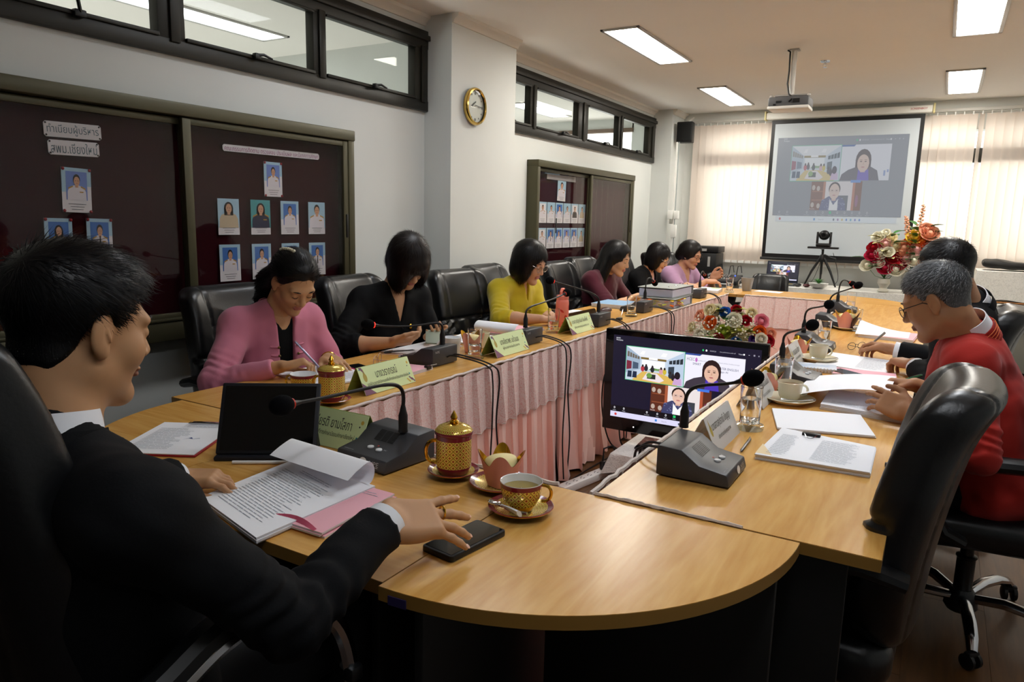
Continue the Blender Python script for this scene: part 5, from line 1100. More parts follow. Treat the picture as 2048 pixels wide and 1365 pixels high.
for a, z, w_, h_, tl_ in ((.1, .06, .022, .032, .2), (-.55, .1, .012, .03, .9), (.75, .12, .012, .034, .1), (-.3, .025, .016, .02, .4), (.6, .045, .02, .026, -.4), (1.2, .08, .018, .03, .3), (-1.2, .06, .018, .03, 0)):
    mb = MB(); n = 14; V = [(0, 0)] + [(w_ / 2 * math.cos(2 * PI * i / n), h_ / 2 * math.sin(2 * PI * i / n)) for i in range(n)]
    V3 = []
    for x, y in V: X_ = x * math.cos(tl_) - y * math.sin(tl_); Y_ = x * math.sin(tl_) + y * math.cos(tl_); an = a - .6 + X_ / .0404; V3.append((.0405 * math.cos(an), .0405 * math.sin(an), z + Y_))
    mb.add(V3, [(0, 1 + i, 1 + (i + 1) % n) for i in range(n)]).build('fruit_print', mat('fruit_red', '#cf2e24', r=.4), t)

# paper, pads, pens
m_pap2 = mat('page_white', '#f3f5fa', r=.75, spec=.15); m_pinkp = mat('page_pink', '#f0b6c2', r=.75, spec=.15); m_txt = mat('print_text', '#a9aeb8', r=.8); m_edgep = mat('page_edges', '#cfcfd4', r=.8)
def stack(name, label, poly, h, m=None, cat='papers', z=TZ, text=None, edge=None, layers=3, seed=0, group=None, rot_=0):
    cx = sum(p[0] for p in poly) / len(poly); cy = sum(p[1] for p in poly) / len(poly); t = thing(name, label, cat, (cx, cy, z), 0, group); r = random.Random(seed)
    q = [(x - cx, y - cy) for x, y in poly]
    for i in range(layers):
        a = h * i / layers; b = h * (i + 1) / layers; top = i == layers - 1
        ox, oy = (0, 0) if top else (r.uniform(-.004, .004), r.uniform(-.004, .004))
        MB().prism([(x + ox, y + oy) for x, y in q], a + .0003, b, 0, mside=1).build('top_sheets' if top else 'sheets', [m or m_pap2, edge or m_edgep], t, smooth=0)
    if text:
        e0 = Vector((*q[0], 0)); U = Vector((*q[1], 0)) - e0; V = Vector((*q[3], 0)) - e0; p = Print((e0.x, e0.y, h + .0003), U, V)
        for (u0, v0, u1, v1, n) in text: p.lines(u0, v0, u1, v1, n, 0, seed=seed + n)
        p.build('printed_lines', m_txt, t, smooth=0)
    return t
tb = stack('document', 'open white document under the left hand of the man in black', [(-1.378, .975), (-1.106, .902), (-1.10, 1.245), (-1.40, 1.268)], .016, text=[(.12, .1, .88, .84, 22), (.3, .87, .8, .93, 2)], seed=1)
cxy = tb.location
def roll(u, v):
    a = v * PI * 1.12; rr = .028
    b0 = Vector((-1.40, 1.262, 0)).lerp(Vector((-1.115, 1.238, 0)), u) - Vector((cxy.x, cxy.y, 0))
    if v < .62: aa = v / .62 * PI; return (b0.x, b0.y + rr * math.sin(aa) * .8, .018 + rr - rr * math.cos(aa))
    f = (v - .62) / .38; return (b0.x + .006 * f, b0.y - f * .075, .018 + 2 * rr - .012 * f - .01 * f * f)
MB().sheet(roll, 6, 22).build('turned_page', m_pap2, tb, smooth=60)
tp = stack('booklet', 'pink-covered booklet beneath the open white document', [(-1.20, .99), (-1.02, .993), (-1.035, 1.238), (-1.23, 1.24)], .013, m=m_pinkp, seed=2, text=[(.5, .82, .95, .9, 2), (.2, .3, .5, .34, 1)])
MB().sheet(lambda u, v: (-.06 + .14 * u, -.125 + .01 * v + .012 * math.sin(u * PI), .0135 + .008 * math.sin(u * PI) * v), 8, 3).build('curled_corner', mat('pink_inner', '#c4526c', r=.7), tp)
t = thing('clipboard', 'red clipboard with a signed white form at the near left corner', 'clipboard', (-1.833, 1.238, TZ), math.radians(29)); 
MB().box((0, 0, .003), (.236, .30, .005), b=.0015).build('board', mat('clipboard_red', '#a01722', r=.4), t); MB().box((0, -.004, .0072), (.226, .288, .0022)).build('form_sheet', m_pap2, t)
p = Print((-.113, -.148, .0086), (.226, 0, 0), (0, .288, 0)); p.lines(.1, .12, .6, .8, 18, 0, seed=3); p.lines(.4, .84, .9, .92, 3, 0, seed=4); p.poly([(.6, .42), (.68, .5), (.72, .45), (.66, .47)], 1, 2); p.poly([(.7, .44), (.8, .47), (.79, .48)], 1, 2); p.build('printed_form', [m_txt, mat('ink_pen_blue', '#4a5a94', r=.6)], t, smooth=0)
MB().box((.03, .135, .0105), (.11, .022, .004), b=.001).tube([(-.025, .13, .014), (-.02, .105, .018), (.08, .105, .018), (.085, .13, .014)], .002, 6).build('spring_clip', m_chrome, t)
t = thing('tablet', 'tablet in a dark folio cover propped up before the man in black', 'tablet', (-1.499, 1.265, TZ), math.radians(34.6)); m_folio = mat('folio_navy', '#15171f', r=.6)
b = MB().box((0, 0, .098), (.265, .011, .196), b=.005).build('tablet_case', m_folio, t); b.location = (0, 0, .012); b.rotation_euler.x = math.radians(-27)
s_ = MB().box((0, -.0062, .098), (.243, .0012, .176)).build('tablet_screen', mat('screen_dark', '#050507', r=.07, coat=.5), t); s_.location = (0, 0, .012); s_.rotation_euler.x = math.radians(-27)
MB().prism([(0, 0), (.105, 0), (.05, .095)], -.12, .12, R=Matrix(((0, 0, 1), (1, 0, 0), (0, 1, 0))), at=(0, .012, 0)).build('folio_stand', m_folio, t, smooth=0)
MB().box((0, -.008, .006), (.262, .03, .012), b=.004).build('case_lip', m_folio, t)
t = thing('stylus', 'white stylus lying along the foot of the tablet', 'stylus', (-1.478, 1.252, TZ), math.radians(34.6)); MB().tube([(-.085, -.022, .0055), (.07, -.022, .0055), (.085, -.022, .0055)], [.0046, .0046, .001], 10).build('stylus_body', m_porc, t)
t = thing('smartphone', 'black smartphone in a thick case under the right hand of the man in black', 'phone', (-.768, 1.137, TZ), math.radians(-8))
MB().prism([(-.036, -.083), (.036, -.083), (.041, -.078), (.041, .078), (.036, .083), (-.036, .083), (-.041, .078), (-.041, -.078)], 0, .0135, b=.003).build('phone_case', mat('case_black', '#0b0c0f', r=.45), t); MB().box((0, 0, .0137), (.07, .154, .0012)).build('phone_screen', MATS['screen_dark'], t)
tcl = stack('document', 'stapled stack with black binder clip on the near right table', [(-.392, 2.02), (-.102, 2.036), (-.107, 2.293), (-.378, 2.345)], .016, text=None, seed=5, layers=4)
p = Print((-.392 + .245, 2.02 - 2.1735, .0165), (.27, .012, 0), (.01, .28, 0)); 
p.lines(.08, .1, .28, .9, 14, 0, seed=2); p.lines(.5, .1, .9, .88, 20, 0, seed=6)
# (the sheet is printed sideways: short lines across the long side)
p.build('printed_lines', m_txt, tcl, smooth=0)
MB().box((-.04, .128, .019), (.052, .02, .012), b=.002).build('binder_clip', m_blackm, tcl); MB().tube([(-.058, .115, .024), (-.05, .09, .022), (-.042, .078, .021), (-.034, .078, .021), (-.028, .09, .022), (-.022, .115, .024)], .0013, 5).build('clip_wire', m_chrome, tcl)
MB().sheet(lambda u, v: (-.148 + .045 * u, -.15 + .10 * v * (1 - u) + .01, .0163), 3, 3).build('manila_corner', mat('manila', '#efd9ae', r=.7), tcl)
stack('document', 'plain white sheets between the clipped stack and the red-jacketed man', [(-.395, 2.362), (-.118, 2.445), (-.184, 2.70), (-.46, 2.61)], .009, seed=6)
t9 = stack('document', 'thick open document before the red-jacketed man', [(-.318, 2.735), (-.02, 2.685), (-.01, 3.0), (-.32, 3.02)], .02, seed=7, layers=4, text=[(.1, .1, .9, .3, 5)])
MB().sheet(lambda u, v: (-.165 + u * .225 + .0 * v - .10 * (1 - u) * (1 - v * .2), -.10 + .44 * v + .05 * u - .02 * (1 - u), .03 + .05 * math.sin(u * PI * .62) * (1 - .45 * v)), 10, 8).build('lifted_page', m_pap2, t9, smooth=60)
stack('sticky_note', 'pale pink note beside the green pencil', [(-.27, 3.22), (-.18, 3.2), (-.165, 3.30), (-.255, 3.32)], .002, m=mat('note_peach', '#eac3b4', r=.7), cat='note', layers=1)
t = thing('notebook', 'notebook with blue landscape cover and ring binding', 'notebook', (-.44, 3.49, TZ), math.radians(8)); MB().box((0, 0, .009), (.17, .13, .018), b=.002).build('pages', m_edgep, t); MB().box((0, 0, .0186), (.172, .132, .001)).build('cover', mat('cover_blue', '#9fb7d6', r=.4, nz=(14, .3, '#e4e8ee')), t)
for i in range(12): MB().tube([(-.075 + i * .0136, -.066, .004), (-.075 + i * .0136, -.072, .012), (-.075 + i * .0136, -.062, .021)], .0016, 5).build('ring', mat('ring_tan', '#b3a184', r=.4), t)
t = thing('smartphone', 'grey smartphone in a tan-edged case leaning on the notebook', 'phone', (-.30, 3.44, TZ), math.radians(52)); MB().box((0, 0, .007), (.08, .17, .014), b=.004).build('phone_case', mat('case_tan', '#8a7355', r=.5), t); MB().box((0, 0, .0145), (.074, .16, .0012)).build('phone_screen', MATS['screen_dark'], t)
stack('document', 'white sheets under the pen of the second man', [(-.46, 3.62), (-.16, 3.56), (-.13, 3.92), (-.44, 4.0)], .008, seed=9, text=[(.55, .1, .95, .9, 14)])
stack('booklet', 'pink booklet half covered by the white sheets of the second man', [(-.36, 3.40), (-.11, 3.46), (-.12, 3.56), (-.36, 3.55)], .012, m=m_pinkp, seed=10)
t10 = stack('document', 'curled white and pink document beyond the second man', [(-.38, 4.72), (-.09, 4.66), (-.07, 4.98), (-.36, 5.02)], .018, m=m_pinkp, seed=11); MB().sheet(lambda u, v: (-.17 + .28 * u, -.14 + .28 * v, .02 + .055 * (1 - u) ** 2 * v), 8, 4).build('turned_page', m_pap2, t10, smooth=60)
stack('card', 'small white folded card beside the pink cup cake', [(-.40, 4.86), (-.34, 4.84), (-.33, 4.90), (-.39, 4.92)], .012, cat='card', layers=1)
# left row papers
stack('document', 'white document the pink-jacketed woman writes on', [(-1.965, 1.93), (-1.90, 2.22), (-2.24, 2.27), (-2.28, 1.98)], .009, seed=12, text=[(.1, .1, .9, .9, 18)])
stack('document', 'white sheets under the hands of the woman in black', [(-2.02, 2.66), (-2.05, 2.99), (-2.27, 2.99), (-2.27, 2.62)], .006, seed=13)
t11 = stack('document', 'white document between the woman in black and the mustard blouse', [(-1.93, 3.08), (-1.98, 3.36), (-2.26, 3.30), (-2.22, 3.02)], .01, seed=14, text=[(.1, .1, .9, .9, 14)])
t12 = stack('booklet', 'pink booklet with a rolled white page before the mustard blouse', [(-1.96, 3.40), (-1.98, 3.74), (-2.25, 3.76), (-2.24, 3.40)], .012, m=m_pinkp, seed=15)
MB().sheet(lambda u, v: (.13 - .27 * u, -.16 - .02 * math.sin(v * PI * 1.1) * 1.2 + .05 * max(0, v - .5), .014 + .028 * (1 - math.cos(v * PI * 1.1))), 4, 14).build('rolled_page', m_pap2, t12, smooth=60)
stack('document', 'white document on the left row between the red-ringed microphone and the box files', [(-1.93, 4.32), (-1.96, 4.62), (-2.22, 4.62), (-2.2, 4.30)], .02, seed=16, layers=4, text=[(.1, .1, .9, .9, 12)])
t13 = thing('document', 'curled grey sheet beside the red-ringed microphone', 'papers', (-1.97, 4.24, TZ)); MB().sheet(lambda u, v: (-.12 + .2 * u, .05 * math.sin(v * PI), .002 + .045 * (1 - math.cos(v * PI)) * (.4 + .6 * u)), 5, 12).build('curled_sheet', mat('page_grey', '#7b7570', r=.7), t13)
stack('file', 'blue and white files under the forearm of the maroon blouse', [(-2.0, 5.02), (-2.0, 5.34), (-2.26, 5.34), (-2.26, 5.02)], .03, m=mat('file_blue', '#93b8dc', r=.5), seed=17, layers=4)
stack('document', 'open white folder before the lilac blouse', [(-1.76, 6.75), (-1.80, 7.08), (-2.08, 7.1), (-2.06, 6.76)], .028, seed=18, layers=4)
stack('note', 'green note on the folder before the lilac blouse', [(-1.80, 6.98), (-1.82, 7.04), (-1.90, 7.04), (-1.88, 6.98)], .002, m=mat('note_green', '#b4d66a', r=.6), cat='note', z=TZ + .0285, layers=1)
stack('paper_sheet', 'white sheet lying at the far left corner beside the grey cup', [(-1.55, 7.28), (-1.30, 7.24), (-1.29, 7.40), (-1.53, 7.44)], .003, cat='papers', layers=1)
def pen(label, a, b, r, m, tip=None, name='pen', z=None):
    a = Vector(a); b = Vector(b); t = thing(name, label, 'pen', a); d = b - a
    MB().tube([(0, 0, 0), tuple(d * .08), tuple(d * .96), tuple(d)], [r * .25, r, r, r * .6], 8).build('barrel', m, t)
    n = d.normalized(); c = Vector((0, 0, 1)).cross(n); MB().tube([tuple(d * .72 + Vector((0, 0, r * 1.4))), tuple(d * .97 + Vector((0, 0, r * 1.4)))], r * .3, 5).build('clip', tip or m_chrome, t); return t
m_pend = mat('pen_dark', '#2a2526', r=.35)
pen('slim dark pen lying by the nearest white name plate', (-.437, 2.055, TZ + .005), (-.443, 2.20, TZ + .005), .0045, m_pend)
pen('black and silver pen before the white mug', (-2.02, 2.70, TZ + .006), (-2.12, 2.565, TZ + .006), .005, mat('pen_silver', '#b8bac0', r=.25, m=.6)); pen('black pen behind the eyeglasses', (-2.16, 2.74, TZ + .006), (-2.235, 2.60, TZ + .006), .005, m_pend)
def spectacles(t, w=.135, h=.032, m=None, lens=True, z=0, temple=.13, half=False):
    m = m or m_chrome
    for s_ in (-1, 1):
        c = Vector((s_ * w * .25, 0, z)); MB().tube([(c.x + w * .2 * math.cos(a), 0, c.z + h * .5 * math.sin(a)) for a in [2 * PI * i / 20 for i in range(20)]], .0013, 5, closed=True).build('rim', m, t)
        MB().lathe([(.001, 0), (1, 0)], 20, R=Matrix(((w * .2, 0, 0), (0, 0, 1), (0, h * .5, 0))), at=c, caps=False).build('lens', m_acr, t)
        MB().tube([(s_ * w * .45, 0, z + h * .25), (s_ * w * .5, -.01, z + h * .25), (s_ * w * .52, -temple * .7, z + h * .25), (s_ * w * .5, -temple, z - .012)], [.0015, .0015, .0015, .002], 5).build('temple', m, t)
    MB().tube([(-.012, 0, z + .004), (0, .003, z + .009), (.012, 0, z + .004)], .0013, 5).build('bridge', m, t)
t = thing('eyeglasses', 'folded rimmed eyeglasses lying behind the first left-row name plate', 'eyeglasses', (-2.10, 2.40, TZ + .022), 2.0); spectacles(t, .14, .042, mat('frame_rose', '#b59a96', r=.3, m=.5))
t = thing('eyeglasses', 'thin eyeglasses lying beside the second microphone of the right row', 'eyeglasses', (-.34, 4.22, TZ + .02), .9); spectacles(t, .14, .038, m_blackm)
t = thing('smartphone', 'phone in a magenta case behind the first left-row name plate', 'phone', (-2.07, 2.26, TZ), 1.3); MB().box((0, 0, .006), (.078, .16, .012), b=.004).build('phone_case', mat('case_magenta', '#b8145e', r=.4), t); MB().box((0, 0, .0124), (.068, .148, .001)).build('phone_screen', MATS['screen_dark'], t)
tp2 = stack('booklet', 'pink pad with a black clip before the second left-row microphone', [(-1.83, 2.29), (-1.835, 2.45), (-1.96, 2.43), (-1.95, 2.28)], .014, m=m_pinkp, seed=19); MB().box((.055, .06, .014), (.02, .03, .016), b=.002).build('binder_clip', m_blackm, tp2); MB().tube([(.06, .05, .022), (.085, .04, .03), (.09, .075, .03), (.06, .075, .022)], .0014, 5).build('clip_wire', m_chrome, tp2)
t = thing('tissue', 'crumpled clear wrapper with a pale pink sweet behind the front name plate', 'wrapper', (-1.56, 1.63, TZ)); V, F = surf(un([(el((0, 0, .012), (.07, .03, .012)), 0)]), (-.09, -.05, -.01), (.09, .05, .04), .004); V[:, 2] += np.abs(wrinkle(V, .006, 60, 4)); NMesh().add(V, F).build('wrapper_film', mat('wrapper_pink', '#e8b4ac', r=.25, nz=(60, .3, '#f6e9e6')), t)
t = thing('binder_clip', 'small black clip with label near the third water glass of the left row', 'clip', (-1.80, 4.46, TZ)); MB().box((0, 0, .008), (.03, .05, .016), b=.003).build('clip_body', m_blackm, t); MB().tube([(0, .02, .012), (0, .05, .05), (0, .06, .07)], .0015, 5).build('clip_wire', m_chrome, t)
# box files with sticky tabs
m_file = mat('file_grey', '#9aa09e', r=.45); m_filed = mat('file_side', '#7d8285', r=.5)
fo = []
for i, (x, y, z, rz, lab) in enumerate(((-1.845, 5.53, TZ, .03, 'lower grey box file bristling with coloured tabs'), (-1.865, 5.58, TZ + .076, -.02, 'upper grey box file with two metal eyelets on its lid'))):
    t = thing('box_file', lab, 'box file', (x, y, z), rz, 'stacked grey box files')
    MB().box((0, 0, .002), (.29, .48, .004)).box((0, 0, .072), (.29, .48, .004)).box((0, .238, .037), (.29, .004, .074)).build('file_cover', m_file, t, smooth=0)
    MB().box((.0, -.004, .034), (.27, .45, .056)).build('pages', mat('page_lilac', '#b9b9c9', r=.7), t)
    if i:
        for q in (-.09, .06): MB().lathe([(.011, .0745), (.009, .077), (.006, .0745)], 14, at=(.06, q, 0), caps=False).build('eyelet', m_chrome, t)
    r_ = random.Random(5)
    if not i:
        for k in range(34):
            c = r_.choice(('yellow', 'lime', 'pink', 'orange', 'yellow', 'lime')); s_ = MB().box((0, 0, 0), (.03, .02, .0008), R=rot(r_.uniform(-.5, .5), r_.uniform(-.6, .6), r_.uniform(-.6, .6)))
            s_.build('index_tab', FC[c], t, loc=(r_.uniform(-.12, .13), -.238 - r_.uniform(0, .012), r_.uniform(.012, .066)) if k % 2 else (.142 + r_.uniform(0, .012), r_.uniform(-.22, .0), r_.uniform(.012, .066)), smooth=0)
            if k % 2: pass
t = thing('eyeglass_case', 'dark oval case beside the water glass near the box files', 'case', (-2.02, 4.74, TZ)); MB().ell((0, 0, .02), (.035, .085, .022), n=16).build('case_shell', mat('case_maroon', '#3a1c20', r=.4), t)
# ================================================================== leather swivel chairs (built facing +x)
m_lea = mat('black_leather', '#101113', r=.33, spec=.55, bump=(130, .25, .0015)); m_leap = mat('black_polyurethane', '#0e0f11', r=.38)
m_chr = mat('chair_chrome', '#c9ccd2', r=.14, m=1); m_cast = mat('caster_black', '#0c0c0d', r=.5)
def make_chair(name, label, loc, rz, seat=.47, top=1.09, w=.53, arm_h=.20, boss=False):
    t = thing(name, label, 'chair', loc, rz, 'black leather swivel chairs')
    rec = .17; L = top - seat + .03; zc = seat - .03
    ca, sa = math.cos(rec), math.sin(rec); O = np.array([-.215, 0, zc]); S = np.array([-sa, 0, ca]); T = np.array([ca, 0, sa])
    def back(P):
        q = P - O; s = q @ S; tt = q @ T; y = q[:, 1]
        tt = tt - .05 * np.clip(np.abs(y) / (w / 2), 0, 1) ** 2.2 + .05 * np.cos((s / L - .15) * 2.6) * 0 + .035 * np.clip((s - .72 * L) / (.28 * L), 0, 1) ** 2
        tt = tt - .018 * np.sin(np.clip(s / L, 0, 1) * PI * 1.0)
        hw = w / 2 - .02 * np.clip((s - .6 * L) / (.4 * L), 0, 1) - .03 * np.clip(1 - s / (.25 * L), 0, 1)
        qx = np.abs(y) - (hw - .075); qs = np.abs(s - L / 2) - (L / 2 - .085); d2 = np.sqrt(np.maximum(qx, 0) ** 2 + np.maximum(qs, 0) ** 2) + np.minimum(np.maximum(qx, qs), 0) - .075
        r_ = .042; a = d2 + r_; b = np.abs(tt) - .058 + r_; d = np.sqrt(np.maximum(a, 0) ** 2 + np.maximum(b, 0) ** 2) + np.minimum(np.maximum(a, b), 0) - r_
        front = tt > 0
        lo = (s < .47 * L) & front
        g = np.where(front, .010 * np.exp(-((np.abs(y) - w * .30) / .007) ** 2), .006 * np.exp(-((np.abs(y) - w * .34) / .006) ** 2)) + np.where(front, .014 * np.exp(-((s - .49 * L) / .009) ** 2), 0)
        wr = np.where(lo, .010 * np.sin(s * 62 + 4 * np.sin(y * 17) + 1.5 * np.sin(s * 23)) * np.exp(-((np.abs(y) - w * .34) / .07) ** 2) + .004 * np.sin(y * 55), 0)
        return d + g * .8 + wr
    V, F = surf(back, (-.56, -w / 2 - .03, zc - .05), (-.08, w / 2 + .03, top + .06), .0095)
    NMesh().add(V, F).build('backrest', m_lea, t)
    def cush(P):
        q = P - np.array([.02, 0, seat - .055]); y = q[:, 1]; x = q[:, 0]
        qx = np.abs(x) - .185; qy = np.abs(y) - (w / 2 - .085); d2 = np.sqrt(np.maximum(qx, 0) ** 2 + np.maximum(qy, 0) ** 2) + np.minimum(np.maximum(qx, qy), 0) - .075
        r_ = .045; a = d2 + r_; b = np.abs(q[:, 2] + .02 * np.clip(x / .25, 0, 1) ** 2) - .058 + r_
        return np.sqrt(np.maximum(a, 0) ** 2 + np.maximum(b, 0) ** 2) + np.minimum(np.maximum(a, b), 0) - r_ + .008 * np.exp(-((np.abs(y) - w * .28) / .008) ** 2)
    V, F = surf(cush, (-.3, -w / 2 - .03, seat - .14), (.34, w / 2 + .03, seat + .03), .012)
    NMesh().add(V, F).build('seat', m_lea, t)
    for s_ in (-1, 1):
        y = s_ * (w / 2 + (.09 if boss else .025)); za = seat + arm_h
        if boss:
            pts = [(-.27, y, seat + .20), (-.18, y, za - .0), (-.07, y, za + .045), (.04, y, za + .05), (.12, y, za + .01), (.17, y, za - .07), (.185, y, seat + .02), (.15, y, seat - .05), (.05, y, seat - .08)]
            P = []
            for i in range(len(pts) - 1):
                p0, p1, p2, p3 = [Vector(pts[max(0, min(len(pts) - 1, k))]) for k in (i - 1, i, i + 1, i + 2)]
                for k in range(6):
                    u = k / 6; P.append(.5 * ((2 * p1) + (-p0 + p2) * u + (2 * p0 - 5 * p1 + 4 * p2 - p3) * u * u + (-p0 + 3 * p1 - 3 * p2 + p3) * u ** 3))
            MB().tube([tuple(q) for q in P], .017, 10, flat=1.0).build('armrest', m_chr, t)
            MB().tube([(q.x - .004, q.y - s_ * .012, q.z + .013) for q in P[2:20]], [.016] + [.027] * 16 + [.018], 10).build('arm_pad', m_leap, t)
            MB().box((.182, y, seat + .06), (.03, .05, .03), b=.006).build('arm_clamp', m_leap, t)
        else:
            pts = [(-.25, y * .96, za - .01), (-.16, y, za + .012), (-.02, y, za + .008), (.10, y, za), (.19, y, za - .02), (.222, y, za - .055), (.20, y, za - .10), (.12, y * .97, seat - .04), (.06, y * .9, seat - .075)]
            MB().tube(pts, [.020, .024, .026, .026, .024, .022, .02, .02, .018], 10, flat=1.35, up=(0, 1, 0)).build('armrest', m_leap, t)
    MB().box((.0, 0, seat - .13), (.24, .2, .04), b=.01).tube([(-.05, 0, seat - .13), (-.2, 0, seat - .11), (-.25, 0, seat + .03)], [.03, .028, .022], 8, flat=1.8, up=(0, 1, 0)).build('tilt_mechanism', m_leap, t)
    MB().tube([(.05, -.1, seat - .13), (.07, -.22, seat - .13), (.07, -.25, seat - .14)], [.006, .006, .011], 6).build('tilt_lever', m_leap, t)
    MB().lathe([(.03, .07), (.03, .24), (.034, .245), (.034, .25), (.022, .255), (.022, seat - .14)], 16).build('gas_column', m_leap, t)
    MB().lathe([(.045, .045), (.055, .06), (.05, .10), (.034, .125)], 16).build('base_hub', m_leap, t)
    for i in range(5):
        a = 2 * PI * i / 5 + .3; c, s_ = math.cos(a), math.sin(a)
        MB().tube([(c * .03, s_ * .03, .095), (c * .13, s_ * .13, .112), (c * .22, s_ * .22, .105), (c * .29, s_ * .29, .085), (c * .325, s_ * .325, .058)], [.02, .022, .022, .02, .016], 10, flat=.8, up=(0, 0, 1)).build('base_leg', m_chr, t)
        mb = MB(); R = rot(0, 0, a + .8)
        for k in (-1, 1): mb.lathe([(.018, -.009), (.026, -.006), (.0265, .006), (.018, .009)], 16, R=R @ Matrix.Rotation(PI / 2, 3, 'X'), at=(c * .325 + R[0][1] * k * .016, s_ * .325 + R[1][1] * k * .016, .027))
        mb.box((c * .325, s_ * .325, .045), (.026, .05, .03), b=.008, R=R); mb.build('caster', m_cast, t)
    return t
def tagk(t, *a):
    mb = MB().box((-.345, .12, .93), (.004, .07, .035)); return t
ch = make_chair('office_chair', 'black leather chair behind the woman in the pink jacket', (-2.53, 2.2, 0), 0)
dup(ch, (-2.53, 3.0, 0), 0.04, 'black leather chair of the woman in the black blouse')
dup(ch, (-2.40, 3.80, 0), -.1, 'empty black leather chair left of the mustard blouse')
c2 = dup(ch, (-2.55, 4.42, 0), .05, 'black leather chair with a small number tag behind the mustard blouse')
MB().box((-.285, .14, .955), (.004, .075, .042), R=rot(0, -.17, 0)).build('number_tag', mat('tag_grey', '#a7aaab', r=.5), c2)
p = Print((-.2815, .14, .955), (0, 1, 0), (-.17, 0, .985)); p.text('004', 0, 0, .024, 0, 1, w=.055); p.build('tag_lettering', m_ink, c2, smooth=0)
dup(ch, (-2.38, 5.22, 0), .02, 'empty black leather chair between the mustard and maroon blouses')
dup(ch, (-2.56, 6.05, 0), -.03, 'black leather chair behind the maroon blouse')
dup(ch, (-2.52, 6.85, 0), .03, 'black leather chair behind the woman in the black jacket with glasses')
dup(ch, (-2.44, 7.62, 0), -.5, 'black leather chair under the woman in the lilac blouse')
hc = dup(ch, (-1.58, 8.0, 0), -PI / 2, 'low black chair back beyond the far end before the laptop'); hc.scale = (.8, .76, .81)
dup(ch, (-.232, 1.93, 0), PI - .03, 'empty black leather chair pushed under the near right table')
dup(ch, (.19, 2.92, 0), PI + .1, 'black leather chair of the man in the red jacket')
dup(ch, (-.02, 3.82, 0), PI - .05, 'black leather chair of the second man in black')
make_chair('executive_chair', 'tall black leather chair with chrome-edged arms under the foreground man', (-1.20, .72, 0), PI / 2 - .04, seat=.52, top=1.29, w=.50, arm_h=.20, boss=True)
# ================================================================== people
def skin(name, c): return mat(name, c, r=.5, spec=.35, sss=.12, nz=(35, .07))
m_lip = mat('lips_rose', '#b5736a', r=.5); m_brow = mat('brow_dark', '#1d1512', r=.8); m_lash = mat('lash_dark', '#120d0c', r=.7); m_nail = mat('finger_nail', '#e0b3a0', r=.3)
def frame(yaw, pitch, roll=0):
    f = np.array([math.cos(yaw) * math.cos(pitch), math.sin(yaw) * math.cos(pitch), -math.sin(pitch)]); l = np.array([-math.sin(yaw), math.cos(yaw), 0.]); u = np.cross(f, l)
    l2 = l * math.cos(roll) + u * math.sin(roll); u2 = u * math.cos(roll) - l * math.sin(roll)
    return np.array([l2, f, u2])          # rows: left, forward, up
def head_items(fem):
    j = .93 if fem else 1.0
    it = [(el((0, -.014, .034), (.074, .093, .084)), 0), (el((0, .028, -.030), (.060 * j, .062, .078)), .03),
          (rc((.044 * j, .0, -.056), (.012, .062, -.098), .022, .017), .025), (rc((-.044 * j, .0, -.056), (-.012, .062, -.098), .022, .017), .025),
          (el((.034, .056, -.026), (.027, .024, .027)), .02), (el((-.034, .056, -.026), (.027, .024, .027)), .02),
          (el((0, .073, .022), (.053, .018, .014)), .016), (el((0, .074, -.1), (.019, .016, .015)), .018),
          ('-', el((.031, .097, .003), (.019, .013, .0105)), .010), ('-', el((-.031, .097, .003), (.019, .013, .0105)), .010),
          (el((.031, .0755, .002), (.0145, .0125, .0115)), .004), (el((-.031, .0755, .002), (.0145, .0125, .0115)), .004),
          (rc((0, .083, .010), (0, .1015, -.028), .008, .0112), .012), (el((.0125, .093, -.032), (.009, .010, .007)), .007), (el((-.0125, .093, -.032), (.009, .010, .007)), .007),
          (el((0, .0875, -.0575), (.022, .0085, .0055)), .004), (el((0, .0865, -.0665), (.019, .0085, .0062)), .003),
          ('-', el((0, .098, -.062), (.021, .008, .0011)), .002)]
    for s in (1, -1):
        E = frame(PI / 2 + s * .32, 0, 0); it += [(el((s * .0755, -.006, -.004), (.0075, .0185, .031), np.array([E[0], E[1], E[2]])), .006), (el((s * .073, .0, -.03), (.006, .009, .011)), .006), ('-', el((s * .086, .003, -.002), (.0085, .0105, .020), np.array([E[0], E[1], E[2]])), .003), (rc((s * .0795, -.001, .004), (s * .080, .006, -.012), .0022, .0024), .003)]
    return it
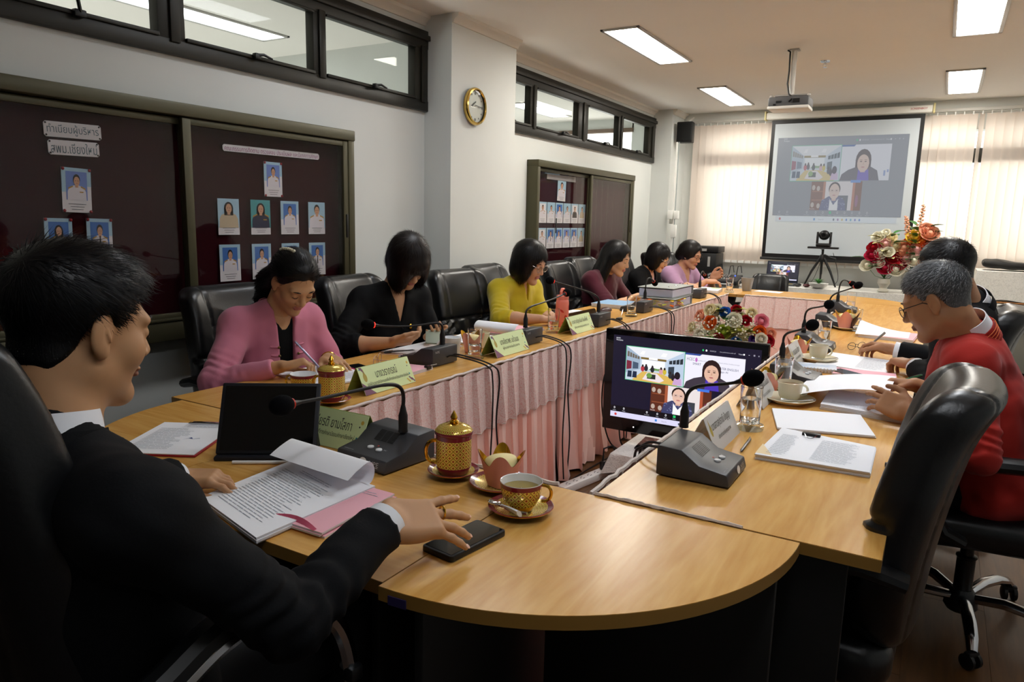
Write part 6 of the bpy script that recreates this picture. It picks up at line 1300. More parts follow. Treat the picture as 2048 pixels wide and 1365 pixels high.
def hair_local(style):
    """returns (local sdf items, gravity locks) for a head-local hair volume"""
    cap = lambda g, top=0: el((0, -.014, .036 + top), (.074 + g, .093 + g, .084 + g + top))
    def cut(f):
        def g(P): return f(P)
        return g
    if style in ('short', 'crew', 'grey'):
        g = {'short': .013, 'crew': .010, 'grey': .009}[style]
        def hl(P):      # positive = outside the hairline
            x, y, z = P[:, 0], P[:, 1], P[:, 2]; zf = np.interp(y, [-.12, -.07, -.045, -.03, -.018, .004, .010, .026, .032, .055, .07, .10], ([-.078, -.078, -.07, -.045, .006] if style == 'short' else [-.056, -.056, -.05, -.035, .006]) + [.016, -.008, -.008, .022, .050, .064, .070])
            return (zf - z + .004 * np.sin(x * 160 + y * 90) + .003 * np.sin(y * 240)) * .7
        nape = rc((0, -.030, .02), (0, -.0315, -.082), .0635, .0590)
        fade = lambda P: cap(g)(P) + np.clip((.05 - P[:, 2]) / .075, 0, 1) * g * .86
        top = el((.0, .010, .068), (.066, .080, .054)) if style == 'short' else el((0, -.004, .070), (.058, .072, .050 if style == 'grey' else .056))
        return lambda P: np.maximum(smin(smin(fade(P), top(P), .02), nape(P), .012) + .010 * (1 - np.clip(-hl(P) / .022, 0, 1)), hl(P))
    if style == 'bob':
        def f(P):
            v = un([(cap(.018), 0), (el((.052, .005, -.035), (.036, .06, .09)), .03), (el((-.052, .005, -.035), (.036, .06, .09)), .03), (el((0, -.06, -.03), (.08, .052, .10)), .03), ('-', rc((0, .11, -.01), (0, .10, -.13), .052, .058), .02), ('-', el((0, .115, .03), (.05, .04, .035)), .015)])
            return v(P)
        return f
    if style == 'cover':    # bob falling over the face
        return un([(cap(.022), 0), (el((.055, .025, -.04), (.036, .075, .10)), .03), (el((-.062, .03, -.04), (.034, .08, .10)), .03), (el((0, -.06, -.03), (.085, .052, .105)), .03), (el((-.045, .075, -.015), (.03, .026, .075)), .03), (el((0, .07, .06), (.06, .035, .03)), .02), ('-', rc((.02, .12, -.03), (.02, .115, -.13), .042, .05), .015)])
    if style == 'long':
        return un([(cap(.016), 0), (rc((.062, -.02, .01), (.07, -.05, -.16), .034, .038), .03), (rc((-.062, -.02, .01), (-.07, -.03, -.20), .034, .036), .03), (rc((0, -.075, .0), (0, -.10, -.22), .055, .06), .04), ('-', rc((0, .105, .02), (0, .10, -.12), .055, .06), .02)])
    if style == 'half_up':  # combed back, tied, falling behind
        def hl(P):
            x, y, z = P[:, 0], P[:, 1], P[:, 2]; zf = np.interp(y, [-.04, -.025, -.012, .006, .03, .055, .075, .1], [-.3, -.03, .006, .0, .014, .056, .078, .084]); return (zf - z + .003 * np.sin(P[:, 0] * 150)) * .7
        a = lambda P: cap(.014)(P) + .012 * (1 - np.clip(-hl(P) / .03, 0, 1)); b = un([(rc((0, -.085, .02), (0, -.13, -.13), .05, .055), 0), (rc((0, -.13, -.13), (0, -.15, -.25), .055, .035), .04)])
        return lambda P: smin(np.maximum(a(P), hl(P)), b(P), .03)
    if style == 'short_f':
        return un([(cap(.016), 0), (el((0, -.07, .0), (.08, .05, .085)), .03), (el((0, -.10, -.03), (.055, .04, .05)), .03), (el((.055, -.02, .0), (.03, .05, .05)), .02), (el((-.055, -.02, .0), (.03, .05, .05)), .02), ('-', rc((0, .105, .02), (0, .10, -.12), .056, .062), .02)])
def strands(V, F, Q, Hc, n, L, w, m, parent, off, flow, seed=0, lift=.003, fade=False, name='hair_strand'):
    """thin tapering locks lying along the hair surface (one part: nobody could count them)"""
    r = np.random.RandomState(seed); tri = V[F[:, :3]]; c = tri.mean(1); nn = np.cross(V[F[:, 2]] - V[F[:, 0]], V[F[:, 3]] - V[F[:, 1]]); ar = np.linalg.norm(nn, axis=1); nn = nn / (ar[:, None] + 1e-12)
    ctr = V.mean(0); sgn = np.sign(((c - ctr) * nn).sum(1).mean()); nn *= sgn
    idx = r.choice(len(c), n, p=ar / ar.sum()); p = c[idx]; nm = nn[idx]
    d = flow(p); d = d - (d * nm).sum(1, keepdims=True) * nm; d /= np.linalg.norm(d, axis=1, keepdims=True) + 1e-9
    d = d + r.randn(n, 3) * (.16 if fade else .07); s = np.cross(d, nm); s /= np.linalg.norm(s, axis=1, keepdims=True) + 1e-9; Ls = L * (.6 + .7 * r.rand(n, 1)); lz = (((p - Hc) @ Q.T)[:, 2:3]); fd = np.clip((lz + .045) / .11, .12, 1) if fade else 1.0; Ls = Ls * fd; lift = lift * fd; ww = w * (.6 + .8 * r.rand(n, 1))
    a0 = p - nm * .001 - s * ww; a1 = p - nm * .001 + s * ww; m0 = p + d * Ls * .5 + nm * lift * .8 - s * ww * .8; m1 = p + d * Ls * .5 + nm * lift * .8 + s * ww * .8; t0 = p + d * Ls + nm * lift * (.3 + 1.2 * r.rand(n, 1))
    VV = np.stack([a0, a1, m1, m0, t0, t0], 1).reshape(-1, 3); k = np.arange(n)[:, None] * 6; FF = np.vstack([k + np.array([[0, 1, 2, 3]]), k + np.array([[3, 2, 4, 5]])])
    o = NMesh().add(VV, FF).build(name, m, parent, off=off); o['kind'] = 'stuff'; return o
def hand_items(Wr, hd, pn, right, curl, spread=.10, thumb=.5, s=1.0, pinch=False):
    hd = nrm(hd); pn = nrm(np.asarray(pn, float) - hd * np.dot(pn, hd)); th = np.cross(hd, pn) * (1 if right else -1); Wr = np.asarray(Wr, float)
    it = []; B = np.array([hd, th, pn])
    it.append((bx(Wr + hd * .047 * s, (.047 * s, .038 * s, .0135 * s), .012 * s, B), .02))
    it.append((el(Wr + hd * .03 * s + th * .026 * s + pn * .008 * s, (.034 * s, .018 * s, .015 * s), B), .015)); it.append((el(Wr + hd * .035 * s - th * .026 * s + pn * .006 * s, (.036 * s, .014 * s, .013 * s), B), .012))
    tips = []
    for i, (o, L, r0) in enumerate(((.029, .074, .0088), (.0098, .082, .009), (-.0096, .076, .0086), (-.0278, .060, .0076))):
        base = Wr + hd * (.088 - .004 * abs(i - 1.2)) * s + th * o * s; d = nrm(hd + th * (1.2 - i) * spread); c = curl[i] if isinstance(curl[0], (list, tuple)) else curl
        p = base; ang = 0; ax = pn
        for k, (fr, cc) in enumerate(((.46, c[0]), (.30, c[1]), (.24, c[2]))):
            ang += cc; dd = d * math.cos(ang) + ax * math.sin(ang); q = p + dd * L * fr * s; it.append((rc(p, q, r0 * s * (1 - .1 * k), r0 * s * (.9 - .1 * k)), .0045 if k else .007)); p = q
        tips.append((p, dd, ax * math.cos(ang) - d * math.sin(ang)))
    tb = Wr + hd * .022 * s + th * .034 * s + pn * .006 * s; d1 = nrm(hd * .75 + th * (.75 - thumb * .6) + pn * .5 * thumb); p1 = tb + d1 * .042 * s; d2 = nrm(hd * .95 + th * (.25 - thumb * .45) + pn * .45 * thumb); p2 = p1 + d2 * .033 * s; d3 = nrm(hd + th * (.0 - thumb * .5) + pn * .3 * thumb); p3 = p2 + d3 * .025 * s
    it += [(rc(tb, p1, .013 * s, .0105 * s), .012), (rc(p1, p2, .0105 * s, .0095 * s), .005), (rc(p2, p3, .0092 * s, .0078 * s), .005)]
    return it, tips, p3
def ik(S, Wr, a, b, pole):
    S = np.asarray(S, float); Wr = np.asarray(Wr, float); d = Wr - S; L = np.linalg.norm(d); k = min(L, (a + b) * .995); u = d / L
    x = (a * a - b * b + k * k) / (2 * k); y = math.sqrt(max(a * a - x * x, 0)); p = np.asarray(pole, float) - u * np.dot(pole, u); return S + u * x + nrm(p) * y
def person(label, face, P, N, H, hyaw, hpitch, wr, hroll=0, fem=True, s=1.0, hair='bob', haircol='#120e0d', skc='#c99c78', vox=.006, hands=None, garment=None, sleeve=1.0, pole=((-.1, .35, -1), (-.1, -.35, -1)), neckline=None, inner=None, trousers='#16171a', fat=1.0, strand=(2600, .03, .0009), short_sl=None, grey=False, shoulder=None, collar=None, glasses=None, rings=None, cuffs=False, wr_=1.0):
    P, N, H = (np.asarray(q, float) for q in (P, N, H)); off = np.array([P[0], P[1], 0]); t = thing('person', label, 'person', tuple(off))
    sk = skin('skin_' + skc[1:], skc); fh = np.array([math.cos(face), math.sin(face), 0]); lh = np.array([-math.sin(face), math.cos(face), 0]); up = nrm(N - P); f = nrm(np.cross(lh, up)); B = np.array([f, lh, up])
    sw = (shoulder or (.155 if fem else .178)) * s; Sh = [N - up * .062 * s + lh * sw, N - up * .062 * s - lh * sw]     # left, right
    ua, fa = .285 * s, .25 * s; arms = []
    for i in (0, 1):
        pl = lh * pole[i][1] + fh * pole[i][0] + np.array([0, 0, pole[i][2]]); E = ik(Sh[i], wr[i], ua, fa, pl); arms.append((Sh[i], E, np.asarray(wr[i], float)))
    Tl = np.linalg.norm(N - P)
    def torso(g):
        it = [(el(N - up * .20 * s + f * .012, ((.108 if fem else .115) * s * fat + g, (.150 if fem else .166) * s * fat + g, .20 * s + g), B), 0), (el(P + up * Tl * .38, (.108 * fat * s + g, .14 * s * fat + g, .19 * s + g), B), .06), (el(P + up * .01, (.128 * s * fat + g * 1.6, .175 * s * fat + g * 1.6, .12 * s + g * 1.5), B), .05)]
        for q in Sh: it.append((rc(N - up * .045 * s, q, .060 * s + g, .058 * s + g), .045))
        if fem:
            for e in (-1, 1): it.append((el(N - up * .225 * s + f * .085 * s * fat + lh * e * .07 * s, (.055 * s + g, .062 * s + g, .06 * s + g), B), .04))
        return it
    # legs (under the table)
    legs = []
    for e in (-1, 1):
        hip = P + lh * e * .09 * s - np.array([0, 0, .02]); kn = np.array([P[0], P[1], 0]) + fh * .42 * s + lh * e * .12 * s + np.array([0, 0, P[2] - .03]); an = kn + fh * .02; an[2] = .085; to = an + fh * .15; to[2] = .035; legs.append((hip, kn, an, to))
    def leg_items(g): 
        it = []
        for h_, k_, a_, o_ in legs: it += [(rc(h_, k_, .088 * s + g, .06 * s + g), .03), (rc(k_, a_, .058 * s + g, .042 * s + g), .02)]
        return it
    Q = frame(hyaw, hpitch, hroll); loc = lambda fn: (lambda X: fn(((X - H) @ Q.T) / s) * s)
    body = NMesh()
    # trunk, upper arms and legs
    it = torso(0) + [(rc(a[0], a[1], .047 * s, .040 * s), .03) for a in arms] + leg_items(0) + [(rc(l[2], l[3], .04, .036), .02) for l in legs]
    A = np.array([N + .1, P, *[a[1] for a in arms], *[a[0] for a in arms], *[q for l in legs for q in l]]); V, F = surf(un(it), A.min(0) - .22, A.max(0) + .22, max(.012, vox * 1.8)); body.add(V, F)
    # head with neck
    nb = N - up * .035; hn = H + (np.array([0, -.03, -.06]) @ Q) * s
    nk = [(rc(hn, nb, .050 * s if fem else .057 * s, .056 * s if fem else .064 * s), .03), (rc(N - up * .05 * s, Sh[0] * .55 + N * .45 - up * .02, .05 * s, .045 * s), .05), (rc(N - up * .05 * s, Sh[1] * .55 + N * .45 - up * .02, .05 * s, .045 * s), .05)]
    hi_ = un(head_items(fem)); hf = un([(loc(hi_), 0)] + nk); V, F = surf(hf, np.minimum(H - .135 * s, N - .13 * s), np.maximum(H + .15 * s, N + .13 * s), vox * .62 if vox < .005 else vox * .72)
    q = ((V[F].mean(1) - H) @ Q.T) / s; lips = (np.abs(q[:, 0]) < .021 - .35 * np.abs(q[:, 2] + .0615)) & (np.abs(q[:, 2] + .0615) < .0105) & (q[:, 1] > .08)
    body.add(V, F, np.where(lips, 1, 0))
    # forearms and hands
    nails = []
    for i in (0, 1):
        S_, E, Wr = arms[i]; h_ = hands[i]; right = i == 1; hd = h_.get('d', None); hd = nrm(Wr - E) if hd is None else np.asarray(hd, float)
        hit, tips, tt = hand_items(Wr, hd, h_.get('pn', (0, 0, -1)), right, h_.get('curl', (.25, .35, .25)), h_.get('spread', .1), h_.get('thumb', .5), s * h_.get('s', 1.0))
        it = [(rc(E, E * .6 + Wr * .4, .041 * s, .038 * s), 0), (rc(E * .6 + Wr * .4, Wr, .038 * s, .0265 * s if not fem else .024 * s), .02)] + hit
        if short_sl: it = [(rc(S_ * .5 + E * .5, E, .046 * s, .041 * s), 0)] + [(it[0][0], .03)] + it[1:]
        A = np.array([E, Wr, tt, *[q[0] for q in tips]] + ([S_ * .5 + E * .5] if short_sl else [])); V, F = surf(un(it), A.min(0) - .06, A.max(0) + .06, max(.0028, vox * .58)); body.add(V, F)
        if vox < .0055:
            for p_, dd, pn_ in tips: nails.append((p_ + dd * .001 - pn_ * .0052 * s, dd, pn_))
    bo = body.build('body', [sk, m_lip if fem else mat('lips_brown', '#94604c', r=.5)], t, off=off)
    for p_, dd, pn_ in nails:
        R = Matrix(np.array([dd, np.cross(pn_, dd), pn_]).T.tolist()); MB().ell((0, 0, 0), (.006 * s, .0048 * s, .0016 * s), n=10, R=R, k=5).build('finger_nail', m_nail, t, loc=tuple(p_ - off))
    # brows, closed lids, ears stay in the body
    W_ = lambda x, y, z: tuple(H + (np.array([x, y, z]) @ Q) * s - off)
    for e in (-1, 1):
        MB().tube([W_(e * .014, .0895, .0225), W_(e * .03, .090, .0275), W_(e * .046, .080, .024)], [.0018 * s, .003 * s, .0012 * s], 6).build('eyebrow', m_brow if not grey else mat('brow_grey', '#4a4644', r=.8), t)
        MB().tube([W_(e * .018, .0855, -.002), W_(e * .026, .0888, -.0048), W_(e * .035, .0885, -.0045), W_(e * .044, .083, -.001)], [.0008 * s, .0015 * s, .0016 * s, .0008 * s], 5).build('eyelid_line', m_lash, t)
    # hair
    hm = mat('hair_' + haircol[1:], haircol, r=.38, spec=.35, nz=(220, .35), stretch=(1, 1, .15), bump=(300, .5, .001)); hl = hair_local(hair)
    V, F = surf(loc(hl), H - .30 * s, H + .16 * s, vox * .75 if vox < .005 else vox); 
    V = V + 0; hp = NMesh().add(V, F).build('hair', hm, t, off=off)
    if hair in ('short', 'crew', 'grey'):
        crown = H + (np.array([.0, -.06, .10]) @ Q) * s
        fl = lambda p: (p - crown) + (np.array([.02, .05, .0]) @ Q) * 1.0
    else:
        top = H + (np.array([0, .0, .12]) @ Q) * s; fl = lambda p: np.where(((p - H) @ Q.T)[:, 2:3] > .055 * s, (p - top) * 6, np.array([0, 0, -1.])) + np.array([0, 0, -.25])
        if hair == 'half_up': fl = lambda p: np.tile((np.array([0, -.8, -.25]) @ Q), (len(p), 1)) + np.array([0, 0, -.5]) * (((p - H) @ Q.T)[:, 1:2] < -.06)
    hm2 = hm if not grey else mat('hair_grey_strand', '#85878a', r=.6, spec=.2)
    if not grey: hm2 = mat('strand_' + haircol[1:], haircol, r=.5, spec=.22)
    strands(V, F, Q, H, strand[0], strand[1] * s, strand[2], hm2, t, off, fl, seed=len(label), lift={'short': .0022, 'crew': .0055, 'grey': .005}.get(hair, .0003), fade=hair in ('short', 'crew', 'grey'))
    if grey: strands(V, F, Q, H, strand[0], strand[1] * s, strand[2], mat('hair_grey_dark', '#38393b', r=.6, spec=.2), t, off, fl, seed=5, lift=.0045, fade=True)
    # garment
    gname, gc, gm = garment; g = .020 if inner else .014
    def sl_items(gg):
        it = []
        for i, (S_, E, Wr) in enumerate(arms):
            if sleeve <= .5: e2 = S_ + (E - S_) * sleeve * 2; it.append((rc(S_, e2, .060 * s + gg, (.058 - .008 * sleeve) * s + gg), .04))
            else:
                e2 = E + (Wr - E) * (sleeve - .5) * 2; it.append((rc(S_, E, .058 * s + gg, .049 * s + gg), .04)); it.append((rc(E, e2, .048 * s + gg, (cw if sleeve > .9 else .046) * s + gg), .02))
        return it
    cw = .041 if cuffs else .034
    nd = nrm(hn - N); base = un(torso(g) + sl_items(.006) + ([] if fem else [(rc(N - up * .05, N + nd * .018 * s, .072 * s, .067 * s), .03)]))
    hemz = P - up * .02
    cutf = []
    for i, (S_, E, Wr) in enumerate(arms):
        if sleeve <= .5: e2 = S_ + (E - S_) * sleeve * 2; ax = nrm(E - S_)
        else: e2 = E + (Wr - E) * (sleeve - .5) * 2; ax = nrm(Wr - E)
        cutf.append((e2, ax))
    sd = len(label)
    def gf(X):
        d = base(X) + wrinkle(X, .0034 * wr_, 18, sd) + wrinkle(X, .0014 * wr_, 45, sd + 1)
        for S_, E, Wr in arms:
            for ax_, sg in ((nrm(E - S_), -1), (nrm(Wr - E), 1)):
                q = X - E; al = q @ ax_; ra = np.linalg.norm(q - al[:, None] * ax_, axis=1); d = d + wr_ * .0035 * np.sin(al * 150 + 3 * np.sin(q[:, 2] * 40 + q[:, 0] * 30)) * np.exp(-((al - sg * .05) / .06) ** 2) * np.exp(-np.maximum(ra - .07, 0) / .02)
        for i, (e2, ax) in enumerate(cutf):
            q = X - e2; al = q @ ax; ra = np.linalg.norm(q - al[:, None] * ax, axis=1); d = np.maximum(d, np.where((ra < .085 * s) & (al > -.05), al, -1))
        if neckline:
            u_ = (X - N) @ up; ff = (X - N) @ f; ll = (X - N) @ lh; w0, dep, wb = neckline; w_ = np.where(u_ > -dep, wb + (w0 - wb) * np.clip((u_ + dep) / dep, 0, 1), wb if wb > 0 else -.05)
            d = np.maximum(d, np.minimum(w_ - np.abs(ll - neck_off * 0), ff - .01))
        return np.maximum(d, -((X - (P - up * .12)) @ up))
    neck_off = 0
    A = np.array([N + .08, P - .08, *[a[0] for a in arms], *[a[1] for a in arms], *[c[0] for c in cutf]]); V, F = surf(gf, A.min(0) - .2, A.max(0) + .2, vox * 1.25)
    gmesh = NMesh().add(V, F).build(gname, gm, t, off=off)
    if inner:
        V, F = surf(lambda X: np.maximum(un(torso(.002))(X), np.minimum(np.minimum(inner[1] * np.clip(((X - N) @ up + inner[2]) / inner[2], 0, 1) - np.abs((X - N) @ lh), (X - N) @ f), 1)), np.minimum(N, P) - .25, np.maximum(N, P) + .25, vox * 1.5); NMesh().add(V, F).build('inner_top', inner[0], t, off=off)
    V, F = surf(un(leg_items(.012) + [(el(P, (.128 * s * fat, .176 * s * fat, .115 * s), B), .04)]), np.array([*[q for l in legs for q in l], P]).min(0) - .2, np.array([*[q for l in legs for q in l], P]).max(0) + .2, .016); NMesh().add(V, F).build('trousers', mat('cloth_' + trousers[1:], trousers, r=.8, spec=.2), t, off=off)
    for h_, k_, a_, o_ in legs:
        V, F = surf(un([(rc(a_ - np.array([0, 0, .035]), o_, .045, .042), 0)]), np.minimum(a_, o_) - .09, np.maximum(a_, o_) + .09, .012); V[:, 2] = np.maximum(V[:, 2], .002); NMesh().add(V, F).build('shoe', m_blackm, t, off=off)
    if collar:
        for (cm, r0, h0, z0, op, nm_) in collar:
            ax = nrm(nrm(H + (np.array([0, -.03, -.06]) @ Q) * s - N) + up * (.8 if fem else .25)); fr = nrm(f - ax * np.dot(f, ax)); la = np.cross(ax, fr)
            def cf(u, v):
                a = op + (2 * PI - 2 * op) * u; rr = (r0 + .006 * (1 - v)) * s; p_ = N + ax * (z0 + h0 * v) * s + fr * rr * math.cos(a) * 1.08 + la * rr * math.sin(a) - fr * .006; return tuple(p_ - off)
            MB().sheet(cf, 36, 3, th=.003).build(nm_, cm, t, smooth=60)
    if cuffs:
        for e2, ax in cutf:
            up_ = nrm(np.cross(ax, (0.3, .5, .8))); v2 = np.cross(ax, up_); MB().sheet(lambda u, v: tuple(e2 - off + ax * (-.015 + .037 * v) + (up_ * math.cos(2 * PI * u) + v2 * math.sin(2 * PI * u)) * .038 * s), 24, 2, th=.002).build('shirt_cuff', mat('shirt_white', '#e9ebf0', r=.7), t, smooth=60)
    if glasses:
        g_ = thing('spectacles', None, None); g_.parent = t; g_.location = W_(0, .098, -.001); g_.rotation_euler = Matrix(np.array([-Q[0], Q[1], Q[2]]).T.tolist()).to_euler(); g_.scale = (s, s, s); spectacles(g_, .135, .036 if glasses[1] == 0 else .04, glasses[0], temple=.105)
    return dict(gf=gf, t=t, arms=arms, off=off, f=f, l=lh, up=up, N=N, P=P, H=H, Q=Q, s=s, W=W_)
def fabric(name, c, r=.8, sheen=.2, sc=260): return mat(name, c, r=r, spec=.2, sheen=sheen, bump=(sc, .3, .001), nz=(3, .1))
m_shirt = mat('shirt_white', '#e9ebf0', r=.7, spec=.2)
def on_cloth(R, u, l, out=0.0):
    x = R['N'] - R['up'] * u + R['l'] * l + R['f'] * .35
    for _ in range(40):
        d = float(R['gf'](x[None])[0]); x = x - R['f'] * max(d, 0) * .7
        if d < .0008: break
    return x + R['f'] * out - R['off']
flat = dict(pn=(0, 0, -1), curl=(.18, .22, .15))
d2r = math.radians

# the man in the foreground
m_suit = fabric('suit_navy_black', '#0a0b0e', sheen=.0)
A_ = person('man in black suit and white shirt in the foreground, hand over a phone', d2r(88), (-1.10, .60, .62), (-1.09, .535, 1.05), (-1.112, .598, 1.222), d2r(87), d2r(11), wr=((-1.475, .985, .785), (-.808, .945, .858)), fem=False, s=1.0, hair='short', haircol='#0c0b0d', skc='#bd8f68', vox=.0045,
           hands=(dict(d=(.155, .10, .004), pn=(.1, .1, -1), curl=((.30, .45, .3), (.34, .5, .3), (.45, .6, .3), (.5, .6, .3)), spread=.08, thumb=.55, s=1.0), dict(d=(.075, .17, -.035), pn=(-.42, .2, -.88), curl=((.0, .12, .1), (.10, .16, .1), (.18, .2, .12), (.16, .18, .1)), spread=.23, thumb=1.15, s=1.14)),
           garment=('suit_jacket', None, m_suit), sleeve=.96, pole=((-.15, .8, -.7), (-.25, -.45, -1)), neckline=(.05, .30, .0), inner=(m_shirt, .0, .1), wr_=1.0, strand=(7000, .030, .0006), collar=((m_shirt, .064, .052, .004, .45, 'shirt_collar'), (m_suit, .076, .044, -.016, .75, 'jacket_collar')), cuffs=True, shoulder=.19)
t = A_['t']; off = A_['off']
hd_ = nrm((.075, .17, -.035)); pn_ = nrm(np.array((-.42, .2, -.88)) - hd_ * np.dot((-.42, .2, -.88), hd_)); th_ = np.cross(hd_, pn_); rc_ = A_['arms'][1][2] + hd_ * .123 + th_ * .015 + pn_ * .002 - off
MB().tube([tuple(rc_ + (th_ * math.cos(a) + pn_ * math.sin(a)) * .0118) for a in [i * PI / 9 for i in range(18)]], .0022, 6, closed=True).build('gold_ring', m_goldc, t)
for i in range(3): MB().ell(tuple(np.array(A_['arms'][1][2]) - nrm(A_['arms'][1][2] - A_['arms'][1][1]) * (.035 + .018 * i) - off + np.array([.012, -.03, -.022])), (.006, .004, .006), n=8).build('sleeve_button', m_blackm, t)

# the left row
m_pinkj = fabric('jacket_pink', '#cf7f97'); m_blk = fabric('cloth_black', '#0a0b0d', sheen=0)
B_ = person('woman in a pink jacket with a pearl hair clip, writing', d2r(-12), (-2.60, 2.20, .56), (-2.475, 2.165, .985), (-2.345, 2.155, 1.115), d2r(-14), d2r(40), wr=((-2.215, 2.215, .79), (-2.205, 1.945, .80)), fem=True, s=1.06, hair='half_up', haircol='#0d0b0c', skc='#c79a72', vox=.0055,
           hands=(dict(d=(.15, -.06, -.01), pn=(0, 0, -1), curl=(.2, .3, .2), thumb=.4), dict(d=(.09, .12, .03), pn=(.5, .35, -.8), curl=((.6, .8, .4), (.75, .9, .5), (.85, 1., .5), (.9, 1., .5)), thumb=.9)),
           garment=('pink_jacket', None, m_pinkj), sleeve=.95, pole=((-.3, .6, -.8), (-.35, -.9, -.55)), neckline=(.045, .10, .035), inner=(m_blk, .05, .06), strand=(6000, .04, .0007), collar=((m_pinkj, .068, .03, -.02, .6, 'mandarin_collar'),))
t = B_['t']; off = B_['off']; N_, up_, f_, l_ = B_['N'], B_['up'], B_['f'], B_['l']
m_brass = mat('brass_button', '#7d6a3c', r=.35, m=.7)
for e in (-1, 1):
    for k in range(7):
        u_ = .115 + .034 * k; c0, c1 = on_cloth(B_, u_, e * .046, .002), on_cloth(B_, u_, e * .078, .002); MB().tube([tuple(c1), tuple((c0 + c1) / 2 + f_ * .002), tuple(c0)], .0045, 5).build('frog_loop', m_pinkj, t); MB().ell(tuple(c0 + f_ * .003), (.006, .006, .006), n=8).build('button', m_brass, t)
m_pearl = mat('pearl', '#e8e2c8', r=.25, coat=.4)
for k in range(8): a = k / 7; MB().ell(B_['W'](*[c0 + r0 * q for c0, r0, q in zip((0, -.014, .036), (.091, .110, .101), nrm((-.38 + .12 * a, -.62 + .42 * a, .42 + .42 * a)))]), (.0078, .0078, .0078), n=8).build('hair_clip_pearl', m_pearl, t)
MB().ell(B_['W'](-.077, -.004, -.036), (.004, .004, .004), n=8).build('earring', mat('garnet', '#7a1420', r=.2), t)
for k in range(3): 
    w_ = B_['arms'][0][2]; ax = nrm(w_ - B_['arms'][0][1]); a1 = nrm(np.cross(ax, (0, 0, 1))); a2 = np.cross(ax, a1); c = w_ - ax * (.002 + .011 * k) - off; MB().tube([tuple(c + (a1 * math.cos(q) + a2 * math.sin(q)) * .030) for q in [2 * PI * i / 18 for i in range(18)]], .0032, 5, closed=True).build('bracelet', (m_goldc, mat('garnet', '#7a1420'), m_chrome)[k], t)
hp_ = B_['arms'][1][2]; pen('silver ballpoint pen in the hand of the woman in pink', tuple(hp_ + np.array([.105, .125, -.028])), tuple(hp_ + np.array([.015, .065, .095])), .0045, mat('pen_lilac', '#8f8cab', r=.3, m=.5))

m_bl2 = fabric('blouse_black', '#0a0a0c', sheen=.0)
C_ = person('woman in a black blouse with a brown-black bob, bent over a phone', d2r(-16), (-2.60, 2.98, .57), (-2.465, 2.935, 1.025), (-2.355, 2.935, 1.17), d2r(-22), d2r(46), hroll=.12, wr=((-2.21, 2.93, .80), (-2.225, 2.645, .80)), s=1.08, hair='cover', haircol='#19110e', skc='#c79a76', vox=.006,
           hands=(dict(d=(.12, -.09, .02), pn=(.1, -.5, .9), curl=(.5, .6, .4), thumb=.3), dict(d=(.10, .11, .01), pn=(-.1, .4, .8), curl=(.5, .6, .4), thumb=.3)), garment=('black_blouse', None, m_bl2), sleeve=.72, pole=((-.3, .6, -.8), (-.35, -.9, -.5)), neckline=(.042, .15, 0), strand=(6500, .04, .0007), fat=.96)
MB().ell(tuple(on_cloth(C_, .165, .055, .004)), (.009, .011, .018), n=10).build('gold_brooch', m_goldc, C_['t'])
for k in range(3): MB().ell(tuple(on_cloth(C_, .17 + .05 * k, .004, .002)), (.005, .005, .005), n=8).build('button', m_blackm, C_['t'])
t = thing('smartphone', 'phone with a pale edge held by the woman in the black blouse', 'phone', (-2.085, 2.79, .822), d2r(38)); MB().box((0, 0, 0), (.076, .158, .010), b=.003, R=rot(.25, .05)).build('phone_case', mat('case_sage', '#8b9484', r=.4), t)

m_must = fabric('blouse_mustard', '#c2ac1e', sheen=.25)
D_ = person('woman in a mustard blouse with a black bob and clear glasses', d2r(-8), (-2.62, 4.30, .55), (-2.475, 4.265, .985), (-2.365, 4.23, 1.115), d2r(-2), d2r(22), wr=((-2.16, 4.13, .79), (-2.09, 3.905, .79)), s=1.12, hair='bob', haircol='#121010', skc='#c99b7b', vox=.0075,
           hands=(dict(d=(.10, -.08, -.01), pn=(0, 0, -1), curl=(.4, .5, .3)), dict(d=(.13, .08, 0), pn=(0, 0, -1), curl=(.3, .4, .3))), garment=('mustard_blouse', None, m_must), sleeve=.66, pole=((-.3, .6, -.8), (-.35, -.9, -.5)), neckline=(.02, .10, 0), strand=(4500, .035, .0009), fat=1.04, glasses=(mat('frame_clear', '#b9a9a4', r=.25, m=.4), 1))
c = on_cloth(D_, .17, .0, .006); a1, a2 = D_['l'], D_['up']; MB().tube([tuple(c + (a1 * math.cos(q) + a2 * math.sin(q)) * .026) for q in [2 * PI * i / 18 for i in range(18)]], .008, 6, closed=True).build('fabric_ring', m_must, D_['t']); MB().tube([tuple(c), tuple(c - a2 * .09 + a1 * .03)], [.012, .018], 6, flat=.4).tube([tuple(c), tuple(c - a2 * .09 - a1 * .03)], [.012, .018], 6, flat=.4).build('fabric_tie', m_must, D_['t'])

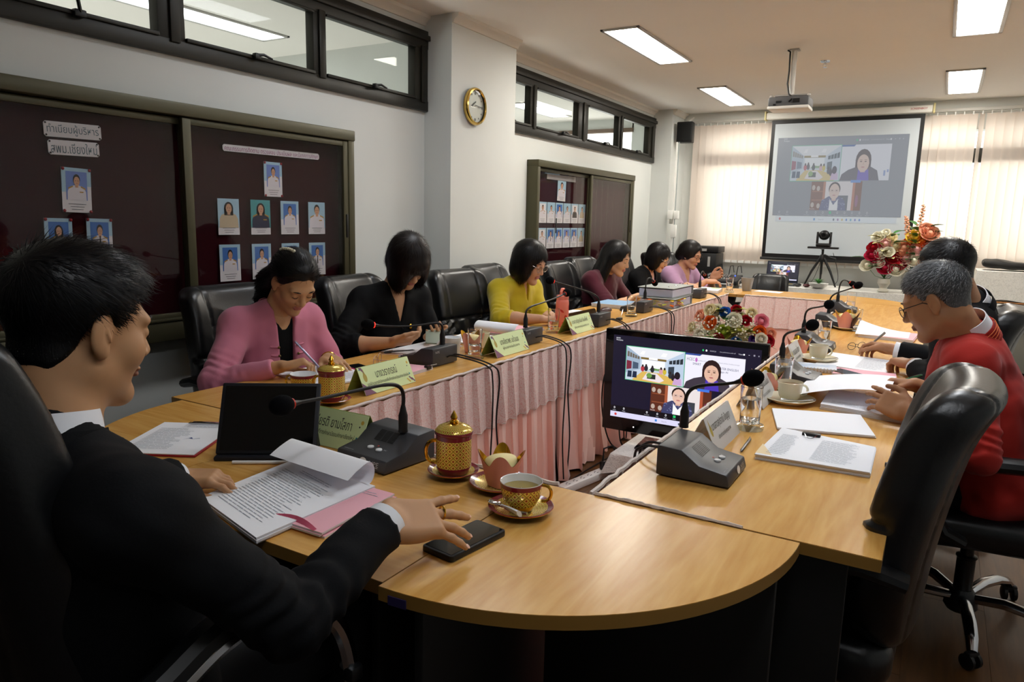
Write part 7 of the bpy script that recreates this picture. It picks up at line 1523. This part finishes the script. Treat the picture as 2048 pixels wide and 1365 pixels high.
m_mar = fabric('top_maroon', '#4d1526')
E_ = person('woman in a maroon short-sleeved top with long black hair', d2r(-6), (-2.60, 5.72, .55), (-2.46, 5.70, .965), (-2.345, 5.685, 1.09), d2r(2), d2r(18), wr=((-2.14, 5.98, .795), (-2.13, 5.66, .79)), s=1.13, hair='long', haircol='#0e0c0d', skc='#d2a582', vox=.0085,
           hands=(dict(d=(.10, -.04, .0), pn=(0, 0, -1), curl=(.4, .5, .3)), dict(d=(.10, .09, 0), pn=(0, 0, -1), curl=(.3, .4, .3))), garment=('maroon_top', None, m_mar), sleeve=.42, short_sl=True, pole=((-.3, .6, -.8), (-.35, -.9, -.45)), strand=(3600, .04, .001))
MB().tube([tuple(E_['arms'][0][2] - nrm(E_['arms'][0][2] - E_['arms'][0][1]) * .02 + np.array([.0, .03 * math.cos(q), .03 * math.sin(q)]) - E_['off']) for q in [2 * PI * i / 14 for i in range(14)]], .006, 5, closed=True).build('wrist_watch', m_blackm, E_['t'])
m_bj2 = fabric('jacket_black_far', '#0c0c0f', sheen=0)
F_ = person('woman in a black jacket with shoulder-length hair and glasses', d2r(-4), (-2.58, 6.74, .55), (-2.46, 6.73, .935), (-2.345, 6.725, 1.065), d2r(0), d2r(26), wr=((-2.12, 6.95, .80), (-2.13, 6.58, .80)), s=1.05, hair='bob', haircol='#141011', skc='#d3a688', vox=.0085,
           hands=(dict(d=(.10, -.03, .0), pn=(0, 0, -1), curl=(.4, .5, .3)), dict(d=(.11, .06, 0), pn=(0, 0, -1), curl=(.3, .4, .3))), garment=('black_jacket', None, m_bj2), sleeve=.95, neckline=(.05, .2, .0), inner=(mat('top_pink', '#c9a3a8', r=.8), .02, .05), strand=(3200, .035, .001), glasses=(mat('frame_silver', '#c4c0bc', r=.2, m=.7), 1))
m_lil = fabric('blouse_lilac', '#bd95b8')
G_ = person('woman in a lilac short-sleeved blouse with short dark hair and glasses', d2r(-20), (-2.46, 7.52, .55), (-2.345, 7.48, .935), (-2.255, 7.46, 1.07), d2r(-10), d2r(18), wr=((-2.03, 7.53, .84), (-2.04, 7.36, .815)), s=1.14, hair='short_f', haircol='#181311', skc='#c8977a', vox=.009,
           hands=(dict(d=(.10, -.02, .05), pn=(0, -.8, .3), curl=(.5, .6, .4)), dict(d=(.10, .05, .0), pn=(0, .2, -1), curl=(.5, .6, .4))), garment=('lilac_blouse', None, m_lil), sleeve=.40, short_sl=True, neckline=(.06, .15, 0), strand=(1500, .035, .0014), fat=1.05, glasses=(mat('frame_brown', '#3a1a14', r=.35), 0), pole=((-.3, .6, -.8), (-.35, -.8, -.5)))

# the right row
m_red = fabric('jacket_red', '#a3261f', r=.9, sheen=.08, sc=180)
H_ = person('grey-haired man in a red jacket with glasses, turning a page', d2r(176), (.225, 2.89, .57), (.108, 2.85, 1.035), (.0, 2.795, 1.16), d2r(171), d2r(26), wr=((-.045, 2.655, .805), (-.035, 3.15, .80)), fem=False, s=1.04, hair='grey', haircol='#56585a', skc='#ab7b58', vox=.0055, grey=True,
           hands=(dict(d=(-.13, .075, .025), pn=(.3, .55, -.5), curl=((.15, .2, .1), (.2, .25, .2), (.3, .35, .2), (.35, .4, .2)), thumb=.3), dict(d=(-.12, -.02, .0), pn=(.0, -.4, -.9), curl=((.5, .6, .3), (.6, .7, .4), (.7, .8, .4), (.75, .8, .4)), thumb=.8)),
           garment=('red_jacket', None, m_red), sleeve=.93, pole=((-.2, .5, -.9), (-.2, -.5, -.9)), neckline=(.03, .06, 0), wr_=1.5, inner=(m_shirt, .03, .06), strand=(3600, .016, .0007), fat=1.06, collar=((m_shirt, .0645, .05, .026, .25, 'shirt_collar'), (m_red, .073, .055, -.014, .35, 'stand_collar')), glasses=(mat('frame_black', '#141416', r=.3), 0))
t = H_['t']; off = H_['off']; m_or = mat('stitch_orange', '#cf6a3a', r=.7)
for i in (0, 1):
    E2 = H_['arms'][i]; ax = nrm(E2[2] - E2[1]); a1 = nrm(np.cross(ax, (0, 0, 1))); a2 = np.cross(ax, a1)
    for k in range(4): c = E2[2] - ax * (.03 + .010 * k) - off; MB().tube([tuple(c + (a1 * math.cos(q) + a2 * math.sin(q)) * .0445) for q in [2 * PI * j / 22 for j in range(22)]], .0016, 4, closed=True).build('cuff_stitching', m_or, t)
axn = nrm(nrm(H_['H'] + (np.array([0, -.03, -.06]) @ H_['Q']) - H_['N']) + H_['up'] * .25)
for k in range(4):
    fr = nrm(H_['f'] - axn * np.dot(H_['f'], axn)); la = np.cross(axn, fr); pts = []
    for j in range(30):
        a = .45 + (2 * PI - .9) * j / 29; pts.append(tuple(H_['N'] + axn * (-.005 + .012 * k) + fr * .0815 * math.cos(a) * 1.06 + la * .0815 * math.sin(a) - fr * .006 - off))
    MB().tube(pts, .0014, 4).build('collar_stitching', m_or, t)
hp_ = H_['arms'][1][2]; pen('green pencil between the fingers of the man in red', tuple(hp_ + np.array([-.13, -.02, -.02])), tuple(hp_ + np.array([.02, .035, .035])), .004, mat('pencil_green', '#1f6a42', r=.4), name='pencil')
m_suit2 = fabric('suit_black', '#0c0d11', sheen=.0)
I_ = person('man in a black suit with cropped black hair behind the grey-haired man', d2r(172), (.19, 3.62, .59), (.115, 3.575, 1.085), (.020, 3.46, 1.225), d2r(170), d2r(18), wr=((-.055, 3.575, .81), (-.165, 3.96, .81)), fem=False, s=1.05, hair='crew', haircol='#0f0e0f', skc='#ae7d5b', vox=.0065,
           hands=(dict(d=(-.11, .09, .0), pn=(0, 0, -1), curl=(.75, .9, .4), thumb=.6), dict(d=(-.12, .06, .0), pn=(0, -.5, -.8), curl=((.5, .7, .4), (.6, .8, .4), (.75, .9, .4), (.8, .9, .4)), thumb=.8)),
           garment=('suit_jacket', None, m_suit2), sleeve=.93, pole=((-.2, .5, -.9), (-.2, -.6, -.9)), neckline=(.05, .3, 0), inner=(m_shirt, .0, .1), strand=(3000, .016, .0008), collar=((m_shirt, .066, .05, .002, .45, 'shirt_collar'), (m_suit2, .078, .042, -.016, .75, 'jacket_collar')), cuffs=True)
hp_ = I_['arms'][1][2]; pen('silver pen in the hand of the second man in black', tuple(hp_ + np.array([-.145, .055, -.052])), tuple(hp_ + np.array([-.035, .03, .075])), .0055, mat('pen_steel', '#a9abb2', r=.25, m=.7))
